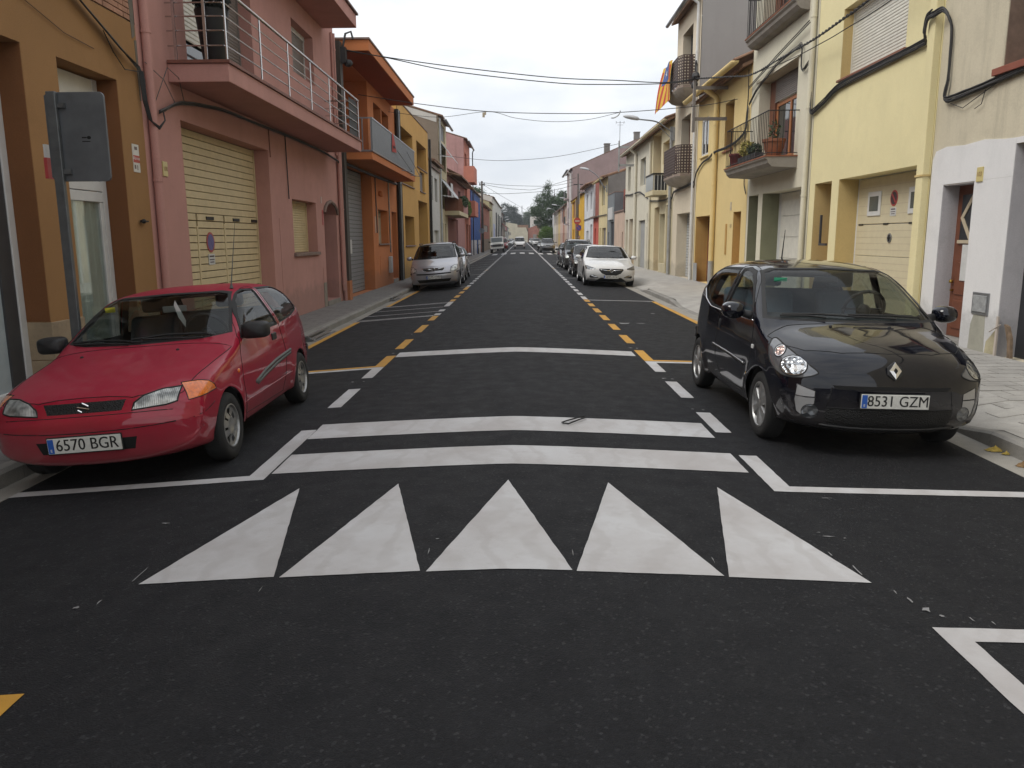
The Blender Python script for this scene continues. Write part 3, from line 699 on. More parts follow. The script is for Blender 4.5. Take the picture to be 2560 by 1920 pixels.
w = h.shutter(17.56, 19.58, 1.40, 2.57, .26, SH['cream'], frame=SH['cream']); h.sill(17.56, 19.58, 1.40, par=w, t=.07, back=.25)
O('door_back', MB().box(X(-.5), X(-.55), 20.32, 21.68, .13, 2.60), simple('door_dark_wood', (.09, .04, .03, 1), .6), h.root)
for (pa, pb) in (([(20.32, 2.35), (20.32, 2.602), (20.75, 2.602), (20.55, 2.52), (20.42, 2.44)]), 0), (([(21.68, 2.35), (21.58, 2.44), (21.45, 2.52), (21.25, 2.602), (21.68, 2.602)]), 0): O('arch_corner', MB().prism(pa, 'x', X(.003), X(-.49)), P_PINK, h.root)
O('arch_trim', MB().tube([(X(.03), 20.27, 2.36), (X(.03), 20.40, 2.50), (X(.03), 20.62, 2.60), (X(.03), 21.0, 2.66), (X(.03), 21.38, 2.60), (X(.03), 21.60, 2.50), (X(.03), 21.73, 2.36)], .045, 6), M_SILL, h.root)
O('door_step', MB().box(X(.03), X(-.5), 20.33, 21.67, .0, .127), concrete('step', (.26, .24, .21, 1)), h.root); Os('bare_plinth', MB().box(X(.012), X(0), 19.98, 20.28, .0, .62), concrete('bare_cement', (.26, .22, .18, 1)), h.root)
for (y0, y1, z0, z1) in ((16.55, 17.22, .6, 2.13), (20.0, 20.24, .62, 1.0)): O('meter_door', MB().box(X(.008), X(0), y0, y1, z0, z1), P_PINK, h.root, bevel=.003)
for y in (20.12,): O('notice', MB().box(X(.01), X(0), y-.07, y+.05, 2.58, 2.74), simple('notice_faded', (.5, .35, .30, 1), .6), h.root); O('notice', MB().box(X(.01), X(0), y+.02, y+.14, 2.05, 2.42), M_RED_S, h.root)
w = h.shutter(18.22, 20.04, 5.33, 6.34, .24, SH['taupe'], frame=M_FR_W); h.shutter(14.0, 15.54, 4.20, 6.45, .26, SH['taupe'], frame=SH['taupe']); O('lintel_bar', MB().box(X(-.2), X(-.25), 18.22, 20.04, 6.34, 6.44), M_FR_W, w)
g = h.glass(12.45, 13.98, 4.20, 6.45, .22, SH['white'], n=1); 
h.shutter(12.52, 13.92, 4.75, 6.42, .20, SH['white'], pitch=.07)
for dy in (0, .08): Os('curtain_bar', MB().box(X(-.15), X(-.18), 14.02+dy, 14.05+dy, 4.2, 6.4), M_FR_W, h.root)
# balcony slab, tile edge, steel railing
bal = O('balcony', MB().box(X(-.0), X(.87), 11.72, 21.05, 3.90, 4.15), P_PINK, h.root, bevel=.01)
O('edge_tiles', MB().box(X(.015), X(.90), 11.69, 21.08, 4.152, 4.195), simple('balcony_tile', (.20, .075, .05, 1), .6, var=.3), bal)
M_INOX = simple('stainless', (.55, .54, .53, 1), .25, 1.0, var=.1)
yp = [11.78+i*(20.98-11.78)/6 for i in range(7)]
for y in yp: O('railing_post', MB().box(X(.83), X(.845), y-.022, y+.022, 4.195, 5.13), M_INOX, bal)
for d in (.12, .55): O('railing_post', MB().box(X(d-.02), X(d+.02), 11.755, 11.77, 4.195, 5.13), M_INOX, bal)
O('hand_rail', MB().tube([(X(.0), 11.78, 5.15), (X(.80), 11.78, 5.15), (X(.84), 11.82, 5.15), (X(.84), 20.98, 5.15), (X(0), 20.98, 5.15)], .024, 8), M_INOX, bal, smooth=True)
for z in (4.40, 4.60, 4.79, 4.97): O('railing_bar', MB().tube([(X(.0), 11.79, z), (X(.78), 11.79, z), (X(.825), 11.84, z), (X(.825), 20.98, z), (X(0), 20.98, z)], .011, 6), M_INOX, bal)
O('balcony_screen', MB().box(X(.81), X(.815), 20.0, 20.97, 4.25, 5.1), simple('screen_mesh', (.05, .05, .05, 1), .8), bal)
O('roof_slab', MB().box(X(0), X(.87), 10.84, 21.05, 6.90, 7.20), P_PINK, h.root, bevel=.01); O('roof_edge', MB().box(X(-.3), X(.92), 10.84, 21.09, 7.203, 7.25), simple('roof_edge', (.13, .07, .05, 1), .8), h.root); O('parapet', MB().box(X(-.05), X(-.3), 10.85, 22.19, 7.2, 7.6), P_PINK, h.root)
O('roof_cap', MB().box(X(-.02), X(-8.9), 10.85, 22.18, 7.21, 7.26), M_SILL, h.root)
h.pipe(10.99, .0, 7.0, P_PINK, .058, .062); h.pipe(21.98, .3, 7.0, P_PINK, .045, .06); h.pipe(21.85, 3.9, 7.0, P_PINK, .03, .04, False); h.pipe(22.1, .0, 4.6, P_PINK, .05, .07)
house_number(h, 11.36, 2.68, '108')
bundle(h, [(11.2, 3.42, .06), (12.0, 3.66, .04), (13.5, 3.80, .04), (15, 3.83, .04), (17.5, 3.86, .04), (20.2, 3.84, .05), (21.9, 3.75, .06), (22.15, 3.5, .06)], 4, .012)
cable([(X(.03), 16.1, 3.85), (X(.03), 16.12, 3.3)], .012, simple('pink_conduit', (.25, .10, .07, 1), .6), h.root, 'conduit'); cable([(X(.03), 17.2, 3.86), (X(.03), 17.25, 2.55)], .012, None, h.root, 'conduit')
cable([(X(.05), 11.1, 3.5), (X(.2), 11.25, 4.0), (X(.16), 11.7, 3.95), (X(.05), 12.1, 3.68)], .006, M_CABLEG, h.root, 'loose_wire'); cable([(X(.06), 10.9, 4.0), (X(.12), 11.3, 3.85), (X(.14), 11.55, 3.6), (X(.05), 11.4, 3.45)], .006, M_CABLEG, h.root, 'loose_wire')
pot = wthing('planter', 'tall black tapered planter with clipped dark shrub on the pink balcony', 'planter', (X(.45), 12.35, 4.2))
O('pot', MB().lathe([(.13, 4.197), (.15, 4.22), (.235, 4.95), (.245, 5.0), (.21, 5.0), (.20, 4.93), (.001, 4.92)], 20, (X(.45), 12.35, 0)), simple('pot_black', (.012, .012, .012, 1), .5), pot, smooth=40)
leafball('shrub', (X(.45), 12.35, 5.16), (.27, .27, .23), 900, simple('shrub_dark', (.008, .010, .006, 1), .8), pot, .045, 4)

# ------------------------------------------------------------ LEFT 3: orange house
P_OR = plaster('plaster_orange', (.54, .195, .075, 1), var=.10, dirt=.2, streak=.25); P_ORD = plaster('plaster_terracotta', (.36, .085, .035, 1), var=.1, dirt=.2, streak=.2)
h = House('orange_house', 'orange house with grey panelled balcony, deep roof overhang and grey garage door', 'L', 22.22, 32.9, 6.72, P_OR, roof='none', depth=9); X = h.X; org = h
h.hole(22.75, 27.02, .0, 3.84, .345); h.hole(27.98, 30.02, 1.53, 2.72, .3); h.hole(30.92, 32.10, .16, 2.73, .5); h.hole(22.6, 26.75, 4.1, 6.70, .9); h.hole(27.80, 29.25, 4.12, 6.24, .45); h.hole(29.42, 30.84, 4.12, 6.22, .45)
h.build()
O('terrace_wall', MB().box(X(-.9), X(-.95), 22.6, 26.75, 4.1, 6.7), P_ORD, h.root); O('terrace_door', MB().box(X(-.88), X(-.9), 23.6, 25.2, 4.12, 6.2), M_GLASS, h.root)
gd = O('garage_door', MB().box(X(-0.3750), X(-0.4050), 22.75, 27.02, .0, 3.84), SH['grey'], h.root)
O('shadow_gap', MB().box(X(-0.3730), X(-0.3745), 22.76, 27.01, .0, 3.84), M_DARK, gd)
sm = None; nrow = 30
for i in range(nrow):
    z0 = .02+i*3.80/nrow; z1 = z0+3.80/nrow-.014
    if sm is None: m_ = MB().box(X(-0.3500), X(-0.3720), 22.8, 26.97, 0, z1-z0); sm = m_.mesh('slat'); fixn(sm); sm.materials.append(SH['grey'])
    o = bpy.data.objects.new('slat', sm); COL.objects.link(o); o.parent = gd; o.location.z = z0
Os('wicket_seam', MB().box(X(-0.3470), X(-0.3510), 24.35, 24.38, .05, 1.95).box(X(-0.3470), X(-0.3510), 23.3, 24.38, 1.93, 1.96), M_DARK, gd)
O('notice', MB().box(X(-0.3430), X(-0.3470), 24.65, 25.15, 1.25, 1.68), M_WHITE_S, gd); s = O('parking_notice', MB().box(X(-0.3430), X(-0.3470), 23.55, 23.85, .95, 1.50), M_WHITE_S, gd); O('disc', MB().lathe([(.001, X(-0.3425)), (.11, X(-0.3425)), (.11, X(-0.3440))], 20, (0, 23.7, 1.36), 'x'), M_DARKRED, s)
h.shutter(27.98, 30.02, 1.53, 2.72, .3, SH['beige'], frame=SH['beige']); h.sill(27.98, 30.02, 1.53, back=.28); O('door', MB().box(X(-.5), X(-.55), 30.92, 32.1, .16, 2.73), SH['brown'], h.root); O('door_step', MB().box(X(.02), X(-.5), 30.93, 32.09, .0, .156), concrete('step2', (.3, .27, .24, 1)), h.root)
for a, b in ((27.80, 29.25), (29.42, 30.84)): h.glass(a, b, 4.12, 6.22, .42, SH['brown'], n=2, bars=1)
bal = O('balcony', MB().box(X(0), X(.87), 22.62, 31.5, 3.87, 4.07), P_OR, h.root, bevel=.008); O('edge_tiles', MB().box(X(.02), X(.90), 22.60, 31.53, 4.072, 4.10), M_SILL, bal)
M_PANEL = simple('grey_panel', (.115, .125, .135, 1), .5, var=.15)
y = 22.68
while y < 31.4: O('railing_slat', MB().box(X(.845), X(.87), y, y+.152, 4.13, 4.96), M_PANEL, bal); y += .165
for d in (.1, .35, .6, .84): O('railing_post', MB().box(X(d-.015), X(d+.015), 22.65, 22.68, 4.1, 4.96), M_STEEL, bal)
O('hand_rail', MB().box(X(.82), X(.885), 22.64, 31.47, 4.962, 5.0).box(X(0), X(.82), 22.64, 22.69, 4.962, 5.0).box(X(.83), X(.875), 22.66, 31.45, 4.10, 4.128).box(X(0), X(.83), 22.645, 22.685, 4.10, 4.13), M_STEEL, bal)
for (y, z1) in ((27.0, 4.55), (29.2, 4.75)): O('flag_stay', MB().tube([(X(1.22), y+1.0, 3.98), (X(.90), y, z1)], .014, 5).tube([(X(.86), y+1.0, 4.02), (X(1.24), y+1.0, 3.97)], .012, 5), M_STEEL, bal)
fl = wthing('pennant', 'small red pennant with dark lettering hung on the grey orange-house balcony', 'flag', (X(.9), 26.2, 4.6))
O('cloth', MB().add([(X(.885), 26.05, 5.0), (X(.90), 26.25, 4.98), (X(.91), 26.75, 4.46), (X(.89), 25.95, 4.42), (X(.895), 26.3, 4.44)], [(0, 1, 2, 4, 3)]), simple('flag_red', (.42, .05, .04, 1), .8), fl); O('print', MB().box(X(.912), X(.914), 26.1, 26.5, 4.56, 4.63), M_DARK, fl)
O('roof_overhang', MB().prism([(X(0), 6.72), (X(.87), 6.72), (X(.87), 7.0), (X(-.2), 7.0), (X(-5), 8.6), (X(-5), 8.4), (X(-.2), 6.74)], 'y', 22.62, 31.65), P_OR, h.root); O('roof_edge', MB().prism([(X(.90), 7.004), (X(-.2), 7.004), (X(-5), 8.61), (X(-5), 8.66), (X(-.2), 7.05), (X(.90), 7.05)], 'y', 22.58, 31.7), M_SILL, h.root)
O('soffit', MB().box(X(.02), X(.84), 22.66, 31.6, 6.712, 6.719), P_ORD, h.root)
O('conduit_trunk', MB().tube([(X(.05), 22.35, 3.80), (X(.05), 27.0, 3.78), (X(.05), 32.0, 3.82)], .05, 8), M_CABLE, h.root); cable([(X(.03), 27.5, 3.8), (X(.03), 27.6, 1.9)], .02, M_CABLEG, h.root, 'conduit'); cable([(X(.03), 30.2, 3.8), (X(.03), 30.3, 1.2)], .025, M_STEEL, h.root, 'conduit')
O('wall_lamp', MB().box(X(.14), X(0), 28.2, 28.45, 3.15, 3.35), P_OR, h.root, bevel=.05); O('gas_box', MB().box(X(.12), X(0), 29.85, 30.15, .45, 1.05), SH['lgrey'], h.root, bevel=.02); O('meter_door', MB().box(X(.01), X(0), 28.1, 28.4, .45, 1.1), P_OR, h.root, bevel=.003)
O('shop_lettering', MB().box(X(.01), X(0), 27.35, 27.5, 1.9, 2.45), simple('faded_lettering', (.55, .40, .32, 1), .7), h.root)
O('steel_duct', MB().box(X(.16), X(.0), 22.24, 22.55, .55, 6.9), simple('rust_steel', (.06, .05, .04, 1), .7), h.root); O('duct_base', MB().box(X(.17), X(0), 22.23, 22.56, 0, .548), P_OR, h.root)
for y, m_ in ((32.35, M_IRON), (32.6, M_STEEL), (32.8, M_IRON)): h.pipe(y, .05, 6.7, m_, .08, .09, False)
tr_ = O('junction_box', MB().box(X(.05), X(.30), 22.30, 22.5, 6.35, 6.75).ell((X(.35), 22.4, 6.35), (.12, .1, .1), 8, 6).tube([(X(.2), 22.4, 6.7), (X(.3), 22.4, 7.1), (X(.45), 22.4, 7.15), (X(.5), 22.4, 6.95)], .03, 6), simple('box_dark', (.03, .03, .03, 1), .6), h.root)

# ------------------------------------------------------------ LEFT 4 and beyond
P_OCH = plaster('plaster_ochre', (.60, .345, .105, 1), var=.10, dirt=.2, streak=.25)
h = House('ochre_house', 'mustard-ochre rendered house with deep square window openings next to the orange house', 'L', 33.1, 43.6, 7.2, P_OCH, roof='flat', depth=9)
for a in (('g', 33.62, 37.5, 4.0, 6.3, .5, M_FR_D), ('g', 38.88, 42.75, 5.1, 6.3, .5, M_FR_D), ('s', 39.85, 41.75, 4.0, 4.97, .12, 'taupe'), ('g', 34.45, 37.4, 1.4, 2.68, .45, M_FR_D), ('s', 39.06, 42.8, 0, 3.53, .5, 'grey')): h.op(*a, **({'sill': True} if a[0] == 'g' else {'pitch': .12} if a[1] == 39.06 else {'sill': True}))
h.fill(); h.pipe(43.72, .1, 6.9, M_IRON, .07, .08); h.pipe(43.95, .1, 6.0, SH['grey'], .06, .07, False); h.pipe(33.2, .1, 3.9, SH['taupe'], .05, .05, False)
P_WH = plaster('plaster_white', (.58, .56, .51, 1), var=.1, dirt=.3, streak=.4); P_TAU = plaster('plaster_taupe', (.25, .20, .15, 1), var=.2, dirt=.3, basedirt=False); P_CRM = plaster('plaster_cream', (.60, .51, .33, 1), var=.1, dirt=.3)
h = House('white_narrow_house', 'narrow low white house with crumbling tile eave between the ochre house and the cream one', 'L', 44.1, 49.25, 5.85, P_WH, depth=9, ridge=.9)
for a in (('v', 45.1, 45.7, 3.82, 5.13, .15, 'taupe'), ('v', 46.56, 48.0, 3.8, 5.12, .15, 'taupe'), ('s', 45.76, 48.24, 0, 2.17, .2, 'white')): h.op(*a)
h.fill(); h.eave_tiles(.3, drop=.2); O('cornice', MB().box(h.X(.12), h.X(0), 44.12, 49.2, 5.55, 5.68), M_SILL, h.root)
h = House('cream_tall_house', 'tall narrow cream house with bare taupe gable wall and striped grey blind under the eave', 'L', 49.28, 54.3, 8.95, P_CRM, depth=10, ridge=1.5, sidemat=P_TAU)
for a in (('s', 49.75, 53.4, 7.7, 8.7, .1, 'grey'), ('g', 50.0, 53.6, 5.9, 7.4, .5, M_FR_D), ('g', 50.3, 53.8, 3.55, 5.4, .6, M_FR_D), ('d', 50.33, 51.4, 0, 2.66, .2, 'beige'), ('d', 52.3, 53.2, 0, 2.66, .2, 'beige')): h.op(*a)
h.fill(); h.pipe(49.45, .1, 8.8, SH['lgrey'], .06, .08); h.gutter(8.72, .42)
O('white_flashing', MB().prism([(-5.1, 8.55), (-9.8, 10.0), (-9.8, 10.35), (-5.1, 8.93)], 'y', 49.275, 49.285), P_WH, h.root)
for (zb, ln) in ((7.55, 1.3), (5.35, 1.5)):
    aw = O('awning', MB().prism([(h.X(.02), zb), (h.X(ln*.6), zb-ln*.75), (h.X(ln*.6), zb-ln*.78), (h.X(.02), zb-.04)], 'y', 49.6, 53.9), SH['lgrey'], h.root); O('awning_arm', MB().tube([(h.X(.02), 49.6, zb-ln*.7), (h.X(ln*.6), 49.6, zb-ln*.77)], .03, 6), M_FR_W, aw)
P_PK2 = plaster('plaster_rose', (.42, .22, .20, 1), var=.12, dirt=.3); P_BRR = plaster('plaster_brick_brown', (.19, .07, .05, 1), var=.1, dirt=.2)
h = House('rose_house', 'low rose and brown house with planted balcony and tiled canopy between cream and salmon houses', 'L', 54.35, 70.7, 5.9, P_PK2, depth=9, ridge=1.2)
for a in (('v', 54.5, 62.9, 0, 3.1, .12, P_BRR), ('g', 55.5, 58.5, 3.55, 5.5, .3, M_FR_D), ('g', 63.5, 66, 3.6, 5.4, .2, M_FR_B)): h.op(*a)
h.fill(); h.eave_tiles(.9, rows=2.0, drop=.25, pitch=.3, r=.12)
bal = O('balcony', MB().box(h.X(0), h.X(.95), 52.4, 60.9, 3.2, 3.46), P_CRM, h.root); O('parapet_panel', MB().box(h.X(.90), h.X(.95), 56.2, 60.9, 3.462, 4.2), P_PK2, bal)
mb = MB()
for i in range(16): O('baluster', MB().box(h.X(.91), h.X(.93), 52.45+i*.235, 52.47+i*.235, 3.462, 4.3), SH['brown'], bal)
O('side_panel', MB().box(h.X(0), h.X(.90), 52.41, 52.45, 3.462, 4.3), SH['brown'], bal); O('canopy', MB().prism([(h.X(0), 6.2), (h.X(1.0), 5.75), (h.X(1.0), 5.85), (h.X(0), 6.35)], 'y', 54.6, 62), M_TILER, h.root)
O('white_screen', MB().box(h.X(.3), h.X(.34), 53.6, 55.0, 3.6, 5.3), M_FR_W, h.root)
pl = wthing('balcony_plant', 'dark trailing plant spilling over the rose balcony parapet', 'plant', (h.X(.95), 57.5, 4.2)); leafball('foliage', (h.X(.9), 57.0, 4.25), (.3, 2.0, .38), 900, M_FOL, pl, .09, 5)
pl = wthing('balcony_plant', 'bright green hanging tuft at the far end of the rose balcony', 'plant', (h.X(.95), 61.2, 4)); leafball('foliage', (h.X(.9), 61.2, 3.9), (.3, .6, .6), 400, simple('tuft', (.09, .15, .03, 1), .8), pl, .1, 6)
P_SAL = plaster('plaster_salmon', (.52, .20, .14, 1), var=.1, dirt=.3); P_SALP = plaster('plaster_pale_rose', (.48, .28, .26, 1), var=.15, dirt=.45, streak=.9, basedirt=False)
h = House('salmon_house', 'tall salmon-pink house with two box balconies and streaked pale rose gable', 'L', 70.75, 78.3, 10.2, P_SAL, depth=11, ridge=1.7, sidemat=P_SALP)
for a in (('d', 72.0, 74.6, 0, 2.95, .15, 'dark'), ('d', 75.5, 78.0, 0, 2.95, .15, 'dark'), ('g', 71.6, 74, 4.0, 6.1, .2, M_FR_B), ('g', 71.6, 74, 7.1, 9.1, .2, M_FR_B)): h.op(*a)
h.fill(); h.gutter(10.0, .42); h.pipe(78.1, .1, 9.7, M_IRON, .05, .3, bend=.42)
for (z0, z1, y0, y1) in ((6.45, 7.8, 69.9, 74.0), (3.62, 4.92, 70.5, 75.6)):
    b = O('balcony', MB().box(h.X(0), h.X(.92), y0, y1, z0, z0+.2), P_SAL, h.root); O('parapet', MB().box(h.X(.82), h.X(.92), y0, y1, z0+.202, z1).box(h.X(0.003), h.X(.818), y0, y0+.1, z0+.202, z1).box(h.X(.003), h.X(.818), y1-.1, y1, z0+.202, z1), P_SAL, b); O('vent', MB().box(h.X(.93), h.X(.92), y1-.8, y1-.4, z0+.35, z0+.45), M_DARK, b)
P_BLUE = simple('corrugated_blue', (.008, .09, .34, 1), .5, var=.2); P_LIL = plaster('plaster_pale_lilac', (.42, .42, .46, 1), basedirt=True)
h = House('blue_building', 'bright blue corrugated workshop front with pale dado, behind the utility pole', 'L', 78.8, 96.2, 6.4, P_BLUE, depth=10, ridge=.5, sidemat=P_BLUE)
h.op('d', 88, 91, 0, 3.0, .1, 'dark').fill()
for i in range(34): O('cladding_rib', MB().box(h.X(.05), h.X(0), 78.9+i*.51, 79.15+i*.51, 1.52, 6.35), P_BLUE, h.root)
Os('dado', MB().box(h.X(.06), h.X(0), 78.85, 87.9, 0, 1.5).box(h.X(.06), h.X(0), 91.1, 96.1, 0, 1.5), P_LIL, h.root)
P_BRK = simple('old_brick', (.32, .12, .075, 1), .95, var=.4, scale=2.5, bump=.4, bscale=30); P_OLV = plaster('plaster_olive_cream', (.42, .38, .22, 1))
h = House('old_brick_house', 'old exposed red-brick house under a pantile roof, behind the utility pole', 'L', 99.5, 124.5, 5.9, P_BRK, depth=11, ridge=2.7, sidemat=P_BRK)
for a in (('v', 105.8, 119, 2.55, 3.45, .1, 'taupe'), ('d', 101, 103, 0, 2.2, .15, 'taupe')): h.op(*a)
h.fill(); h.eave_tiles(.4, r=.16, pitch=.42, rows=5.5, drop=.49); O('render_patch', MB().box(h.X(.01), h.X(0), 104, 124.4, -.1, 1.6), P_TAU, h.root)
h = House('olive_house', 'narrow olive-cream house end beside the white warehouse', 'L', 124.6, 137, 7.2, P_OLV, depth=10, ridge=1.5); h.op('g', 127, 129, 3.5, 5, .15).op('d', 131, 133.5, 0, 2.8, .15, 'dark').fill()
h = House('white_warehouse', 'long windowless white warehouse with pale ribbed wall and dark vertical stripes', 'L', 137.1, 196, 8.6, P_WH, depth=14, ridge=1.8)
for a in (('d', 150, 153, 0, 3.4, .15, 'dark'), ('d', 170, 174, 0, 3.6, .15, 'grey')): h.op(*a)
h.fill(); O('painted_panel', MB().box(h.X(.03), h.X(0), 141, 149, .1, 4.2), simple('panel_lilac', (.36, .40, .60, 1), .6), h.root)
for y in (154, 166, 178, 190): h.pipe(y, .1, 6.5, M_IRON, .1, .12, False)
P_G1 = plaster('plaster_grey_brown', (.27, .22, .19, 1)); 
for i, (y0, y1, z, m_, lb) in enumerate(((197, 214, 7.6, P_G1, 'dark brownish terrace house with red awning and balconies past the white warehouse'), (214.2, 240, 6.2, P_TAU, 'taupe two-storey house row end far down the street, left side'), (240.2, 300, 5.2, P_WH, 'low pale wall house near the street end, left side'))):
    h = House('terrace_house', lb, 'L', y0, y1, z, m_, depth=10, ridge=1)
    w_ = (y1-y0)/4
    for k in range(2): h.op('g', y0+w_*(.6+2*k), y0+w_*(1.6+2*k), z-2.3, z-.8, .15, M_FR_D); h.op('d', y0+w_*(.6+2*k), y0+w_*(1.3+2*k), 0, 2.4, .15, 'dark')
    h.fill()
    for k in range(2):
        b = O('balcony', MB().box(h.X(0), h.X(.8), y0+w_*(.5+2*k), y0+w_*(1.7+2*k), z-2.6, z-2.45), m_, h.root); O('railing', MB().box(h.X(.76), h.X(.8), y0+w_*(.5+2*k), y0+w_*(1.7+2*k), z-2.45, z-1.5), M_IRON, b)
    if i == 0: O('red_awning', MB().prism([(h.X(.02), 5.3), (h.X(1.1), 4.4), (h.X(1.1), 3.6), (h.X(.95), 3.6), (h.X(.95), 4.35), (h.X(.02), 5.2)], 'y', 199, 204), simple('awning_red', (.42, .07, .09, 1), .8), h.root)
# ================================================================ RIGHT side
P_W103 = plaster('plaster_whitewash', (.70, .69, .68, 1), var=.06, dirt=.2, streak=.3, bump=.5); P_C103 = plaster('plaster_stained_cream', (.58, .52, .39, 1), var=.12, dirt=.35, streak=.8, basedirt=False)
h = House('white_house', 'house numbered 103, whitewashed below and stained cream above, with narrow brown panelled door', 'R', -4, 12.92, 8.2, P_C103, roof='none', depth=9); X = h.X
h.hole(11.66, 12.50, .06, 2.45, .26); h.hole(7.4, 10.76, .06, 2.87, .26); h.hole(9.5, 11.25, 3.90, 6.0, .30); h.build()
def skin(y0, y1, z0, z1): return MB().box(X(.012), X(-.0), y0, y1, z0, z1)
zt = [(12.88, 2.86), (12.80, 2.98), (12.5, 3.02), (12.0, 2.99), (11.5, 3.01), (11.0, 2.96), (10.765, 2.95)]
O('whitewash', MB().prism([(12.885, .02), (12.885, 2.80)]+zt+[(10.765, 2.46), (11.655, 2.46), (12.505, 2.46), (12.505, .02)], 'x', X(.012), X(0)), P_W103, h.root)
O('whitewash', MB().prism([(10.765, .02), (11.655, .02), (11.655, 2.458), (10.765, 2.458)], 'x', X(.012), X(0)), P_W103, h.root); O('whitewash', MB().box(X(.012), X(0), 6, 10.762, 2.872, 2.95), P_W103, h.root)
Os('reveal_lining', MB().box(X(.008), X(-0.2600), 12.494, 12.499, .06, 2.448).box(X(.008), X(-0.2600), 11.661, 11.665, .06, 2.448).box(X(.008), X(-0.2600), 10.754, 10.759, .06, 2.868).box(X(.008), X(-0.2500), 11.67, 12.49, 2.443, 2.448), plaster('plaster_grey_reveal', (.50, .48, .49, 1), var=.08), h.root)
d = O('door', MB().box(X(-0.2400), X(-0.2900), 11.66, 12.5, .16, 2.45), M_FR_B, h.root, bevel=.004)
for (a, b, c, e) in ((11.78, 12.38, .28, .72), (11.78, 12.38, .80, 1.30)): O('door_panel', MB().box(X(-0.2250), X(-0.2500), a, b, c, e), M_FR_B, d, bevel=.012)
O('door_window', MB().prism([(11.80, 1.62), (12.36, 1.62), (12.36, 2.30), (11.80, 2.30)], 'x', X(-0.2280), X(-0.2500)), M_GLASS, d); O('door_grille', MB().prism([(12.08, 1.63), (12.35, 1.96), (12.08, 2.29), (12.0, 2.29), (12.27, 1.96), (12.0, 1.63)], 'x', X(-0.2150), X(-0.2270)).box(X(-0.2100), X(-0.2300), 11.78, 12.38, 1.58, 1.63), SH['beige'], d)
O('notice_board', MB().box(X(-0.2100), X(-0.2250), 11.72, 12.22, 1.02, 1.56), M_WHITE_S, d, bevel=.05); O('handle', MB().ell((X(-0.2000), 12.42, 1.0), (.035, .03, .03), 10, 6).box(X(-0.2000), X(-0.2400), 12.40, 12.44, .85, .88), simple('brass', (.45, .30, .08, 1), .35, 1), d)
O('door_step', MB().box(X(.0), X(-0.2600), 11.67, 12.49, .0, .155), M_KERB, h.root)
O('garage_back', MB().box(X(-0.2600), X(-0.3100), 7.4, 10.76, .06, 2.87), SH['dark'], h.root)
house_number(h, 11.52, 2.54, '103', .014)
mt = O('meter_box', MB().box(X(.03), X(.0), 10.99, 11.39, .60, .91), M_STEEL, h.root, bevel=.006); O('meter_lid', MB().box(X(.042), X(.025), 11.03, 11.35, .64, .87), simple('meter_lid', (.36, .37, .37, 1), .55, .2, var=.35, scale=14), mt, bevel=.004)
O('cement_patch', MB().prism([(11.02, .08), (11.42, .08), (11.40, .45), (11.34, .59), (11.06, .59), (11.04, .3)], 'x', X(.016), X(0)), concrete('cement_stain', (.36, .35, .29, 1)), h.root); O('bare_patch', MB().prism([(10.77, .08), (11.0, .08), (10.98, .25), (10.90, .32), (10.80, .42), (10.77, .44)], 'x', X(.0155), X(0)), concrete('yellow_stain', (.46, .41, .27, 1), var=.4), h.root)
Os('upper_window', MB().box(X(-.28), X(-.34), 9.5, 9.6, 3.9, 6).box(X(-.28), X(-.34), 11.02, 11.10, 3.9, 6).box(X(-.28), X(-.34), 10.3, 10.4, 3.95, 6), M_FR_D, h.root); O('pane', MB().box(X(-.31), X(-.32), 9.5, 11.2, 3.92, 6), M_GLASS, h.root); h.sill(9.45, 11.30, 3.90, d=.09, t=.09, mat=simple('sill_red', (.24, .07, .04, 1), .7))
O('reveal_wood', MB().box(X(-.01), X(-.28), 11.243, 11.248, 3.92, 6), simple('reveal_brown', (.22, .15, .11, 1), .8, var=.3), h.root)
tb = wthing('timber_offcut', 'rough broken board leaning in the garage doorway of the whitewashed house', 'plank', (X(.02), 10.55, .09))
O('board', MB().prism([(10.46, .085), (10.53, .085), (10.56, .30), (10.63, .46), (10.66, .52), (10.58, .50), (10.50, .35)], 'x', X(-.02), X(-.06)), simple('old_wood', (.20, .14, .09, 1), .9, var=.4, scale=12), tb)
tb = wthing('timber_lath', 'pale thin timber lath standing against the whitewashed garage jamb', 'lath', (X(.02), 10.72, .09)); O('lath', MB().box(X(.045), X(.02), 10.70, 10.74, .085, .62).tube([(X(.05), 10.86, .40), (X(.05), 10.62, .52)], .008, 4), simple('pale_wood', (.48, .42, .36, 1), .9), tb)
bundle(h, [(12.96, 5.0, .17), (12.72, 5.02, .10), (12.58, 4.72, .04), (12.56, 4.0, .04), (12.60, 3.74, .05), (12.40, 3.70, .04), (11.6, 3.74, .03), (10.6, 3.80, .03), (9, 3.85, .03)], 6, .014, .07)
for pth in (([12.45, 3.64], [12.1, 3.52], [11.7, 3.62], [11.3, 3.72]), ([11.55, 3.68], [11.62, 3.5], [11.78, 3.46])): cable([(X(.04), a, b) for a, b in pth], .006, None, h.root, 'loose_wire')
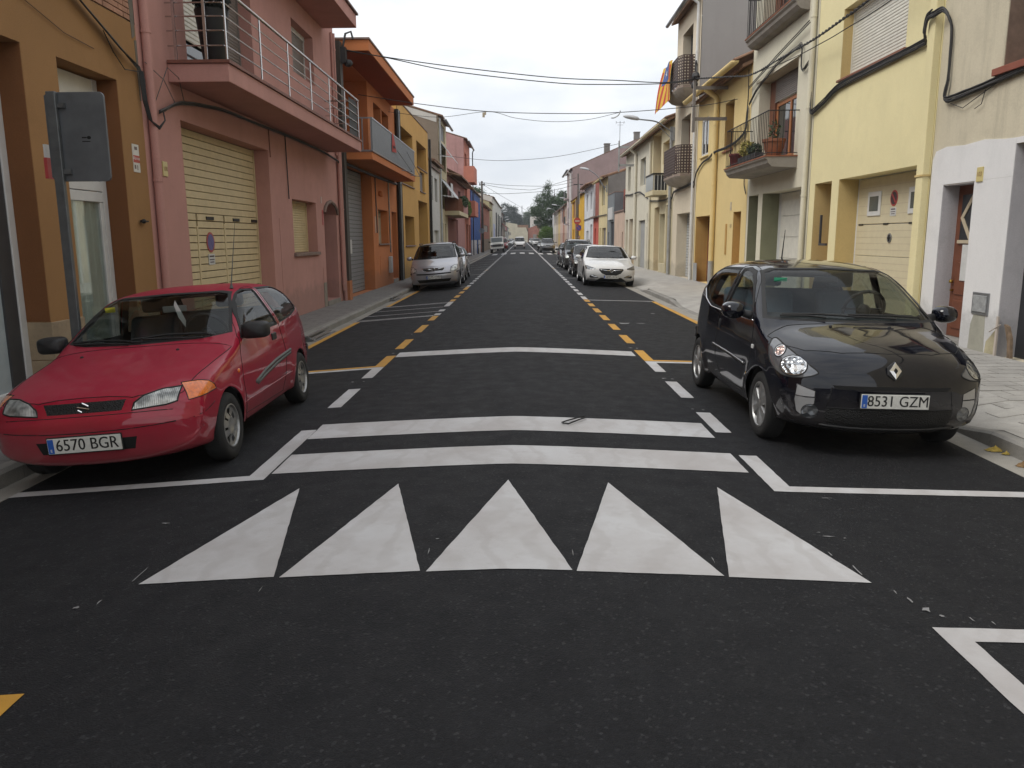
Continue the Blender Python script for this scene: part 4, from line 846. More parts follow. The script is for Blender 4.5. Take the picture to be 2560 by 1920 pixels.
# yellow 2
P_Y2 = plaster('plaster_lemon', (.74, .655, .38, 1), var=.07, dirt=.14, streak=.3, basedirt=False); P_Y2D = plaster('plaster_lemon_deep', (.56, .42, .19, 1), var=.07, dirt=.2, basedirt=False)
h = House('lemon_house', 'lemon-yellow house with cream sectional garage door and white roller blind above', 'R', 12.94, 18.28, 8.0, P_Y2, roof='none', depth=9); X = h.X
h.hole(14.15, 16.93, 4.77, 6.14, .30); h.hole(17.0, 17.97, .06, 2.83, .65); h.hole(13.29, 16.63, .06, 2.83, .40); h.build()
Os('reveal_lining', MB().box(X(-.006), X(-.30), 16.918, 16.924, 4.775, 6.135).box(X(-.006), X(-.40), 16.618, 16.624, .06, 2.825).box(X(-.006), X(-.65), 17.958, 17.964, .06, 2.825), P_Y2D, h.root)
w = h.shutter(14.15, 16.93, 4.80, 6.13, .22, SH['white'], .058, .01, frame=SH['white']); h.sill(14.15, 16.93, 4.80, par=w, mat=SH['brown'], t=.04, back=.2); O('shutter_box', MB().box(X(-.18), X(-.24), 14.2, 16.88, 6.06, 6.13), SH['white'], w)
O('door', MB().box(X(-.65), X(-.7), 17.0, 17.97, .06, 2.83), SH['orange'], h.root)
gd = O('garage_door', MB().box(X(-.40), X(-.44), 13.29, 16.63, .06, 2.83), M_FR_W, h.root)
M_GDC = simple('garage_cream', (.60, .53, .36, 1), .45, var=.06)
for i in range(4):
    z0, z1 = ((.08, .70), (.708, 1.31), (1.318, 1.91), (1.93, 2.80))[i]; p = O('door_panel', MB().box(X(-.375), X(-.40), 13.36, 16.50, z0, z1), M_GDC, gd, bevel=.006)
    for k in range(4): O('groove', MB().box(X(-.373), X(-.3745), 13.37, 16.49, z0+(k+1)*(z1-z0)/5-.004, z0+(k+1)*(z1-z0)/5+.004), SH['beige'], p)
for (a, b) in ((15.46, 16.03), (13.78, 14.36)):
    q = O('door_light', MB().box(X(-.355), X(-.374), a, b, 2.08, 2.54), M_FR_W, gd, bevel=.008); O('pane', MB().box(X(-.352), X(-.354), a+.09, b-.09, 2.17, 2.45), simple('tinted_pane', (.10, .115, .11, 1), .12), q)
noparking(h, 14.94, 2.38, -.374, .145, gd); 
for y in (14.2, 15.2, 16.3): O('hinge', MB().box(X(-.365), X(-.375), y-.10, y+.10, 1.905, 1.935), M_IRON, gd)
O('lock', MB().lathe([(.001, X(-.36)), (.085, X(-.36)), (.085, X(-.375))], 20, (0, 15.0, 1.66), 'x'), M_STEEL, gd); O('lock_bar', MB().box(X(-.35), X(-.36), 14.985, 15.015, 1.60, 1.72).box(X(-.35), X(-.359), 14.94, 15.06, 1.65, 1.67), M_IRON, gd)
O('rain_duct', MB().box(X(.12), X(.0), 12.96, 13.17, .1, 7.9), P_Y2, h.root, bevel=.012); O('duct_clip', MB().box(X(.135), X(-.0), 12.945, 13.185, 2.62, 2.65), P_Y2D, h.root)
Os('letter_box', MB().box(X(-.02), X(-.06), 17.55, 17.6, 1.55, 2.15).box(X(-.02), X(-.06), 17.2, 17.6, 1.50, 1.55), M_FR_D, h.root)
bundle(h, [(18.42, 5.35, .06), (18.36, 4.45, .06), (18.25, 4.38, .05), (17.6, 4.50, .04), (16.9, 4.66, .04), (15.5, 4.70, .04), (14.1, 4.71, .04), (13.35, 4.72, .05), (13.22, 4.80, .14), (13.10, 5.0, .17), (12.94, 5.03, .17)], 8, .013, .10)
# cream 3 with two balconies
P_C3 = plaster('plaster_ivory', (.64, .60, .47, 1), var=.08, dirt=.25, streak=.4)
h = House('ivory_house', 'ivory house with curved iron balconies and brown patio door, left of the lemon house', 'R', 18.30, 23.28, 10.5, P_C3, roof='none', depth=9); X = h.X
h.hole(18.78, 21.82, .06, 2.83, .45); h.hole(22.2, 23.12, .06, 2.83, .55); h.hole(19.50, 22.56, 3.55, 5.78, .38); h.hole(19.50, 22.56, 6.98, 9.2, .38); h.build()
Os('reveal_lining', MB().box(X(-.006), X(-.55), 23.108, 23.114, .06, 2.825).box(X(-.006), X(-.45), 21.808, 21.814, .06, 2.825), SH['olive'], h.root); O('door', MB().box(X(-.55), X(-.6), 22.2, 23.12, .06, 2.83), SH['cement'], h.root)
gd = O('garage_door', MB().box(X(-.45), X(-.48), 18.78, 21.82, .06, 2.83), M_FR_W, h.root)
for z0, z1 in ((.08, .60), (.61, 1.14), (1.15, 1.68), (1.69, 2.22), (2.23, 2.80)): O('door_panel', MB().box(X(-.42), X(-.445), 18.85, 21.50, z0, z1), SH['white'], gd, bevel=.005)
noparking(h, 19.35, 2.35, -.418, .14, gd); O('lock', MB().lathe([(.001, X(-.405)), (.08, X(-.405)), (.08, X(-.419))], 18, (0, 19.45, 1.72), 'x'), M_STEEL, gd)
def ironbal(h, y0, y1, z, d, ht, plants=False):
    X = h.X; b = O('balcony', MB().prism([(X(0), z-.02), (X(d-.02), z-.02), (X(d), z), (X(d), z-.05), (X(d-.05), z-.09), (X(d-.07), z-.16), (X(d-.16), z-.24), (X(0), z-.27)][1:]+[(X(0), z-.02)], 'y', y0, y1), concrete('balcony_stone', (.30, .27, .23, 1)), h.root, smooth=30)
    O('edge_tiles', MB().box(X(0), X(d+.015), y0-.015, y1+.015, z-.018, z+.012), M_TERRA, b)
    O('hand_rail', MB().tube([(X(0), y0+.03, z+ht), (X(d-.04), y0+.03, z+ht), (X(d-.04), y1-.03, z+ht), (X(0), y1-.03, z+ht)], .014, 6), M_IRON, b); O('bottom_rail', MB().tube([(X(0), y0+.03, z+.07), (X(d-.04), y0+.03, z+.07), (X(d-.04), y1-.03, z+.07), (X(0), y1-.03, z+.07)], .010, 6), M_IRON, b)
    n = int((y1-y0)/.135); me = MB().tube([(0, 0, .02), (0, 0, ht)], .0085, 5).mesh('baluster'); me.materials.append(M_IRON)
    for i in range(n+1):
        o = bpy.data.objects.new('baluster', me); COL.objects.link(o); o.parent = b; o.location = (X(d-.04), y0+.03+(y1-y0-.06)*i/n, z)
    for yy in (y0+.03, y1-.03):
        for k in range(1, 6): o = bpy.data.objects.new('baluster', me); COL.objects.link(o); o.parent = b; o.location = (X((d-.04)*k/6), yy, z)
    return b
ironbal(h, 19.22, 23.05, 3.56, .75, 1.02); ironbal(h, 18.95, 22.9, 6.95, .36, 1.0)
for zz in (3.56, 6.98):
    Os('patio_frame', MB().box(X(-.30), X(-.40), 19.50, 19.78, zz, zz+2.2).box(X(-.30), X(-.40), 22.10, 22.56, zz, zz+2.2).box(X(-.30), X(-.40), 19.78, 22.10, zz, zz+.10), M_FR_B, h.root)
    w = h.glass(19.80, 22.08, zz+.1, zz+1.62, .34, SH['orange'] if zz < 4 else M_FR_B, n=2, fw_=.11); h.shutter(19.80, 22.08, zz+1.62, zz+2.21, .30, SH['taupe'], .05, .01)
O('cornice', MB().box(X(.035), X(0), 19.3, 22.8, 5.80, 5.86), P_C3, h.root); h.pipe(18.42, .1, 10, P_C3, .06, .08)
p = wthing('flower_pot', 'round terracotta pot with a dark succulent on the ivory balcony by the patio door', 'plant pot', (X(.40), 19.75, 3.57)); O('pot', MB().lathe([(.15, 3.572), (.24, 3.80), (.25, 3.92), (.27, 3.92), (.27, 3.99), (.22, 3.99), (.001, 3.97)], 18, (X(.4), 19.75, 0)), M_TERRA, p, smooth=40); leafball('succulent', (X(.4), 19.75, 4.22), (.14, .14, .25), 60, M_FOL, p, .06, 8)
p = wthing('flower_pot', 'small red plastic pot at the far corner of the ivory balcony', 'plant pot', (X(.5), 22.75, 3.57)); O('pot', MB().lathe([(.13, 3.572), (.19, 3.88), (.21, 3.90), (.21, 3.95), (.001, 3.93)], 16, (X(.5), 22.75, 0)), simple('pot_red', (.20, .035, .035, 1), .6), p, smooth=40)
p = wthing('window_box', 'long dark planter of yellow-green flowers along the ivory balcony railing', 'planter', (X(.5), 21.4, 3.57)); O('trough', MB().box(X(.38), X(.60), 20.6, 22.2, 3.572, 3.78), M_FR_D, p, bevel=.01); leafball('flowers', (X(.5), 21.75, 3.98), (.16, .5, .2), 260, M_FOLY, p, .06, 9); leafball('leaves', (X(.5), 21.0, 3.88), (.14, .4, .14), 200, M_FOL, p, .06, 10)
bundle(h, [(23.3, 5.35, .05), (22.6, 5.62, .05), (21.0, 5.92, .05), (19.4, 6.0, .05), (19.15, 5.98, .05), (19.1, 5.45, .05), (18.6, 5.50, .06)], 4, .013, .05); bundle(h, [(23.35, 5.8, .06), (21.0, 6.1, .08), (18.6, 6.35, .1)], 2, .014, .04)
# yellow 4, low with tile eave
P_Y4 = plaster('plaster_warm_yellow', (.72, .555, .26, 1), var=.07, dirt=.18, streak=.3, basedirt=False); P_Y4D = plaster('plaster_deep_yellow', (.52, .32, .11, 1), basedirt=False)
h = House('warm_yellow_house', 'low warm-yellow house with tiled eave and yellow gutter between ivory and tall cream houses', 'R', 23.3, 30.15, 6.45, P_Y4, depth=9, ridge=1.9); X = h.X
h.hole(27.63, 30.0, .06, 2.43, .5); h.hole(28.42, 29.52, 4.5, 5.8, .08); h.hole(23.86, 24.73, .06, 2.44, .35); h.hole(25.12, 26.2, 4.35, 5.82, .3); h.build()
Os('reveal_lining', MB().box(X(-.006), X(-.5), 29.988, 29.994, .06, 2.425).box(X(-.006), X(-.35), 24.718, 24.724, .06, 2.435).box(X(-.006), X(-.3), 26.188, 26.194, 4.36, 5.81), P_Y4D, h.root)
d = h.door(27.63, 30.0, .06, 2.43, .46, SH['brown'], panels=0); O('leaf_gap', MB().box(X(-.458), X(-.46), 28.8, 28.82, .08, 2.4), M_DARK, d)
h.door(23.86, 24.73, .06, 2.44, .33, SH['gold'], panels=1); w = h.glass(28.42, 29.52, 4.5, 5.8, .02, n=2, fw_=.09); h.sill(28.42, 29.52, 4.5, par=w, mat=P_Y4); h.glass(25.12, 26.2, 4.36, 5.82, .27, n=1); h.sill(25.12, 26.2, 4.36, mat=M_TERRA)
Os('bare_plinth', MB().box(X(.014), X(0), 29.55, 30.14, .06, .75).box(X(.014), X(0), 27.2, 27.62, .06, .45), SH['cement'], h.root)
h.eave_tiles(.52, .085, .2, z=6.62, rows=3.5, drop=.40); h.gutter(6.52, .5, .11, P_Y4, 23.32, 30.12)
h.pipe(27.0, .9, 6.1, P_Y4, .085, .1, bend=.48); h.pipe(27.0, .06, .9, SH['cement'], .09, .1, False)
for (d_, zz) in ((1.05, 6.28), (1.05, 5.35)): O('bracket_arm', MB().box(X(d_), X(0), 26.0, 26.06, zz-.05, zz+.05), SH['taupe'], h.root)
O('bracket_mast', MB().box(X(1.0), X(1.08), 25.98, 26.08, 4.95, 6.75), SH['taupe'], h.root); O('insulator_hook', MB().tube([(X(1.04), 26.0, 6.75), (X(1.04), 26.0, 7.0), (X(1.0), 26.1, 7.1), (X(.95), 26.2, 7.0), (X(.95), 26.2, 6.7)], .022, 6).ell((X(1.0), 26.1, 6.62), (.13, .2, .16), 8, 6).ell((X(.95), 26.5, 6.45), (.1, .25, .12), 8, 6), M_IRON, h.root)
O('gas_pipe', MB().box(X(.03), X(0), 25.4, 25.55, 1.15, 2.1), P_Y4D, h.root, bevel=.01); O('door_plate', MB().box(X(.012), X(0), 24.95, 25.1, 2.5, 2.75), SH['beige'], h.root)
put_text('101', .16, M_DARKRED, h.root, (0, -1, 0), (0, 0, 1), (X(.01), 24.95, 2.02), 'house_number')
bundle(h, [(30.1, 3.5, .1), (29.9, 4.0, .06), (29.0, 4.28, .05), (28.0, 4.35, .05), (26.9, 4.42, .14), (25.8, 4.45, .05), (24.5, 4.5, .05), (23.6, 4.7, .05), (23.4, 5.3, .05)], 5, .014, .06); bundle(h, [(23.5, 6.3, .05), (23.45, 5.5, .05), (23.6, 4.8, .05), (23.5, 3.2, .04), (23.3, 2.9, .04)], 3, .008, .03)
# tall 5
P_T5 = plaster('plaster_bone', (.64, .56, .43, 1), var=.07, dirt=.22, streak=.35); P_T5S = plaster('plaster_grey_gable', (.33, .315, .30, 1), var=.06, dirt=.15, streak=.4, basedirt=False)
h = House('tall_cream_house', 'tall narrow cream house with grey gable wall and two perforated brown balconies', 'R', 30.2, 34.66, 10.3, P_T5, depth=10, ridge=1.7, sidemat=P_T5S); X = h.X
for a in (('s', 31.12, 33.66, .06, 2.64, .45, 'lgrey'), ('g', 31.54, 33.30, 4.1, 6.35, .32, M_FR_B), ('g', 31.6, 33.5, 7.35, 9.58, .32, M_FR_D)): h.op(*a, **({'pitch': .11, 'amp': .03} if a[0] == 's' else {}))
h.fill(); h.eave_tiles(.42, drop=.34, rows=2.5, z=10.35); h.gutter(10.22, .45, .08); h.pipe(30.4, .1, 9.9, M_FR_W, .055, .08, bend=.44)
M_PERF = simple('perforated_brown', (.075, .048, .040, 1), .6, .2)
def perfpanel(o, e1, n1, n2, hgt, name='perforated_panel', parent=None):
    """sheet from o along vector e1, height hgt, with n1 x n2 square holes"""
    mb = MB(); o, e1 = Vector(o), Vector(e1); L_ = e1.length; u = e1.normalized(); cw, ch = L_/n1, hgt/n2; b = .25
    us = [0.0]; zs_ = [0.0]
    for i in range(n1): us += [(i+b)*cw, (i+1-b)*cw]
    for j in range(n2): zs_ += [(j+b)*ch, (j+1-b)*ch]
    us.append(L_); zs_.append(hgt)
    v = [tuple(o+u*a+Vector((0, 0, z))) for z in zs_ for a in us]; m = len(us)
    f = [(j*m+i, j*m+i+1, (j+1)*m+i+1, (j+1)*m+i) for j in range(len(zs_)-1) for i in range(m-1) if not (i % 2 == 1 and j % 2 == 1)]
    ob = O(name, mb.add(v, f), M_PERF, parent); s = ob.modifiers.new('t', 'SOLIDIFY'); s.thickness = .012; return ob
for z, y0, y1, d in ((7.28, 31.0, 34.0, .58), (4.07, 30.95, 34.0, .60)):
    ang = [(0, y0), (d*.75, y0), (d, y0+.35), (d, y1-.35), (d*.75, y1), (0, y1)]
    b = O('balcony', MB().prism([(X(a), q) for a, q in ang], 'z', z-.09, z), concrete('balcony_lip', (.28, .22, .18, 1)), h.root)
    v = []; 
    for k, (sc, dz_) in enumerate(((1.0, -.092), (.93, -.16), (.75, -.28), (.45, -.36), (.1, -.40))):
        v += [(X(a*sc), (y0+y1)/2+(q-(y0+y1)/2)*(.5+.5*sc), z+dz_) for a, q in ang]
    O('corbel', MB().add(v, [(6*k+i, 6*k+(i+1) % 6, 6*k+6+(i+1) % 6, 6*k+6+i) for k in range(4) for i in range(6)]+[(24, 25, 26, 27, 28, 29)]), concrete('corbel_stone', (.42, .37, .31, 1)), b, smooth=40)
    for (a0, q0), (a1, q1) in zip(ang, ang[1:]):
        L_ = math.hypot(a1-a0, q1-q0); perfpanel((X(a0), q0, z+.02), (X(a1)-X(a0), q1-q0, 0), max(3, int(L_/.105)), 10, 1.04, parent=b)
fl = wthing('flag', 'red, yellow and blue starred flag draped over the upper perforated balcony', 'flag', (X(.7), 33.9, 7.6))
def fpt(u, t): return (X(.63)-t*(.08+.22*u)-.10*u-.04*math.sin(6*u+4*t), 32.2+1.5*u+.10*t, 8.40-.06*u+.03*math.sin(8*u)-t*(1.45+.30*u))
n1, n2 = 8, 14
def strip(name, u0, u1, t0, t1, mat, off=0.):
    v = []; f = []
    for j in range(n2+1):
        for i in range(n1+1):
            p = fpt(u0+(u1-u0)*i/n1, t0+(t1-t0)*j/n2); v.append((p[0]-off, p[1], p[2]))
    f = [(j*(n1+1)+i, j*(n1+1)+i+1, (j+1)*(n1+1)+i+1, (j+1)*(n1+1)+i) for j in range(n2) for i in range(n1)]
    return O(name, MB().add(v, f), mat, fl, smooth=True)
M_FY, M_FRD, M_FB = simple('flag_yellow', (.62, .38, .04, 1), .8), simple('flag_red2', (.45, .05, .03, 1), .8), simple('flag_blue', (.06, .10, .30, 1), .8)
strip('yellow_field', 0, 1, 0, 1, M_FY)
for a in (.05, .32, .60, .86): strip('red_stripe', a, a+.12, .40 if a > .2 and a < .8 else .1, 1, M_FRD, .004)
strip('blue_triangle', .22, .80, 0, .42, M_FB, .008); O('white_star', MB().poly([(lambda q: (q[0]-.02, q[1], q[2]))(fpt(.5+.16*math.cos(R(90+36*k))*(1 if k % 2 == 0 else .42), .2-.09*math.sin(R(90+36*k))*(1 if k % 2 == 0 else .42))) for k in range(10)]), M_WHITE_S, fl)
bundle(h, [(34.6, 3.3, .06), (34.2, 3.55, .06), (33, 3.60, .06), (31.5, 3.64, .06), (30.3, 3.7, .06)], 4, .014, .06)
# R6, R7
P_R6 = plaster('plaster_buttermilk', (.64, .56, .37, 1), var=.08, dirt=.22); P_R7 = plaster('plaster_pale_cream', (.64, .60, .49, 1), var=.09, dirt=.25)
h = House('buttermilk_house', 'buttermilk two-storey house with glazed grey balcony and tan recess, left of the tall cream house', 'R', 34.7, 40.95, 6.62, P_R6, depth=9, ridge=1.6); X = h.X
for a in (('v', 37.92, 40.2, 3.62, 6.56, .6, 'tan'), ('v', 35.76, 37.44, 4.95, 5.9, .35, 'tan'), ('s', 36.5, 37.9, .5, 2.75, .3, 'lgrey'), ('v', 38.0, 39.37, .08, 3.1, .3, 'tan'), ('v', 35.45, 36.2, .08, 3.1, .3, 'beige')): h.op(*a)
h.fill(); h.eave_tiles(.40, rows=2.5, z=6.66, drop=.33); h.gutter(6.58, .42, .08, P_R6); h.pipe(34.95, .06, 6.3, SH['cement'], .07, .09); h.pipe(40.6, .06, 6.3, P_R7, .06, .08)
b = O('balcony', MB().box(X(0), X(.65), 36.15, 38.3, 3.55, 3.74), P_R6, h.root, bevel=.01); O('glazed_panel', MB().box(X(.60), X(.625), 36.2, 38.25, 3.78, 4.42), simple('wired_glass', (.30, .33, .32, 1), .3), b); O('rail', MB().box(X(.58), X(.64), 36.18, 38.28, 4.42, 4.50).box(X(0), X(.58), 36.18, 36.23, 4.42, 4.50), M_IRON, b)
for d_ in (.1, .25, .4, .55): O('baluster', MB().box(X(d_), X(d_+.02), 36.19, 36.22, 3.742, 4.42), M_FR_W, b)
O('side_panel', MB().box(X(.02), X(.57), 36.235, 36.25, 3.76, 4.41), SH['dark'], b)
bundle(h, [(34.8, 2.9, .06), (34.9, 3.4, .06), (36, 3.32, .06), (38, 3.36, .06), (40.9, 3.5, .05)], 3, .014, .05)
h = House('pale_cream_house', 'long pale cream house with cement-filled doorways and flaking lower wall', 'R', 41.0, 50.6, 6.62, P_R7, depth=9, ridge=1.6); X = h.X
for a in (('g', 42.55, 44.4, 4.42, 5.83, .2), ('g', 48.3, 49.5, 4.43, 5.85, .2), ('v', 42.35, 44.6, .06, 2.6, .12, 'cement'), ('v', 46.35, 48.6, .06, 2.77, .25, 'tan'), ('v', 49.1, 50.2, .06, 2.77, .2, 'beige'), ('v', 41.05, 41.7, .1, 2.2, .15, 'beige'), ('g', 41.05, 41.7, 2.35, 2.9, .1)): h.op(*a)
h.fill(); h.eave_tiles(.38, rows=2.2, z=6.66, drop=.33); h.gutter(6.58, .40, .08, P_R7); h.pipe(45.6, .6, 6.2, P_R7, .085, .1, bend=.4)
bundle(h, [(41, 3.6, .05), (44, 4.1, .05), (45.5, 4.12, .12), (48, 4.16, .05), (50.4, 4.2, .05), (50.5, 3.2, .05)], 3, .02, .05)
for (d_, zz) in ((.9, 6.75), (.9, 5.75)): O('bracket_arm', MB().box(X(d_), X(0), 46.7, 46.78, zz-.06, zz+.06), SH['cement'], h.root)
O('bracket_mast', MB().box(X(.86), X(.94), 46.7, 46.8, 5.4, 7.1), SH['cement'], h.root)
P_PP = plaster('plaster_pale_pink', (.56, .42, .33, 1), dirt=.4, streak=.8); P_RB = simple('red_brick_wall', (.27, .075, .05, 1), .9, var=.3, scale=3, bump=.4, bscale=25); P_CONC = concrete('bare_concrete', (.20, .185, .17, 1), var=.25, scale=.8)
h = House('pale_pink_wall_house', 'single-storey peeling pale pink front with red brick upper room set back', 'R', 50.65, 56.3, 3.3, P_PP, depth=9, roof='flat'); h.op('d', 51.5, 52.0, .1, 2.05, .1, 'taupe').fill()
O('brick_upper', MB().box(h.X(-.6), h.X(-8), 53.2, 56.25, 3.37, 4.95), P_RB, h.root); O('coping', MB().box(h.X(.06), h.X(-.2), 50.66, 56.28, 3.365, 3.45), M_SILL, h.root); O('roof_hatch', MB().box(h.X(-.4), h.X(-1.2), 51.4, 52.6, 3.37, 4.1), SH['beige'], h.root)
P_GR = plaster('plaster_slate', (.19, .205, .215, 1), var=.1)
h = House('slate_house', 'small slate-grey front with dark door and blank white signboard', 'R', 56.4, 61.0, 4.78, P_GR, depth=9, roof='flat'); h.op('d', 56.6, 58.6, .06, 2.8, .1, 'dark').op('g', 59.6, 60.2, 1.0, 2.1, .1, M_FR_D).fill(); O('signboard', MB().box(h.X(.12), h.X(0), 57.0, 59.6, 2.95, 3.8), M_WHITE_S, h.root, bevel=.01)
P_C10 = plaster('plaster_butter', (.64, .54, .31, 1)); 
h = House('butter_house', 'butter-yellow two-storey house with bare concrete gable above the slate front', 'R', 61.05, 67.8, 6.2, P_C10, depth=11, ridge=1.7, sidemat=P_CONC)
for a in (('g', 63.25, 65.4, 4.2, 5.7, .15), ('d', 62.0, 64.9, .06, 2.45, .15, 'taupe'), ('d', 66.0, 67, .06, 2.45, .1, 'beige')): h.op(*a)
h.fill(); h.eave_tiles(.5, .1, .25, rows=2.5, drop=.3); h.gutter(6.1, .5, .1, P_C10); bundle(h, [(61.1, 3.4, .06), (67.7, 3.45, .06)], 3, .02, .05)
P_RED = plaster('plaster_coral', (.50, .11, .08, 1)); h = House('coral_house', 'low coral-red front with exposed red brick storey set back above', 'R', 67.9, 72.9, 3.5, P_RED, depth=10, roof='flat'); h.op('d', 70.1, 71.6, .06, 2.48, .1, 'red').fill()
O('brick_storey', MB().box(h.X(-.15), h.X(-8), 67.95, 72.85, 3.57, 6.75), P_RB, h.root); O('canopy', MB().box(h.X(.35), h.X(0), 67.95, 72.85, 3.4, 3.495), M_SILL, h.root)
P_W12 = plaster('plaster_cool_white', (.66, .67, .68, 1)); h = House('cool_white_house', 'clean white two-storey house with tall slim windows beside the coral front', 'R', 73.0, 83.4, 6.5, P_W12, depth=9, ridge=1.6)
for a in (('v', 79.0, 80.8, 4.25, 5.85, .2, 'lgrey'), ('v', 74.3, 76.2, 4.25, 5.85, .2, 'lgrey'), ('v', 74.0, 76.15, .06, 2.9, .2, 'cement'), ('v', 77.9, 80.8, .06, 2.34, .12, 'lgrey')): h.op(*a)
h.fill(); h.eave_tiles(.7, .12, .3, rows=2.5, drop=.3); bundle(h, [(73.1, 3.5, .06), (83.3, 3.45, .06)], 3, .025, .05); O('bracket', MB().box(h.X(.9), h.X(0), 79, 79.1, 6.0, 6.1).box(h.X(.9), h.X(.82), 79, 79.1, 4.9, 6.8), SH['cement'], h.root)
P_Y13 = plaster('plaster_saffron', (.62, .36, .035, 1)); h = House('saffron_house', 'saffron-yellow house with blank wall and maroon shutters, behind the no-entry sign', 'R', 83.6, 103.9, 6.25, P_Y13, depth=9, ridge=.8)
for a in (('s', 98.6, 101.7, 4.1, 5.95, .1, 'maroon'), ('d', 96, 97.5, .06, 2.6, .1, 'orange'), ('d', 99.2, 101.5, .06, 2.7, .1, 'orange')): h.op(*a)
h.fill(); O('cornice', MB().box(h.X(.15), h.X(0), 94.4, 103.8, 6.0, 6.2), P_Y13, h.root); h.pipe(94.3, .1, 6, SH['taupe'], .1, .12, False)
P_MV = plaster('plaster_mauve', (.33, .245, .235, 1), var=.15, dirt=.3, streak=.6, basedirt=False); P_MVF = plaster('plaster_mauve_front', (.50, .42, .41, 1))
h = House('mauve_house', 'tall mauve house with broad weathered gable, two chimneys and a rooftop aerial', 'R', 104.0, 116, 10.4, P_MVF, depth=16, ridge=3.4, sidemat=P_MV)
for z in (.06, 3.6, 6.9):
    for y in (105.2, 108.6, 112.2): h.op('g' if z > 1 else 'd', y, y+1.6, z, z+(2.3 if z < 1 else 2.1), .2, M_FR_D if z > 1 else 'dark')
h.fill(); h.gutter(10.25, .6, .16); h.pipe(104.4, .1, 9.6, M_FR_W, .12, .2, bend=.5)
for (d_, zz) in ((-4.2, 12.6), (-8.0, 14.0)): O('chimney', MB().box(h.X(d_), h.X(d_-.7), 105.5, 106.3, zz-.6, zz+.9).box(h.X(d_+.06), h.X(d_-.76), 105.44, 106.36, zz+.9, zz+1.0), P_CONC, h.root)
for z in (3.4, 6.7): b = O('balcony', MB().box(h.X(0), h.X(.7), 107.5, 111.5, z, z+.15), P_MVF, h.root); O('railing', MB().box(h.X(.66), h.X(.7), 107.5, 111.5, z+.15, z+1.1), M_IRON, b)
O('aerial', MB().tube([(h.X(-6.2), 106, 13.6), (h.X(-6.2), 106, 16.4)], .04, 5).tube([(h.X(-5.7), 106, 16.2), (h.X(-6.8), 106, 16.2)], .02, 4).tube([(h.X(-5.9), 106, 15.9), (h.X(-6.6), 106, 15.9)], .02, 4).tube([(h.X(-5.7), 105.8, 16.35), (h.X(-5.7), 106.2, 16.05)], .02, 4).tube([(h.X(-6.7), 105.8, 16.35), (h.X(-6.7), 106.2, 16.05)], .02, 4), M_STEEL, h.root)
rowc = [('terracotta-trimmed beige cottage next to the mauve house', (.52, .40, .32), 116.1, 122, 6.5), ('dusty red-brown cottage in the far right row', (.40, .20, .15), 122.1, 127, 6.3), ('pinkish beige cottage in the far right row', (.54, .40, .34), 127.1, 136, 6.45), ('sand-yellow cottage in the far right row', (.56, .42, .20), 136.1, 143, 6.3), ('grey-beige cottage with slim doors in the far right row', (.48, .42, .34), 143.1, 152, 6.4), ('off-white cottage closing the far right row', (.56, .52, .46), 152.1, 162, 6.3)]
for i, (lb, c, y0, y1, z) in enumerate(rowc):
    h = House('cottage', lb, 'R', y0, y1, z, plaster('plaster_row_%d' % i, (*c, 1)), depth=9, ridge=1.3); w_ = y1-y0
    for k in range(2): h.op('g', y0+w_*(.12+.5*k), y0+w_*(.34+.5*k), 4.0, 5.5, .15, M_FR_D if i % 2 else M_FR_W); h.op('d', y0+w_*(.12+.5*k), y0+w_*(.34+.5*k), .06, 2.4, .15, ('brown', 'orange', 'dark', 'cement')[(i+k) % 4])
    h.fill(); h.gutter(z-.12, .38, .1, SH['taupe'])
h = House('brick_shed', 'tall thin red-brick and white gable standing before the big tree', 'R', 163, 172, 6.6, P_W12, depth=7, roof='flat', sidemat=P_RB); h.op('d', 165, 168, .06, 2.4, .1, 'grey').fill()
h = House('garden_wall', 'long low white garden wall running under the big tree', 'R', 172.2, 300, 2.6, P_WH, depth=.4, roof='flat', cat='wall'); h.op('d', 230, 234, .06, 2.2, .1, 'grey').fill()
# street end
ew = wthing('end_wall', 'pale cream windowless building closing the end of the street', 'building', (-1.8, 330, 0))
O('wall', MB().prism([(-8.5, -.3), (2.4, -.3), (2.4, 4.0), (1.6, 5.95), (-1.8, 5.95), (-1.97, 7.3), (-5.3, 7.9), (-8.5, 8.2)], 'y', 330, 340), plaster('plaster_sand', (.52, .47, .35, 1), basedirt=False), ew); O('dark_roof', MB().box(-1.9, 2.6, 333, 341, 5.0, 7.0), M_TILER, ew)
for i in range(3): O('plaster_joint', MB().box(-8.0, 1.6, 329.97, 329.99, 1.6+i*1.6, 1.68+i*1.6), SH['beige'], ew)
ew = wthing('far_brick_building', 'weathered brown brick shed at the street end, right of the cream wall', 'building', (5, 332, 0)); O('wall', MB().prism([(2.42, -.3), (7.2, -.3), (7.2, 6.9), (6.2, 6.9), (2.5, 5.6), (2.42, 4)], 'y', 331, 341), P_BRK, ew); O('door', MB().box(4.5, 6.0, 330.95, 331, -.3, 3.2), SH['taupe'], ew)
ew = wthing('far_white_building', 'narrow white building rising behind the brown brick shed', 'building', (6, 350, 0)); O('wall', MB().box(3.6, 8.5, 342.5, 356, -.3, 10.6), P_WH, ew); O('window', MB().box(5, 6.2, 342.42, 342.5, 7.6, 9.2), M_GLASS, ew)
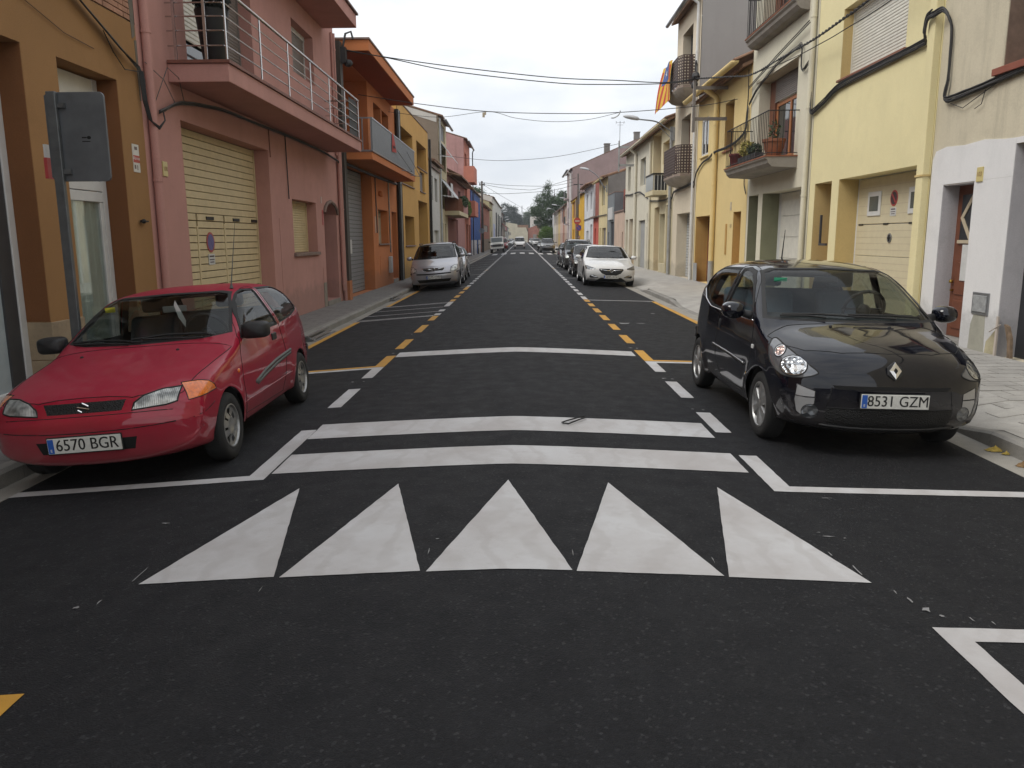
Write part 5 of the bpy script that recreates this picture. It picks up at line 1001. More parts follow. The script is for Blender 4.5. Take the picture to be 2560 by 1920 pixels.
# ================================================================ vehicles
def cr(pts, n):
    """centripetal Catmull-Rom through rows of an array, resampled to n by length of the first two columns"""
    P = np.array(pts, float); P = np.vstack([2*P[0]-P[1], P, 2*P[-1]-P[-2]]); out = []
    for i in range(1, len(P)-2):
        p0, p1, p2, p3 = P[i-1], P[i], P[i+1], P[i+2]
        d = lambda a, b: max(1e-4, np.linalg.norm((b-a)[:2])**.5)
        t0 = 0; t1 = t0+d(p0, p1); t2 = t1+d(p1, p2); t3 = t2+d(p2, p3)
        for t in np.linspace(t1, t2, 14, endpoint=False):
            A1 = (t1-t)/(t1-t0)*p0+(t-t0)/(t1-t0)*p1; A2 = (t2-t)/(t2-t1)*p1+(t-t1)/(t2-t1)*p2; A3 = (t3-t)/(t3-t2)*p2+(t-t2)/(t3-t2)*p3
            B1 = (t2-t)/(t2-t0)*A1+(t-t0)/(t2-t0)*A2; B2 = (t3-t)/(t3-t1)*A2+(t-t1)/(t3-t1)*A3
            out.append((t2-t)/(t2-t1)*B1+(t-t1)/(t2-t1)*B2)
    out.append(P[-2]); out = np.array(out)
    s = np.concatenate([[0], np.cumsum(np.linalg.norm(np.diff(out[:, :2], axis=0), axis=1))])
    q = np.linspace(0, s[-1], n); return np.stack([np.interp(q, s, out[:, k]) for k in range(out.shape[1])], 1)
def sm(e0, e1, x):
    t = np.clip((x-e0)/(e1-e0), 0, 1); return t*t*(3-2*t)
class Car:
    def __init__(c, sp, M=110, qn=9, rows=22, qb=7):
        c.sp = sp; top = cr(sp['top'], M); top[:, 2] = np.minimum(top[:, 2], .24); bot = cr([(a, b, .06) for a, b in sp['bot']], M)
        sb = np.concatenate([[0], np.cumsum(np.linalg.norm(np.diff(bot[:, :2], axis=0), axis=1))])
        bot[:, 2] = .06+(top[0, 2]-.06)*sm(.62, .10, sb)+(top[-1, 2]-.06)*sm(.62, .10, sb[-1]-sb)
        plan = np.array(sp['plan']); belt = sp['belt']; lean = sp['lean']; n = sp.get('n', 2.5); zs = sp.get('zs', .62); sill = sp.get('sill', .93)
        wc = sp['wheels']; ra = sp['arch']; zw = sp['rw']; fl = sp.get('flare', .018)
        def Wd(x, z):
            w = np.interp(x, plan[:, 0], plan[:, 1])*(1-.15*(1-np.clip(x/.34, 0, 1))**2)*(1-.10*(1-np.clip((sp['L']-x)/.3, 0, 1))**2); zb = np.interp(x, [p[0] for p in belt], [p[1] for p in belt])
            low = sill+(1-sill)*sm(.12, zs*.8, z); upn = 1-.028*sm(zs, 1, (z-zs)/(np.maximum(zb-zs, .05))*(1-zs)+zs)
            f = np.where(z < zs, low, upn); ww = w*f; dz = z-zb; soft = .03
            dzp = .5*(dz+np.sqrt(dz*dz+soft*soft))
            ww = ww-lean*dzp-.12*np.clip(dz, 0, 1)**2
            for x0 in wc:
                r = np.hypot(x-x0, z-zw); ahead = (x0-x) if x0 < sp['L']/2 else (x-x0); ww = ww+fl*np.exp(-((r-ra-.02)/.075)**2)*sm(1.25, .5, z/ (zw+ra))*(1-.9*sm(.05, .30, ahead))
            return np.maximum(ww, .05)
        c.Wd = Wd
        def nrm(P):
            t = np.gradient(P[:, :2], axis=0); t /= np.linalg.norm(t, axis=1)[:, None]+1e-9; return np.stack([t[:, 1], -t[:, 0]], 1)
        nt_ = nrm(top); cen = np.array([sp['L']/2, .6])
        # inward: towards the middle of the profile
        sgn = np.sign(((cen-top[:, :2])*nt_).sum(1)); nt_ *= np.where(np.abs(sgn) < .5, 1, np.sign(np.median(sgn)))[:, None] if False else np.sign(np.median(sgn))
        nb_ = nrm(bot); nb_ *= np.sign(np.median(((cen-bot[:, :2])*nb_).sum(1)))
        def gs(P, sg=2.6*M/110):
            k = np.arange(-9, 10); w = np.exp(-.5*(k/sg)**2); w /= w.sum(); Q = np.vstack([2*P[0]-P[9:0:-1], P, 2*P[-1]-P[-2:-11:-1]])
            return np.stack([np.convolve(Q[:, j], w, 'valid') for j in range(P.shape[1])], 1)
        def inner(P, nn):
            Ps = gs(P[:, :2]); ns = gs(nn); ns /= np.linalg.norm(ns, axis=1)[:, None]; return Ps+ns*gs(P[:, 2:3])
        Ti, Bi = inner(top, nt_), inner(bot, nb_)
        phi = np.linspace(0, math.pi/2, qn+1); g = np.sin(phi)**(2/n); dd = 1-np.cos(phi)**(2/n)
        cols = []
        for k in range(qn+1):
            P = top[:, :2]+(Ti-top[:, :2])*dd[k]; cols.append((P[:, 0], P[:, 1], g[k]))
        T1 = np.stack(cols[-1][:2], 1)
        phb = np.linspace(math.pi/2, 0, qb+1); colsb = []
        for k in range(qb+1):
            P = bot[:, :2]+(Bi-bot[:, :2])*(1-max(0, math.cos(phb[k]))**(2/n)); colsb.append((P[:, 0], P[:, 1], math.sin(phb[k])**(2/n)))
        B1 = np.stack(colsb[0][:2], 1)
        for r in range(1, rows):
            P = T1+(B1-T1)*(r/rows); cols.append((P[:, 0], P[:, 1], 1.0))
        cols += colsb
        V = []
        for (x, z, gg) in cols: V.append(np.stack([x, Wd(x, z)*gg, z], 1))
        V = np.stack(V, 1)                                  # M x K x 3
        K = V.shape[1]; bm = bmesh.new(); idx = {}
        def vert(i, k, s):
            if k in (0, K-1): s = 1
            if (i, k, s) not in idx:
                p = V[i, k]; y = 0 if k in (0, K-1) else p[1]*s; idx[(i, k, s)] = bm.verts.new((p[0], y, p[2]))
            return idx[(i, k, s)]
        for s in (1, -1):
            for i in range(M-1):
                for k in range(K-1):
                    q = [vert(i, k, s), vert(i, k+1, s), vert(i+1, k+1, s), vert(i+1, k, s)]
                    try: bm.faces.new(q if s < 0 else q[::-1])
                    except ValueError: pass
        bmesh.ops.remove_doubles(bm, verts=bm.verts, dist=.0015)
        bmesh.ops.recalc_face_normals(bm, faces=bm.faces)
        if sp.get('shape'):
            for v in bm.verts: sp['shape'](v)
        bm.normal_update(); c.bm = bm; c.tag = bm.faces.layers.int.new('tag'); c.ntag = 0; c.names = {}
    VIEW = dict(side=(Vector((1, 0, 0)), Vector((0, 0, 1))), front=(Vector((0, 1, 0)), Vector((0, 0, 1))), top=(Vector((1, 0, 0)), Vector((0, 1, 0))))
    def carve(c, key, poly, view='side', cond=None, ang=None, only=None, smooth=0):
        """cut a polygon into the skin; faces inside get the tag of key"""
        bm = c.bm; L = c.tag
        if key not in c.names: c.ntag += 1; c.names[key] = c.ntag
        t = c.names[key]; polys = [poly]
        if view == 'quarter':
            al = R(ang); V_ = [(Vector((math.sin(al), math.cos(al), 0)), Vector((0, 0, 1))), (Vector((math.sin(al), -math.cos(al), 0)), Vector((0, 0, 1)))]; jobs = [(V_[0], poly), (V_[1], poly)]
        elif view == 'front2': jobs = [(c.VIEW['front'], poly), (c.VIEW['front'], [(-a, b) for a, b in poly])]
        elif view == 'top2': jobs = [(c.VIEW['top'], poly), (c.VIEW['top'], [(a, -b) for a, b in poly])]
        else: jobs = [(c.VIEW[view], poly)]
        for ji, ((a, b), pl) in enumerate(jobs):
            if smooth:
                P = np.array(pl+[pl[0]], float); P = np.vstack([P[-2], P, P[1]]); out = []
                for i in range(1, len(P)-2):
                    p0, p1, p2, p3 = P[i-1:i+3]
                    for s in np.linspace(0, 1, smooth, endpoint=False): out.append(.5*((2*p1)+(-p0+p2)*s+(2*p0-5*p1+4*p2-p3)*s*s+(-p0+3*p1-3*p2+p3)*s**3))
                pl = [tuple(o) for o in out]
            def ok(f):
                if only is not None and f[L] != only: return False
                return cond(f.calc_center_median(), f.normal, ji) if cond else True
            us = [p[0] for p in pl]; ws = [p[1] for p in pl]; box = (min(us)-.02, max(us)+.02, min(ws)-.02, max(ws)+.02)
            def fb(f):
                u = [v.co.dot(a) for v in f.verts]; w = [v.co.dot(b) for v in f.verts]; return min(u), max(u), min(w), max(w)
            cand = [f for f in bm.faces if ok(f)]; cand = [f for f in cand if (lambda q: q[1] > box[0] and q[0] < box[1] and q[3] > box[2] and q[2] < box[3])(fb(f))]
            live = set(cand)
            for p, q in zip(pl, pl[1:]+pl[:1]):
                eb = (min(p[0], q[0])-1e-4, max(p[0], q[0])+1e-4, min(p[1], q[1])-1e-4, max(p[1], q[1])+1e-4)
                sel = [f for f in live if f.is_valid and (lambda r: r[1] > eb[0] and r[0] < eb[1] and r[3] > eb[2] and r[2] < eb[3])(fb(f))]
                if not sel: continue
                nn = a*(q[1]-p[1])-b*(q[0]-p[0]); co = a*p[0]+b*p[1]
                if nn.length < 1e-7: continue
                ge = list({e for f in sel for e in f.edges})+list({v for f in sel for v in f.verts})+sel
                r_ = bmesh.ops.bisect_plane(bm, geom=ge, plane_co=co, plane_no=nn.normalized(), dist=1e-5)
                live |= {g for g in r_['geom'] if isinstance(g, bmesh.types.BMFace)}
                live = {f for f in live if f.is_valid}
            for f in live:
                m = f.calc_center_median(); u, w = m.dot(a), m.dot(b); ins = False
                for (x1, y1), (x2, y2) in zip(pl, pl[1:]+pl[:1]):
                    if (y1 > w) != (y2 > w) and u < (x2-x1)*(w-y1)/(y2-y1)+x1: ins = not ins
                if ins and (only is None or f[L] == only): f[L] = t
        return t
    def part(c, key, name, mat, parent, inset=0, recess=0, gap=0, gapmat=None, split=True, thick=0, gapname='gasket', smooth=True):
        """lift the faces of a tag off the skin into objects of their own (one per connected piece)"""
        bm = c.bm; L = c.tag; t = 0 if key is None else c.names[key]
        fs = [f for f in bm.faces if f[L] == t]; groups = []; seen = set()
        if split and key is not None:
            for f in fs:
                if f in seen: continue
                st = [f]; g = []; seen.add(f)
                while st:
                    q = st.pop(); g.append(q)
                    for e in q.edges:
                        for o in e.link_faces:
                            if o not in seen and o[L] == t: seen.add(o); st.append(o)
                groups.append(g)
        else: groups = [fs]
        objs = []
        for g in groups:
            if len(g) < 2 and key is not None: continue
            nb = bmesh.new(); mp_ = {}; vn = {}
            for f in g:
                for v in f.verts:
                    if v not in mp_: mp_[v] = nb.verts.new(v.co-v.normal*inset); vn[mp_[v]] = v.normal.copy()
                try: nb.faces.new([mp_[v] for v in f.verts])
                except ValueError: pass
            nb.normal_update()
            bed = [e for e in nb.edges if len(e.link_faces) == 1]
            segs = [(e.verts[0].co.copy(), e.verts[1].co.copy()) for e in bed]
            chains = None
            if gap: chains = c.chains(bed)
            if recess:
                r_ = bmesh.ops.extrude_face_region(nb, geom=nb.faces[:]); nv = [q for q in r_['geom'] if isinstance(q, bmesh.types.BMVert)]
                av = sum((f.normal*f.calc_area() for f in nb.faces), Vector()).normalized() if False else None
                old = {tuple(round(x, 5) for x in v.co): n_ for v, n_ in vn.items() if v.is_valid}
                for v in nv:
                    n_ = old.get(tuple(round(x, 5) for x in v.co), v.normal); v.co -= n_*recess
                bmesh.ops.recalc_face_normals(nb, faces=nb.faces)
            me = bpy.data.meshes.new(name); nb.to_mesh(me); nb.free()
            o = _link0(name, me, mat, parent, smooth=45 if recess else smooth); objs.append(o)
            if thick: s = o.modifiers.new('t', 'SOLIDIFY'); s.thickness = thick; s.offset = -1
            if gap and chains:
                mb = MB()
                for ch in chains: mb.tube(ch, gap, 5, cap=False)
                _link0(gapname, mb.mesh(gapname), gapmat or M_RUB, o, smooth=True)
        return objs
    @staticmethod
    def chains(edges):
        adj = {}
        for e in edges:
            a, b = e.verts; adj.setdefault(a, []).append(b); adj.setdefault(b, []).append(a)
        out = []; used = set()
        for s in list(adj):
            if s in used: continue
            ch = [s]; used.add(s); cur = s
            while True:
                nx = [q for q in adj[cur] if q not in used]
                if not nx: break
                cur = nx[0]; used.add(cur); ch.append(cur)
            pts = [v.co.copy() for v in ch]
            if len(pts) > 2: pts.append(pts[0].copy())
            # thin out
            keep = [pts[0]]
            for p in pts[1:]:
                if (p-keep[-1]).length > .012: keep.append(p)
            if len(keep) > 2: out.append(keep)
        return out
    def delete(c, key):
        t = c.names[key]; bmesh.ops.delete(c.bm, geom=[f for f in c.bm.faces if f[c.tag] == t], context='FACES')
    def hit(c, o, d):
        if not hasattr(c, '_bvh'):
            from mathutils.bvhtree import BVHTree
            c._bvh = BVHTree.FromBMesh(c.bm)
        r = c._bvh.ray_cast(Vector(o), Vector(d)); return r[0], r[1]
M_RUB = simple('rubber_black', (.012, .012, .012, 1), .7); M_GAPK = simple('seam_black', (.006, .006, .006, 1), .9)
M_TYRE = simple('tyre', (.016, .016, .016, 1), .85, var=.25, scale=20, bump=.3); M_PLAST = simple('black_plastic', (.014, .014, .015, 1), .55, bump=.15, bscale=300); M_GPLAST = simple('grey_plastic', (.085, .09, .085, 1), .6)
M_ALLOY = simple('wheel_silver', (.36, .36, .355, 1), .38, .7, var=.25, scale=25); M_CHROME = simple('chrome', (.75, .75, .75, 1), .08, 1.0, var=.05); M_INT = simple('car_interior', (.085, .085, .09, 1), .85); M_SEATB = simple('seat_cloth_blue', (.11, .15, .19, 1), .9); M_DASH = simple('dashboard', (.03, .03, .032, 1), .7)
M_CGL = thinglass('car_glass', (.72, .78, .77, 1), (1, 1, 1, 1), 1.5, .0); M_CGLD = thinglass('car_glass_dark', (.34, .38, .39, 1), (1, 1, 1, 1), 1.5, .03)
M_PLATEW = simple('plate_white', (.62, .62, .58, 1), .4, var=.15, scale=30); M_PLATEB = simple('plate_blue', (.02, .10, .42, 1), .4); M_INK = simple('plate_ink', (.008, .008, .008, 1), .5); M_AMBER = simple('amber_lens', (.75, .16, .005, 1), .15, coat=1, var=.35, scale=40); M_REDL = simple('red_lens', (.40, .01, .01, 1), .15, coat=1)
def lampmat(name, col, sc, metal=.75):
    m = NT(name); tcn = m.n('ShaderNodeTexCoord'); vo = m.n('ShaderNodeTexVoronoi', {'Vector': tcn.outputs['Object'], 'Scale': sc}); 
    m.l(m.mix(m.ramp(vo.outputs['Color'], .2, .9), scl(col, .55), col), m.b.inputs['Base Color']); m.b.inputs['Metallic'].default_value = metal; m.b.inputs['Roughness'].default_value = .22; m.b.inputs['Coat Weight'].default_value = 1; m.b.inputs['Coat Roughness'].default_value = .03
    m.bump(vo.outputs['Distance'], .9, .02); return m.m
def flutedlamp(name):
    m = NT(name); tcn = m.n('ShaderNodeTexCoord'); wv = m.n('ShaderNodeTexWave', {'Vector': tcn.outputs['Object'], 'Scale': 26.0, 'Distortion': 1.2, 'Detail': 1.0}, bands_direction='Y'); nz_ = m.n('ShaderNodeTexNoise', {'Vector': tcn.outputs['Object'], 'Scale': 11.0, 'Detail': 2.0}).outputs[0]
    m.l(m.mix(m.ramp(nz_, .38, .62), (.16, .17, .165, 1), (.62, .64, .62, 1)), m.b.inputs['Base Color']); m.b.inputs['Metallic'].default_value = .55; m.b.inputs['Roughness'].default_value = .3; m.b.inputs['Coat Weight'].default_value = 1; m.b.inputs['Coat Roughness'].default_value = .02
    m.bump(m.math('ADD', wv.outputs[1], m.math('MULTIPLY', nz_, 2.0)), .5, .006); return m.m
M_LAMP = flutedlamp('headlamp_fluted'); M_LAMPC = lampmat('headlamp_clear', (.50, .52, .54, 1), 26, .9); M_LAMPD = lampmat('headlamp_dark', (.16, .17, .18, 1), 18, .6)
M_MESH = NT('grille_mesh'); _v = M_MESH.n('ShaderNodeTexVoronoi', {'Vector': M_MESH.n('ShaderNodeTexCoord').outputs['Object'], 'Scale': 60.0}, feature='DISTANCE_TO_EDGE'); M_MESH.l(M_MESH.ramp(_v.outputs[0], .02, .12, (.014, .014, .014, 1), (.002, .002, .002, 1)), M_MESH.b.inputs['Base Color']); M_MESH.b.inputs['Roughness'].default_value = .6; M_MESH.bump(_v.outputs[0], .8, .01); M_MESH = M_MESH.m

def wheel_mesh(r, w, rr, style, mats):
    """returns list of (name, mesh, material, child list); axis along y, outer face at +y"""
    h = w/2; ty = MB().lathe([(rr*.98, -h*.9), (rr+.012, -h), (r-.03, -h*1.04), (r-.008, -h*.86), (r, -h*.6), (r, h*.6), (r-.008, h*.86), (r-.03, h*1.04), (rr+.012, h), (rr*.98, h*.9)], 40, axis='y')
    n_gro = []
    for q in (-.45, 0, .45): n_gro.append(MB().lathe([(r+.0008, h*q-.005), (r+.0008, h*q+.005)], 40, axis='y'))
    tm = ty.mesh('tyre'); fixn(tm)
    rim = MB().lathe([(rr, -h*.85), (rr*.93, -h*.5), (rr*.90, h*.55), (rr*.985, h*.86), (rr*1.005, h*.97), (rr*.94, h*.99), (rr*.90, h*.80)], 40, axis='y')
    dark = MB().lathe([(.001, h*.05), (rr*.92, h*.05)], 32, axis='y')
    fc = MB()
    if style[0] == 'spoke':
        n = style[1]; wid = style[2]; 
        for i in range(n):
            a = 2*math.pi*i/n+.3; ca, sa = math.cos(a), math.sin(a)
            def pt(rad, off, y): return (rad*ca-off*sa, y, rad*sa+off*ca)
            w0, w1 = wid, wid*style[3]
            prof = [(.04, w0*.7, h*.80), (rr*.45, w0, h*.84), (rr*.92, w1, h*.78)]
            v = []
            for (rad, ww, y) in prof: v += [pt(rad, -ww, y-.012), pt(rad, -ww*.72, y+.008), pt(rad, ww*.72, y+.008), pt(rad, ww, y-.012), pt(rad, ww, y-.04), pt(rad, -ww, y-.04)]
            fc.add(v, [(6*k+j, 6*k+(j+1) % 6, 6*k+6+(j+1) % 6, 6*k+6+j) for k in range(2) for j in range(6)])
        fc.lathe([(.001, h*.93), (rr*.16, h*.92), (rr*.22, h*.86), (rr*.30, h*.80), (rr*.30, h*.6)], 24, axis='y')
    else:      # pressed steel wheel with cover: disc with holes round the rim
        n = style[1]; seg = 8*n; v = []; f = []
        rings = [(.001, h*.78), (rr*.20, h*.80), (rr*.30, h*.90), (rr*.42, h*.88), (rr*.58, h*.70), (rr*.80, h*.74), (rr*.93, h*.80)]
        for (rad, y) in rings:
            for k in range(seg): a = 2*math.pi*k/seg; v.append((rad*math.cos(a), y, rad*math.sin(a)))
        for i in range(len(rings)-1):
            for k in range(seg):
                if i == 4 and k % 8 in (2, 3, 4, 5): continue
                if i == 3 and k % 8 in (3, 4): continue
                f.append((i*seg+k, i*seg+(k+1) % seg, (i+1)*seg+(k+1) % seg, (i+1)*seg+k))
        fc.add(v, f)
    return tm, rim.mesh('rim'), dark.mesh('d'), fc.mesh('hub_cap')
def add_wheels(root, sp, mats=None):
    r, w, rr = sp['rw'], sp['ww'], sp['rr']; tm, rm, dm, fm = wheel_mesh(r, w, rr, sp['wstyle'], mats)
    for m_ in (rm, dm, fm): fixn(m_)
    wm = sp.get('wmat', M_ALLOY)
    tm.materials.append(M_TYRE); rm.materials.append(wm); dm.materials.append(M_GAPK); fm.materials.append(wm)
    for me in (tm, rm, fm):
        for p in me.polygons: p.use_smooth = True
        if hasattr(me, 'set_sharp_from_angle'): me.set_sharp_from_angle(angle=R(38))
    for x in sp['wheels']:
        for s in (1, -1):
            t = _link0('wheel', tm, None, root); t.location = (x, s*(sp['track']/2), r); t.rotation_euler = (0, random.uniform(0, 6), 0 if s > 0 else math.pi)
            for nme, me in (('rim', rm), ('brake_shadow', dm), ('hub_cap', fm)): _link0(nme, me, None, t)
def plate(root, x, z, txt, tilt=0., y=0., w=.52, hgt=.11):
    p = O('number_plate', MB().box(-.006, .006, -w/2, w/2, -hgt/2, hgt/2), M_PLATEW, root, bevel=.003); p.location = (x, y, z); p.rotation_euler = (0, tilt, 0)
    O('plate_band', MB().box(-.0068, -.0058, w/2-.045, w/2-.004, -hgt/2+.004, hgt/2-.004), M_PLATEB, p)
    put_text('E', .026, M_PLATEW, p, (0, -1, 0), (0, 0, 1), (-.0078, w/2-.024, -hgt*.28), bold=.0008)
    
    for dy in (-.0011, .0011):
        l_ = put_text(txt, .118, M_INK, p, (0, -1, 0), (0, 0, 1), (-.0072-dy*.2, 0, 0), space=1.0); l_.scale.y = .90; l_.location.y = -.02+dy
    O('plate_rim', MB().box(.004, .008, -w/2-.008, w/2+.008, -hgt/2-.008, hgt/2+.008), M_RUB, p)
    return p
def liner(c, root, sp):
    """dark wheel houses and floor"""
    for x in sp['wheels']:
        for s in (1, -1):
            n = 18; v = []; ra = sp['arch']+.005; W_ = float(c.Wd(np.array([x]), np.array([sp['rw']+sp['arch']*.5]))[0])-.02
            for y in (s*W_, s*.42):
                for k in range(n+1):
                    a = -.15+(math.pi+.3)*k/n; v.append((x+ra*math.cos(a), y, sp['rw']+ra*math.sin(a)))
            o = O('wheel_arch', MB().add(v, [(k, k+1, n+2+k, n+1+k) for k in range(n)]+[tuple(range(n+1, 2*n+2))]), M_GAPK, root, smooth=True)
def interior(root, sp, rhd=False):
    s = sp['int']; z0, xd, xf, xr, ht, w = s['z0'], s['dash'], s['front'], s['rear'], s['h'], s['w']
    O('cabin_floor', MB().box(xd-.25, xr+.75, -w, w, z0-.35, z0-.02), M_INT, root)
    O('dashboard', MB().prism([(xd-.20, z0), (xd-.08, s['dz']-.03), (xd+.08, s['dz']), (xd+.24, s['dz']-.09), (xd+.27, z0)], 'y', -w, w), M_DASH, root, bevel=.03)
    sm_ = s.get('seat', M_INT)
    for y in (.36, -.36):
        q = O('seat', MB().prism([(xf+.02, z0), (xf+.12, z0+ht*.5), (xf+.22, z0+ht), (xf+.32, z0+ht), (xf+.25, z0+ht*.4), (xf+.2, z0)], 'y', y-.24, y+.24), sm_, root, bevel=.06, seg=3)
        O('headrest', MB().prism([(xf+.24, z0+ht+.03), (xf+.25, z0+ht+.19), (xf+.33, z0+ht+.19), (xf+.34, z0+ht+.03)], 'y', y-.13, y+.13), sm_, q, bevel=.035, seg=3)
    O('rear_seat', MB().prism([(xr, z0), (xr+.16, z0+ht*.95), (xr+.28, z0+ht*.95), (xr+.25, z0)], 'y', -w+.08, w-.08), sm_, root, bevel=.05, seg=3)
    yw = -.36                                      # steering wheel on the car's left
    cx, cz, ta = xd+.36, s['dz']+.02, R(25); n = 20; pts = [(cx+.19*math.sin(2*math.pi*k/n)*math.sin(ta)*-1, yw+.19*math.cos(2*math.pi*k/n), cz+.19*math.sin(2*math.pi*k/n)*math.cos(ta)) for k in range(n+1)]
    q = O('steering_wheel', MB().tube(pts, .016, 6), M_PLAST, root, smooth=True); O('steering_hub', MB().ell((cx, yw, cz-.02), (.05, .07, .07), 10, 6).tube([(cx, yw-.18, cz), (cx, yw+.18, cz)], .014, 5), M_PLAST, q)
def mirror(root, x, z, y, size, mat, arm, style='oval', glass=True):
    for s in (1, -1):
        a, b, d = size; me = MB()
        prof = [(.02, -1.0), (.55, -.88), (.85, -.55), (.98, -.1), (1.0, .35), (.97, .75)] if style == 'oval' else [(.05, -1.0), (.75, -.9), (.95, -.5), (1.0, 0), (1.0, .75)]
        v = []; n = 20
        for (rad, h_) in prof:
            for k in range(n):
                t = 2*math.pi*k/n; ct, st = math.cos(t), math.sin(t)
                e = .5 if style == 'box' else .85
                v.append((x+h_*d, s*(y+a*rad*math.copysign(abs(ct)**e, ct)), z+b*rad*math.copysign(abs(st)**e, st)))
        f = [(i*n+k, i*n+(k+1) % n, (i+1)*n+(k+1) % n, (i+1)*n+k) for i in range(len(prof)-1) for k in range(n)]+[tuple(range(n))]
        o = O('door_mirror', me.add(v, f), mat, root, smooth=True)
        O('mirror_glass', MB().add([(x+d*.72, s*(y+a*.95*math.cos(2*math.pi*k/16)), z+b*.93*math.sin(2*math.pi*k/16)) for k in range(16)], [tuple(range(16))]), M_CHROME, o)
        O('mirror_arm', MB().tube([(x+d*.2, s*(y-a*.8), z-b*.3), (x+d*.4, s*(y-a-arm[0]), z-b*.3+arm[1])], [.032, .045], 8), M_PLAST, o, smooth=True)
def wiper(c, root, pts, name='wiper'):
    o = O(name, MB().tube(pts, .009, 5), M_RUB, root); return o
def on_front(c, y, z, off=.0):
    p, n = c.hit((-1, y, z), (1, 0, 0)); return (p+n*off if n.x < 0 else p-n*off) if p is not None else Vector((0, y, z))
def on_side(c, x, z, s=1, off=0.):
    p, n = c.hit((x, 3*s, z), (0, -s, 0)); return p+(n if n.y*s > 0 else -n)*off
def on_top(c, x, y, off=0.):
    p, n = c.hit((x, y, 4), (0, 0, -1)); return p+(n if n.z > 0 else -n)*off
def surf_strip(c, root, pts, w, mat, name, view='side', s=1, off=.002):
    """thin raised moulding following the skin; pts in view coordinates"""
    P = []
    for a, b in zip(pts, pts[1:]):
        m = max(1, int(math.hypot(b[0]-a[0], b[1]-a[1])/.05))
        for k in range(m): P.append((a[0]+(b[0]-a[0])*k/m, a[1]+(b[1]-a[1])*k/m))
    P.append(pts[-1])
    Q = [on_side(c, a, b, s, off) if view == 'side' else on_front(c, a, b, off) if view == 'front' else on_top(c, a, b, off) for a, b in P]
    return O(name, MB().tube(Q, w, 6), mat, root, smooth=True)
def place(root, x, y, yaw, tilt, zg):
    """x,y: ground point of the car's middle; yaw: rear swings to +x; tilt: rise of the road per metre towards +x"""
    ex = Vector((math.sin(yaw), math.cos(yaw), 0)); ez = Vector((-tilt, 0, 1)).normalized(); ex = (ex-ez*ex.dot(ez)).normalized(); ey = ez.cross(ex)
    M_ = Matrix((ex, ey, ez)).transposed().to_4x4(); M_.translation = Vector((x, y, zg)); root.matrix_world = M_
def finish(c, root, sp, paint, glass, common):
    L2 = sp['L']/2
    for x in sp['wheels']:
        n = 28; ra = sp['arch']
        pl = [(x+ra*math.cos(2*math.pi*k/n), sp['rw']+ra*math.sin(2*math.pi*k/n)) for k in range(n)]
        c.carve('arch', pl, 'side', lambda m, n_, j: abs(n_.y) > .25 and abs(m.y) > .4 and m.z < sp['rw']+ra+.02)
    c.delete('arch')

def shift_children(root, dx):
    for ch in root.children: ch.location.x += dx
def base_car(sp, name, label, cat, paint, glass, group=None, res=(110, 9, 22, 7), lining=True):
    c = Car(sp, *res); root = thing(name, label, cat, (0, 0, 0), 0, group)
    finish(c, root, sp, paint, glass, None)
    fr = lambda m, n, j: n.x < -.12 and n.z > .1 and sp['ws'][0] < m.x < sp['ws'][1]
    c.carve('wst', sp['wst'], 'front', fr, smooth=sp.get('wsm', 0)); c.carve('wsg', sp['wsg'], 'front', fr, only=c.names['wst'], smooth=sp.get('wsm', 0))
    sd = lambda m, n, j: abs(n.y) > .3 and m.z > sp.get('winz', .7)
    for i, (o_, in_) in enumerate(sp['side']):
        c.carve('swt', o_, 'side', lambda m, n, j: sd(m, n, j) and True, only=0, smooth=sp.get('ssm', 0))
        c.carve('swg%d' % i, in_, 'side', sd, only=c.names['swt'], smooth=sp.get('ssm', 0))
    if 'rw_' in sp:
        rr_ = lambda m, n, j: n.x > .15 and m.x > sp['rwx']
        c.carve('rwg', sp['rw_'], 'front', rr_)
    return c, root
def glass_parts(c, root, sp, glass, trim):
    c.part('wst', 'windscreen_surround', trim, root); c.part('wsg', 'windscreen', glass, root, inset=.004)
    for o in c.part('swt', 'window_surround', trim, root): pass
    for i in range(len(sp['side'])): c.part('swg%d' % i, 'side_window', glass, root, inset=.005)
    if 'rw_' in sp: c.part('rwg', 'rear_window', glass, root, inset=.004, gap=.012)
def lining_from(c, root):
    bm = c.bm; L = c.tag; nb = bmesh.new(); mp_ = {}; sp = c.sp; x0, x1 = sp['ws'][0]-.1, sp['L']-.12; z0 = sp['int']['z0']
    for f in bm.faces:
        if f[L] == 0 or f[L] in (c.names.get('door', -1), c.names.get('swt', -1), c.names.get('wst', -1), c.names.get('hatch', -1)):
            m = f.calc_center_median()
            if x0 < m.x < x1 and m.z > z0-.1:
                for v in f.verts:
                    if v not in mp_: mp_[v] = nb.verts.new(v.co-v.normal*.022)
                try: nb.faces.new([mp_[v] for v in f.verts])
                except ValueError: pass
    me = bpy.data.meshes.new('headlining'); nb.to_mesh(me); nb.free(); _link0('headlining', me, M_INT, root, smooth=True)

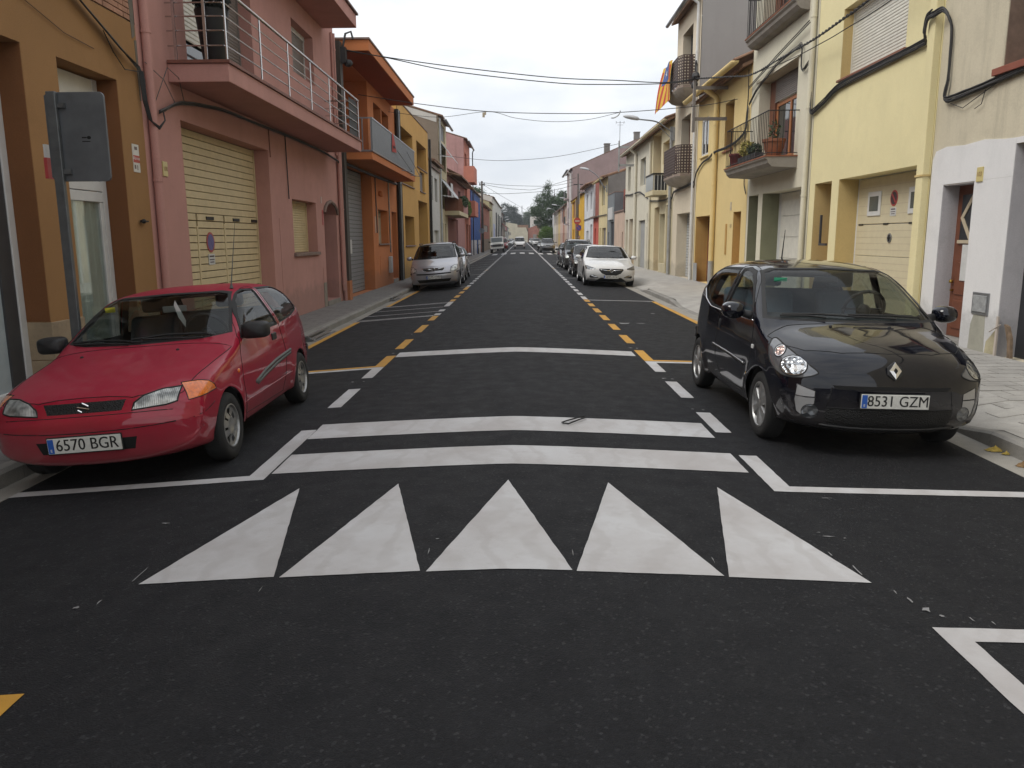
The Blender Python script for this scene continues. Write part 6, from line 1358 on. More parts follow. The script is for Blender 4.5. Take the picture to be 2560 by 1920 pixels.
# ------------------------------------------------------------ red three-door hatchback
PAINT_R = carpaint('paint_faded_red', (.34, .012, .034, 1), .30, .8, 0, .08, fade=(.33, .035, .058, 1))
SW = dict(L=3.745, rw=.270, ww=.165, rr=.175, wheels=(.74, 3.005), track=1.40, arch=.315, flare=.020,
    top=[(0, .47, .30), (.004, .53, .30), (.035, .565, .28), (.06, .60, .27), (.085, .665, .25), (.14, .705, .2), (.30, .765, .15), (.60, .835, .12), (.88, .885, .11), (1.04, .915, .11), (1.13, .955, .12), (1.42, 1.125, .13), (1.70, 1.272, .12), (1.84, 1.318, .11), (2.2, 1.352, .10), (2.6, 1.347, .10), (2.93, 1.318, .11), (3.14, 1.262, .13), (3.43, 1.06, .15), (3.58, .925, .17), (3.66, .83, .2), (3.69, .70, .22), (3.735, .60, .24), (3.745, .50, .26)],
    bot=[(0, .47), (.006, .38), (.03, .28), (.06, .215), (.14, .185), (.4, .175), (1.2, .17), (2.6, .17), (3.3, .19), (3.6, .24), (3.72, .36), (3.745, .50)],
    plan=[(0, .735), (.2, .77), (.5, .785), (.9, .79), (1.6, .795), (2.6, .795), (3.2, .77), (3.75, .70)], belt=[(0, .88), (1.0, .905), (2.4, .935), (3.4, .99), (3.8, 1.0)], lean=.36, n=2.6, zs=.60, sill=.93,
    ws=(.95, 1.95), wst=[(-.70, .968), (-.5, .946), (0, .936), (.5, .946), (.70, .968), (.595, 1.20), (.54, 1.285), (.45, 1.303), (0, 1.314), (-.45, 1.303), (-.54, 1.285), (-.595, 1.20)],
    wsg=[(-.67, .978), (-.5, .958), (0, .948), (.5, .958), (.67, .978), (.573, 1.195), (.522, 1.272), (.44, 1.29), (0, 1.301), (-.44, 1.29), (-.522, 1.272), (-.573, 1.195)],
    side=[([(1.27, .91), (2.36, .915), (2.19, 1.288), (2.0, 1.298), (1.85, 1.282), (1.70, 1.225), (1.52, 1.11)], [(1.31, .926), (2.325, .931), (2.172, 1.275), (2.0, 1.284), (1.865, 1.268), (1.72, 1.214), (1.545, 1.105)]),
          ([(2.44, .918), (2.95, .95), (3.19, .99), (3.23, 1.03), (3.10, 1.19), (2.99, 1.25), (2.75, 1.283), (2.28, 1.294)], [(2.465, .936), (2.94, .966), (3.165, 1.004), (3.195, 1.035), (3.08, 1.178), (2.97, 1.235), (2.74, 1.268), (2.31, 1.279)])],
    rw_=[(-.55, 1.0), (.55, 1.0), (.48, 1.22), (-.48, 1.22)], rwx=3.0, wstyle=('steel', 7), int=dict(z0=.60, dash=1.25, dz=.93, front=2.0, rear=2.75, h=.50, w=.66))
c, red = base_car(SW, 'red_car', 'faded red three-door hatchback with black door mirrors, parked nose-out beside the brown house', 'car', PAINT_R, M_CGL)
fx = lambda m, n, j: n.x < -.05 and m.x < .75
c.carve('lampA', [(.635, .695), (.63, .605), (.56, .590), (.335, .578), (.35, .625), (.41, .668), (.52, .694)], 'front2', fx); 
c.carve('amber', [(.655, .60), (.93, .618), (.915, .655), (.86, .698), (.78, .712), (.66, .715)], 'quarter', lambda m, n, j: n.x < .2 and m.x < .7 and (m.y > 0) == (j == 0), ang=40)
c.carve('grille', [(-.265, .583), (.265, .583), (.295, .655), (-.295, .655)], 'front', fx); c.carve('intake', [(-.33, .305), (.33, .305), (.36, .395), (-.36, .395)], 'front', fx)
c.carve('foglamp', [(.44, .31), (.58, .315), (.60, .36), (.56, .40), (.44, .395)], 'front2', fx)
c.carve('door', [(1.13, .28), (2.30, .26), (2.46, .60), (2.40, .91), (2.24, 1.302), (2.0, 1.315), (1.82, 1.297), (1.66, 1.235), (1.25, .93), (1.18, .80), (1.12, .60)], 'side', lambda m, n, j: abs(n.y) > .3, only=0)
c.carve('hood', [(.105, -.335), (.105, .335), (.13, .42), (.155, .60), (.22, .66), (.60, .705), (1.09, .74), (1.075, .45), (1.06, 0), (1.075, -.45), (1.09, -.74), (.60, -.705), (.22, -.66), (.155, -.60), (.13, -.42)], 'top', lambda m, n, j: n.z > .4 and m.x < 1.15, only=0)
lining_from(c, red); c.hit((-1, 0, .6), (1, 0, 0))
glass_parts(c, red, SW, M_CGL, M_RUB); interior(red, SW); liner(c, red, SW)
c.part('lampA', 'headlight', M_LAMP, red, gap=.006); c.part('amber', 'indicator', M_AMBER, red, gap=.004); c.part('grille', 'grille', M_MESH, red, recess=.03); c.part('intake', 'air_intake', M_GAPK, red, recess=.06); c.part('foglamp', 'fog_light_recess', PAINT_R, red, recess=.02)
c.part('door', 'door', PAINT_R, red, gap=.0035, gapmat=M_GAPK, gapname='door_gap'); c.part('hood', 'bonnet', PAINT_R, red, gap=.0035, gapmat=M_GAPK, gapname='bonnet_gap')
c.part(None, 'body', PAINT_R, red)
add_wheels(red, SW); plate(red, on_front(c, 0, .37).x-.012, .372, '6570 BGR')
for s in (1, -1):
    surf_strip(c, red, [(1.42, .50), (1.7, .555), (2.1, .60), (2.62, .625)], .016, M_GPLAST, 'side_moulding', 'side', s, -.002); surf_strip(c, red, [(1.46, .485), (1.75, .525), (2.1, .565), (2.6, .60)], .016, M_GPLAST, 'side_moulding', 'side', s, -.002); surf_strip(c, red, [(1.08, .385), (2.6, .40)], .006, PAINT_R, 'side_crease', 'side', s, -.002)
    p = on_side(c, 2.16, .82, s); O('door_handle', MB().box(p.x-.07, p.x+.07, p.y-.012, p.y+.012, p.z-.035, p.z+.03), M_PLAST, red, bevel=.008)
    p = on_side(c, 1.04, .665, s); O('side_repeater', MB().ell(p, (.022, .012, .02), 10, 6), M_AMBER, red, smooth=True)
    surf_strip(c, red, [(.42, .445), (.25, .452), (.10, .455)], .010, PAINT_R, 'bumper_crease', 'side', s, 0) if False else None
surf_strip(c, red, [(-.62, .470), (-.5, .462), (-.3, .454), (0, .45), (.3, .454), (.5, .462), (.62, .470)], .005, M_GAPK, 'bumper_line', 'front', 1, -.003); surf_strip(c, red, [(-.60, .552), (-.5, .558), (-.3, .562), (0, .563), (.3, .562), (.5, .558), (.60, .552)], .005, M_GAPK, 'bumper_line', 'front', 1, -.003)  # lower black line draws the shade of a bumper crease; upper is a gap
for s in (1, -1): surf_strip(c, red, [(.17, .475), (.28, .49), (.40, .515), (.45, .53)], .005, M_GAPK, 'bumper_line', 'side', s, -.003)
mirror(red, 1.33, .965, .875, (.115, .072, .075), M_PLAST, (.10, -.03), 'box')
p = on_front(c, 0, .62); g_ = .034
bd = O('badge', MB().tube([(p.x-.008, -a, .618+b) for a, b in ((.040, .012), (0, .036), (-.042, .010), (.042, -.010), (0, -.036), (-.040, -.012))], .0075, 6), M_CHROME, red)
ws = lambda y, z, off=.018: on_front(c, y, z, off)
def ws_pts(L_): return [ws(y, z) for y, z in L_]
wiper(c, red, ws_pts([(.62, .965), (.40, .975), (.15, .958), (.0, .94)])); wiper(c, red, ws_pts([(.10, .965), (-.2, .982), (-.50, .968), (-.56, .95)])); wiper(c, red, ws_pts([(.60, .955), (.3, .948), (.1, .935)]), 'wiper_arm'); wiper(c, red, ws_pts([(0, .962), (-.3, .95), (-.5, .94)]), 'wiper_arm')
p = on_top(c, 1.98, -.50); O('aerial', MB().tube([p, p+Vector((.02, .0, .05)), p+Vector((.36, .0, .62))], [.02, .006, .0014], 6), M_GPLAST, red)
for y in (.42, -.36): p = on_top(c, .93, y); O('washer_jet', MB().ell(p, (.015, .015, .014), 8, 5), M_RUB, red)
O('rear_view_mirror', MB().box(1.80, 1.82, -.13, .09, 1.14, 1.20), simple('mirror_back', (.30, .30, .29, 1), .5), red, bevel=.01); p = ws(.50, 1.22, -.012); O('inspection_sticker', MB().box(p.x, p.x+.002, .45, .54, 1.19, 1.235), simple('sticker_yellow', (.55, .50, .04, 1), .6), red)
O('paper_shade', MB().prism([(-.02, .0), (.03, .09), (.055, .20), (.04, .24), (-.005, .13), (-.03, .06)], 'x', 0, .002), simple('paper', (.55, .54, .52, 1), .8), red).location = (1.50, -.20, 1.02)
shift_children(red, -SW['L']/2); place(red, -3.11, 5.37+SW['L']/2, R(-1.4), .072, zr(-3.11)-.002)

# ------------------------------------------------------------ black three-door city car
PAINT_K = carpaint('paint_black', (.0035, .0042, .0085, 1), .12, 1.0, 0, .03)
TW = dict(L=3.60, rw=.288, ww=.165, rr=.195, wheels=(.72, 3.087), track=1.45, arch=.332, flare=.028,
    top=[(0, .48, .40), (.004, .58, .40), (.03, .69, .38), (.10, .78, .33), (.24, .855, .26), (.42, .91, .20), (.60, .95, .16), (.74, .98, .14), (.83, 1.02, .15), (1.15, 1.225, .16), (1.43, 1.385, .15), (1.60, 1.445, .13), (2.0, 1.495, .12), (2.5, 1.49, .12), (2.88, 1.445, .13), (3.12, 1.36, .16), (3.33, 1.18, .2), (3.47, .99, .22), (3.54, .82, .24), (3.575, .65, .27), (3.60, .5, .3)],
    bot=[(0, .48), (.005, .36), (.03, .26), (.09, .20), (.4, .185), (1.2, .18), (2.6, .18), (3.2, .2), (3.48, .25), (3.58, .36), (3.60, .5)],
    plan=[(0, .75), (.2, .80), (.5, .82), (.9, .825), (1.6, .828), (2.7, .828), (3.2, .80), (3.6, .74)], belt=[(0, .92), (.9, .965), (2.0, .99), (2.8, 1.05), (3.5, 1.16)], lean=.33, n=2.5, zs=.62, sill=.92,
    ws=(.68, 1.8), wst=[(-.75, 1.008), (-.6, 1.004), (0, .999), (.6, 1.004), (.75, 1.008), (.66, 1.26), (.595, 1.395), (.50, 1.425), (0, 1.44), (-.50, 1.425), (-.595, 1.395), (-.66, 1.26)],
    wsg=[(-.71, 1.028), (-.55, 1.020), (0, 1.015), (.55, 1.020), (.71, 1.028), (.635, 1.26), (.572, 1.382), (.48, 1.412), (0, 1.426), (-.48, 1.412), (-.572, 1.382), (-.635, 1.26)],
    side=[([(1.10, .985), (2.10, .975), (2.02, 1.405), (1.88, 1.418), (1.68, 1.39), (1.50, 1.305), (1.26, 1.13)], [(1.17, 1.0), (2.05, .993), (1.98, 1.38), (1.88, 1.392), (1.70, 1.366), (1.54, 1.29), (1.30, 1.13)]),
          ([(2.13, .975), (2.55, .985), (2.87, 1.045), (3.04, 1.15), (3.06, 1.23), (2.94, 1.35), (2.70, 1.40), (2.07, 1.413)], [(2.17, .993), (2.54, 1.002), (2.85, 1.06), (3.005, 1.155), (3.02, 1.22), (2.915, 1.33), (2.69, 1.378), (2.115, 1.39)])],
    rw_=[(-.56, 1.04), (.56, 1.04), (.50, 1.30), (-.50, 1.30)], rwx=3.0, wstyle=('spoke', 6, .038, 1.25), int=dict(z0=.66, dash=1.15, dz=1.04, front=1.85, rear=2.6, h=.54, w=.70, seat=M_SEATB))
c, blk = base_car(TW, 'black_car', 'glossy black rounded three-door city car with big oval headlights, parked beside the lemon house', 'car', PAINT_K, M_CGL)
fx = lambda m, n, j: n.x < .1 and m.x < .8
# headlight in a quarter view (a = x sin + y cos)
an = 38; q45 = lambda m, n, j: n.x < .35 and m.x < .95 and (m.y > 0) == (j == 0)
c.carve('lampA', [(.50, .665), (.62, .625), (.80, .635), (.93, .70), (.985, .79), (.99, .865), (.95, .875), (.84, .835), (.68, .775), (.56, .715)], 'quarter', q45, ang=an, smooth=4)
def circ(cx, cy, rx, ry, n=20, rot=0.): return [(cx+rx*math.cos(2*math.pi*k/n)*math.cos(rot)-ry*math.sin(2*math.pi*k/n)*math.sin(rot), cy+rx*math.cos(2*math.pi*k/n)*math.sin(rot)+ry*math.sin(2*math.pi*k/n)*math.cos(rot)) for k in range(n)]
c.carve('ring', circ(.70, .705, .115, .072, rot=.1), 'quarter', q45, ang=an, only=c.names['lampA']); c.carve('lens', circ(.70, .705, .105, .063, rot=.1), 'quarter', q45, ang=an, only=c.names['ring'])
c.carve('ring2', circ(.865, .795, .052, .045), 'quarter', q45, ang=an, only=c.names['lampA']); c.carve('lens2', circ(.865, .795, .042, .036), 'quarter', q45, ang=an, only=c.names['ring2'])
c.carve('lower', [(-.43, .245), (.43, .245), (.50, .33), (.49, .405), (-.49, .405), (-.50, .33)], 'front', fx); c.carve('slot', [(-.43, .555), (.43, .555), (.46, .585), (-.46, .585)], 'front', fx, only=0)
c.carve('silver', [(.70, .575), (.575, .53), (.575, .43), (.62, .385), (.66, .335), (.69, .36), (.71, .45)], 'front2', fx, only=0); c.carve('fog', circ(.60, .365, .058, .058), 'front2', fx)
c.carve('door', [(1.10, .32), (2.06, .30), (2.22, .50), (2.26, .80), (2.18, .97), (2.06, 1.425), (1.88, 1.438), (1.66, 1.41), (1.47, 1.325), (1.06, .99), (1.03, .80), (1.03, .55)], 'side', lambda m, n, j: abs(n.y) > .3, only=0)
c.carve('hood', [(.19, -.35), (.165, 0), (.19, .35), (.30, .60), (.50, .735), (.72, .775), (.79, .60), (.755, 0), (.79, -.60), (.72, -.775), (.50, -.735), (.30, -.60)], 'top', lambda m, n, j: n.z > .3 and m.x < 1.0, only=0)
lining_from(c, blk); c.hit((-1, 0, .6), (1, 0, 0))
glass_parts(c, blk, TW, M_CGL, M_RUB); interior(blk, TW); liner(c, blk, TW)
M_LHOUSE = simple('lamp_housing', (.13, .135, .145, 1), .08, .3, coat=1)
c.part('lampA', 'headlight', M_LHOUSE, blk, gap=.006); c.part('ring', 'headlight_ring', M_CHROME, blk, inset=-.002); c.part('lens', 'headlight_lens', M_LAMPC, blk); c.part('ring2', 'headlight_ring', M_CHROME, blk, inset=-.002); c.part('lens2', 'indicator_lens', lampmat('indicator_clear', (.62, .42, .36, 1), 30), blk)
c.part('lower', 'lower_grille', M_MESH, blk, recess=.035); c.part('slot', 'air_slot', M_GAPK, blk, recess=.03); c.part('silver', 'fog_light_trim', simple('trim_silver', (.42, .42, .42, 1), .35, .6), blk, gap=.003); c.part('fog', 'fog_light', M_LAMPD, blk, recess=.012)
c.part('door', 'door', PAINT_K, blk, gap=.0035, gapmat=M_GAPK, gapname='door_gap'); c.part('hood', 'bonnet', PAINT_K, blk, gap=.0035, gapmat=M_GAPK, gapname='bonnet_gap'); c.part(None, 'body', PAINT_K, blk)
add_wheels(blk, TW); p = on_front(c, 0, .48); plate(blk, p.x-.03, .478, '8531 GZM')
p = on_front(c, 0, .70); nrm_ = -.45
bg_ = O('badge', MB().prism([(0, .078), (-.058, .03), (-.058, -.03), (0, -.078), (.058, -.03), (.058, .03)], 'x', -.012, .004), M_PLAST, blk, bevel=.006); bg_.location = (p.x-.002, 0, .705); bg_.rotation_euler = (0, R(18), 0)
dm = O('diamond', MB().add([(-.022, 0, .066), (-.022, -.046, 0), (-.022, 0, -.066), (-.022, .046, 0), (-.024, 0, .026), (-.024, -.017, 0), (-.024, 0, -.026), (-.024, .017, 0), (-.012, 0, .07), (-.012, -.05, 0), (-.012, 0, -.07), (-.012, .05, 0)], [(0, 1, 5, 4), (1, 2, 6, 5), (2, 3, 7, 6), (3, 0, 4, 7), (8, 9, 1, 0), (9, 10, 2, 1), (10, 11, 3, 2), (11, 8, 0, 3)]), M_CHROME, bg_)
for s in (1, -1):
    surf_strip(c, blk, [(1.18, .565), (1.6, .585), (2.35, .60)], .014, M_PLAST, 'side_moulding', 'side', s, -.002); surf_strip(c, blk, [(1.18, .578), (1.6, .598), (2.35, .613)], .004, M_CHROME, 'chrome_strip', 'side', s, .006); surf_strip(c, blk, [(1.10, .975), (1.6, .968), (2.1, .965), (2.6, .975), (2.9, 1.04), (3.04, 1.14)], .007, M_CHROME, 'chrome_strip', 'side', s, .0)
    p = on_side(c, 2.16, .83, s); O('door_handle', MB().ell(p, (.02, .014, .055), 10, 8), M_PLAST, blk, smooth=True); p = on_side(c, .98, .755, s); O('side_repeater', MB().box(p.x-.026, p.x+.026, p.y-.008, p.y+.008, p.z-.018, p.z+.018), M_WHITE_S, blk, bevel=.006)
for s in (1, -1): surf_strip(c, blk, [(.30, .60), (.36, .605), (.42, .60)], .004, M_GAPK, 'bumper_line', 'side', s, -.002)
surf_strip(c, blk, [(-.52, .262), (-.3, .247), (0, .243), (.3, .247), (.52, .262)], .012, M_PLAST, 'chin_lip', 'front', 1, .0)
for z_ in (.30, .345): surf_strip(c, blk, [(-.46, z_), (0, z_-.004), (.46, z_)], .006, M_PLAST, 'grille_slat', 'front', 1, -.012)
surf_strip(c, blk, [(-.49, .408), (-.25, .405), (0, .404), (.25, .405), (.49, .408)], .005, M_GAPK, 'grille_edge', 'front', 1, -.001)
for s in (1, -1): surf_strip(c, blk, [(s*.49, .408), (s*.475, .46), (s*.465, .53), (s*.46, .57)], .004, M_GAPK, 'bumper_line', 'front', 1, -.001)
mirror(blk, 1.17, 1.055, .955, (.10, .078, .085), PAINT_K, (.12, -.035), 'oval')
wiper(c, blk, [on_front(c, y, z, .018) for y, z in ((.60, 1.035), (.3, 1.045), (-.05, 1.03))]); wiper(c, blk, [on_front(c, y, z, .018) for y, z in ((0.05, 1.045), (-.3, 1.045), (-.58, 1.03))]); wiper(c, blk, [on_front(c, y, z, .02) for y, z in ((.62, 1.022), (.40, 1.03), (.25, 1.018))], 'wiper_arm'); wiper(c, blk, [on_front(c, y, z, .02) for y, z in ((0.0, 1.028), (-.2, 1.026), (-.35, 1.018))], 'wiper_arm')
p = on_top(c, 2.85, 0); O('aerial', MB().tube([p, p+Vector((.02, 0, .05)), p+Vector((-.02, .0, .35))], [.02, .008, .003], 6), M_RUB, blk)
for y in (.25, -.25): p = on_top(c, .72, y); O('washer_jet', MB().ell(p, (.015, .015, .014), 8, 5), M_RUB, blk)
p = on_front(c, .48, 1.33, -.012); O('parking_sticker', MB().box(p.x, p.x+.002, .42, .54, 1.31, 1.345), simple('sticker_green', (.03, .30, .16, 1), .6), blk); O('rear_view_mirror', MB().box(1.52, 1.54, -.10, .12, 1.30, 1.36), M_PLAST, blk, bevel=.01)
O('roof_panel_seam', MB().tube([on_top(c, x, .50, -.002) for x in (1.62, 1.9, 2.3, 2.8)], .004, 5), M_GAPK, blk); O('roof_panel_seam', MB().tube([on_top(c, x, -.50, -.002) for x in (1.62, 1.9, 2.3, 2.8)], .004, 5), M_GAPK, blk)
shift_children(blk, -TW['L']/2); place(blk, 2.83, 5.99+TW['L']/2, R(-.3), -.027, zr(2.83)-.002)
# ------------------------------------------------------------ other vehicles
def mkcar(sp, name, label, paint, x, y, yaw=0., tilt=None, glass=None, txt=None, group='cars parked along the kerb', cat='car', res=(80, 7, 14, 6)):
    c, root = base_car(sp, name, label, cat, paint, glass, group, res)
    fx = lambda m, n, j: n.x < .05 and m.x < .9
    f2 = sp.get('lampang', 35)
    c.carve('lamp', sp['lamp'], 'quarter', lambda m, n, j: n.x < .4 and m.x < 1.0 and (m.y > 0) == (j == 0), ang=f2)
    for k, pl in enumerate(sp.get('grille', [])): c.carve('gr%d' % k, pl, 'front', fx, only=0)
    for k, pl in enumerate(sp.get('fog', [])): c.carve('fg%d' % k, pl, 'front2', fx, only=0)
    if 'door' in sp: c.carve('door', sp['door'], 'side', lambda m, n, j: abs(n.y) > .3, only=0)
    if 'band' in sp: c.carve('band', sp['band'], 'side', lambda m, n, j: True, only=0)
    lining_from(c, root); c.hit((-1, 0, .6), (1, 0, 0)); glass_parts(c, root, sp, glass or M_CGLD, M_RUB); interior(root, sp); liner(c, root, sp)
    c.part('lamp', 'headlight', sp.get('lampmat', M_LAMP), root, gap=.006)
    for k in range(len(sp.get('grille', []))): c.part('gr%d' % k, 'grille', M_MESH, root, recess=.03, gap=.008 if sp.get('chrome') and k == 0 else 0, gapmat=M_CHROME)
    for k in range(len(sp.get('fog', []))): c.part('fg%d' % k, 'fog_light_recess', M_GAPK, root, recess=.02)
    if 'door' in sp: c.part('door', 'door', paint, root, gap=.0035, gapmat=M_GAPK, gapname='door_gap')
    if 'band' in sp: c.part('band', 'lower_cladding', M_PLAST, root)
    c.part(None, 'body', paint, root); add_wheels(root, sp)
    if txt: p = on_front(c, 0, sp['pz']); plate(root, p.x-.015, sp['pz'], txt)
    mirror(root, *sp['mir'], paint if sp.get('mirpaint', True) else M_PLAST, (.11, -.03), 'oval')
    zg = sp['wz']
    wiper(c, root, [on_front(c, q, zg, .018) for q in (.58, .3, 0)]); wiper(c, root, [on_front(c, q, zg, .018) for q in (0, -.3, -.55)])
    if sp.get('badge'):
        p = on_front(c, 0, sp['badge']); n = 16; b = O('badge', MB().tube([(p.x-.012, .055*math.cos(2*math.pi*k/n), sp['badge']+.055*math.sin(2*math.pi*k/n)) for k in range(n+1)], .010, 6), M_CHROME, root, smooth=True)
        O('badge_bolt', MB().prism([(-.055, .012), (.02, .012), (.0, -.004), (.055, -.012), (-.02, -.012), (0, .004)], 'x', p.x-.016, p.x-.008), M_CHROME, b).data.transform(Matrix.Translation((0, 0, sp['badge'])))
    if sp.get('wing'):
        zz = sp['badge'] or sp['wing']
        for s in (1, -1): O('chrome_wing', MB().tube([on_front(c, s*a, zz+d, .006) for a, d in ((.07, 0), (.18, .005), (.30, .025), (.42, .035))], [.016, .014, .010, .006], 6), M_CHROME, root, smooth=True)
    if sp.get('rails'):
        for s in (1, -1): O('roof_rail', MB().tube([on_top(c, a, s*sp['rails'][2], o_) for a, o_ in ((sp['rails'][0], -.005), (sp['rails'][0]+.12, .055), ((sp['rails'][0]+sp['rails'][1])/2, .06), (sp['rails'][1]-.12, .055), (sp['rails'][1], -.005))], .017, 6), M_RUB, root, smooth=True)
    for s in (1, -1):
        if 'hx' in sp: p = on_side(c, sp['hx'], sp['hz'], s, .01); O('door_handle', MB().box(p.x-.09, p.x+.09, p.y-.014, p.y+.014, p.z-.018, p.z+.018), paint, root, bevel=.01)
        if 'mould' in sp: surf_strip(c, root, [(sp['wheels'][0]+.42, sp['mould']), (sp['wheels'][1]-.42, sp['mould']+.03)], .016, M_PLAST, 'side_moulding', 'side', s, -.003)
    shift_children(root, -sp['L']/2)
    t = tilt if tilt is not None else (.072 if x < -1.9 else -.027 if x > 1.8 else 0)
    place(root, x, y+sp['L']/2, R(yaw), t, zr(x)-.002); root['cx'] = 0; del root['cx']
    return c, root
def scaled(sp, **k): d = dict(sp); d.update(k); return d
# people carrier
MPV = dict(L=4.32, rw=.305, ww=.19, rr=.20, wheels=(.90, 3.60), track=1.50, arch=.345, flare=.015,
    top=[(0, .50, .36), (.01, .60, .36), (.06, .74, .30), (.16, .82, .24), (.45, .93, .16), (.80, 1.03, .14), (.95, 1.085, .14), (1.05, 1.14, .15), (1.45, 1.39, .16), (1.72, 1.545, .15), (1.92, 1.61, .14), (2.4, 1.645, .12), (3.2, 1.63, .12), (3.75, 1.56, .13), (3.98, 1.45, .15), (4.18, 1.12, .18), (4.25, .95, .2), (4.28, .75, .22), (4.32, .55, .25)],
    bot=[(0, .50), (.01, .38), (.05, .27), (.12, .20), (.5, .18), (2, .18), (3.8, .20), (4.2, .27), (4.31, .40), (4.32, .55)],
    plan=[(0, .76), (.3, .83), (.8, .86), (2, .87), (3.6, .86), (4.32, .78)], belt=[(0, .95), (1, .99), (3.5, 1.06), (4.3, 1.10)], lean=.30, n=2.6, zs=.66, sill=.94,
    ws=(.9, 2.05), wst=[(-.79, 1.075), (0, 1.065), (.79, 1.075), (.70, 1.38), (.64, 1.55), (.52, 1.578), (0, 1.59), (-.52, 1.578), (-.64, 1.55), (-.70, 1.38)], wsg=[(-.765, 1.095), (0, 1.085), (.765, 1.095), (.675, 1.38), (.615, 1.53), (.50, 1.56), (0, 1.572), (-.50, 1.56), (-.615, 1.53), (-.675, 1.38)],
    side=[([(1.35, 1.04), (2.62, 1.06), (2.55, 1.54), (2.1, 1.55), (1.85, 1.48)], [(1.42, 1.06), (2.57, 1.08), (2.51, 1.515), (2.12, 1.525), (1.9, 1.46)]), ([(2.68, 1.06), (3.9, 1.10), (3.82, 1.42), (3.65, 1.52), (2.62, 1.54)], [(2.73, 1.08), (3.84, 1.12), (3.77, 1.40), (3.63, 1.495), (2.68, 1.515)])],
    rw_=[(-.6, 1.1), (.6, 1.1), (.55, 1.48), (-.55, 1.48)], rwx=3.6, wstyle=('spoke', 5, .045, 1.2), int=dict(z0=.75, dash=1.35, dz=1.10, front=2.1, rear=2.95, h=.58, w=.72),
    lamp=[(.52, .64), (.72, .63), (.95, .70), (1.01, .76), (.98, .835), (.80, .83), (.60, .765)], grille=[[(-.36, .70), (-.30, .665), (.30, .665), (.36, .70), (.40, .775), (-.40, .775)], [(-.52, .28), (.52, .28), (.60, .39), (-.60, .39)]], chrome=True, pz=.455, mir=(1.42, 1.13, .965, (.10, .07, .09)), wz=1.10, badge=.725, wing=.725, rails=(2.1, 3.7, .60), hx=2.3, hz=.93, mould=.62, door=[(1.28, .34), (2.55, .34), (2.64, .70), (2.64, 1.05), (2.585, 1.555), (2.05, 1.57), (1.8, 1.5), (1.25, 1.03), (1.2, .7)])
PAINT_S = carpaint('paint_silver', (.42, .42, .45, 1), .32, .9, .55, .10); PAINT_W = carpaint('paint_white', (.66, .66, .65, 1), .3, .9, 0, .08); PAINT_B2 = carpaint('paint_black_two', (.008, .008, .009, 1), .15, 1, 0, .08); PAINT_AN = carpaint('paint_anthracite', (.05, .052, .056, 1), .3, 1, .5, .10); PAINT_GR = carpaint('paint_grey', (.16, .165, .165, 1), .32, 1, .5, .10); PAINT_RD = carpaint('paint_dark_red', (.22, .015, .02, 1), .3, 1, 0, .1); PAINT_BL = carpaint('paint_blue_grey', (.06, .09, .14, 1), .3, 1, .3, .1); PAINT_W2 = carpaint('paint_off_white', (.58, .58, .55, 1), .4, .5, 0, .25)
c, zaf = mkcar(MPV, 'people_carrier', 'silver people carrier with black roof rails parked outside the ochre house', PAINT_S, -3.07, 27.62, -1.0, txt='2275 CMH', glass=M_CGLD)
surf = surf_strip(c, zaf, [(-.60, .585), (-.3, .575), (0, .572), (.3, .575), (.60, .585)], .028, M_PLAST, 'bumper_strip', 'front', 1, -.006); surf.location.x = -MPV['L']/2
for s in (1, -1): o = surf_strip(c, zaf, [(.22, .60), (.40, .61), (.52, .615)], .026, M_PLAST, 'bumper_strip', 'side', s, -.006); o.location.x = -MPV['L']/2
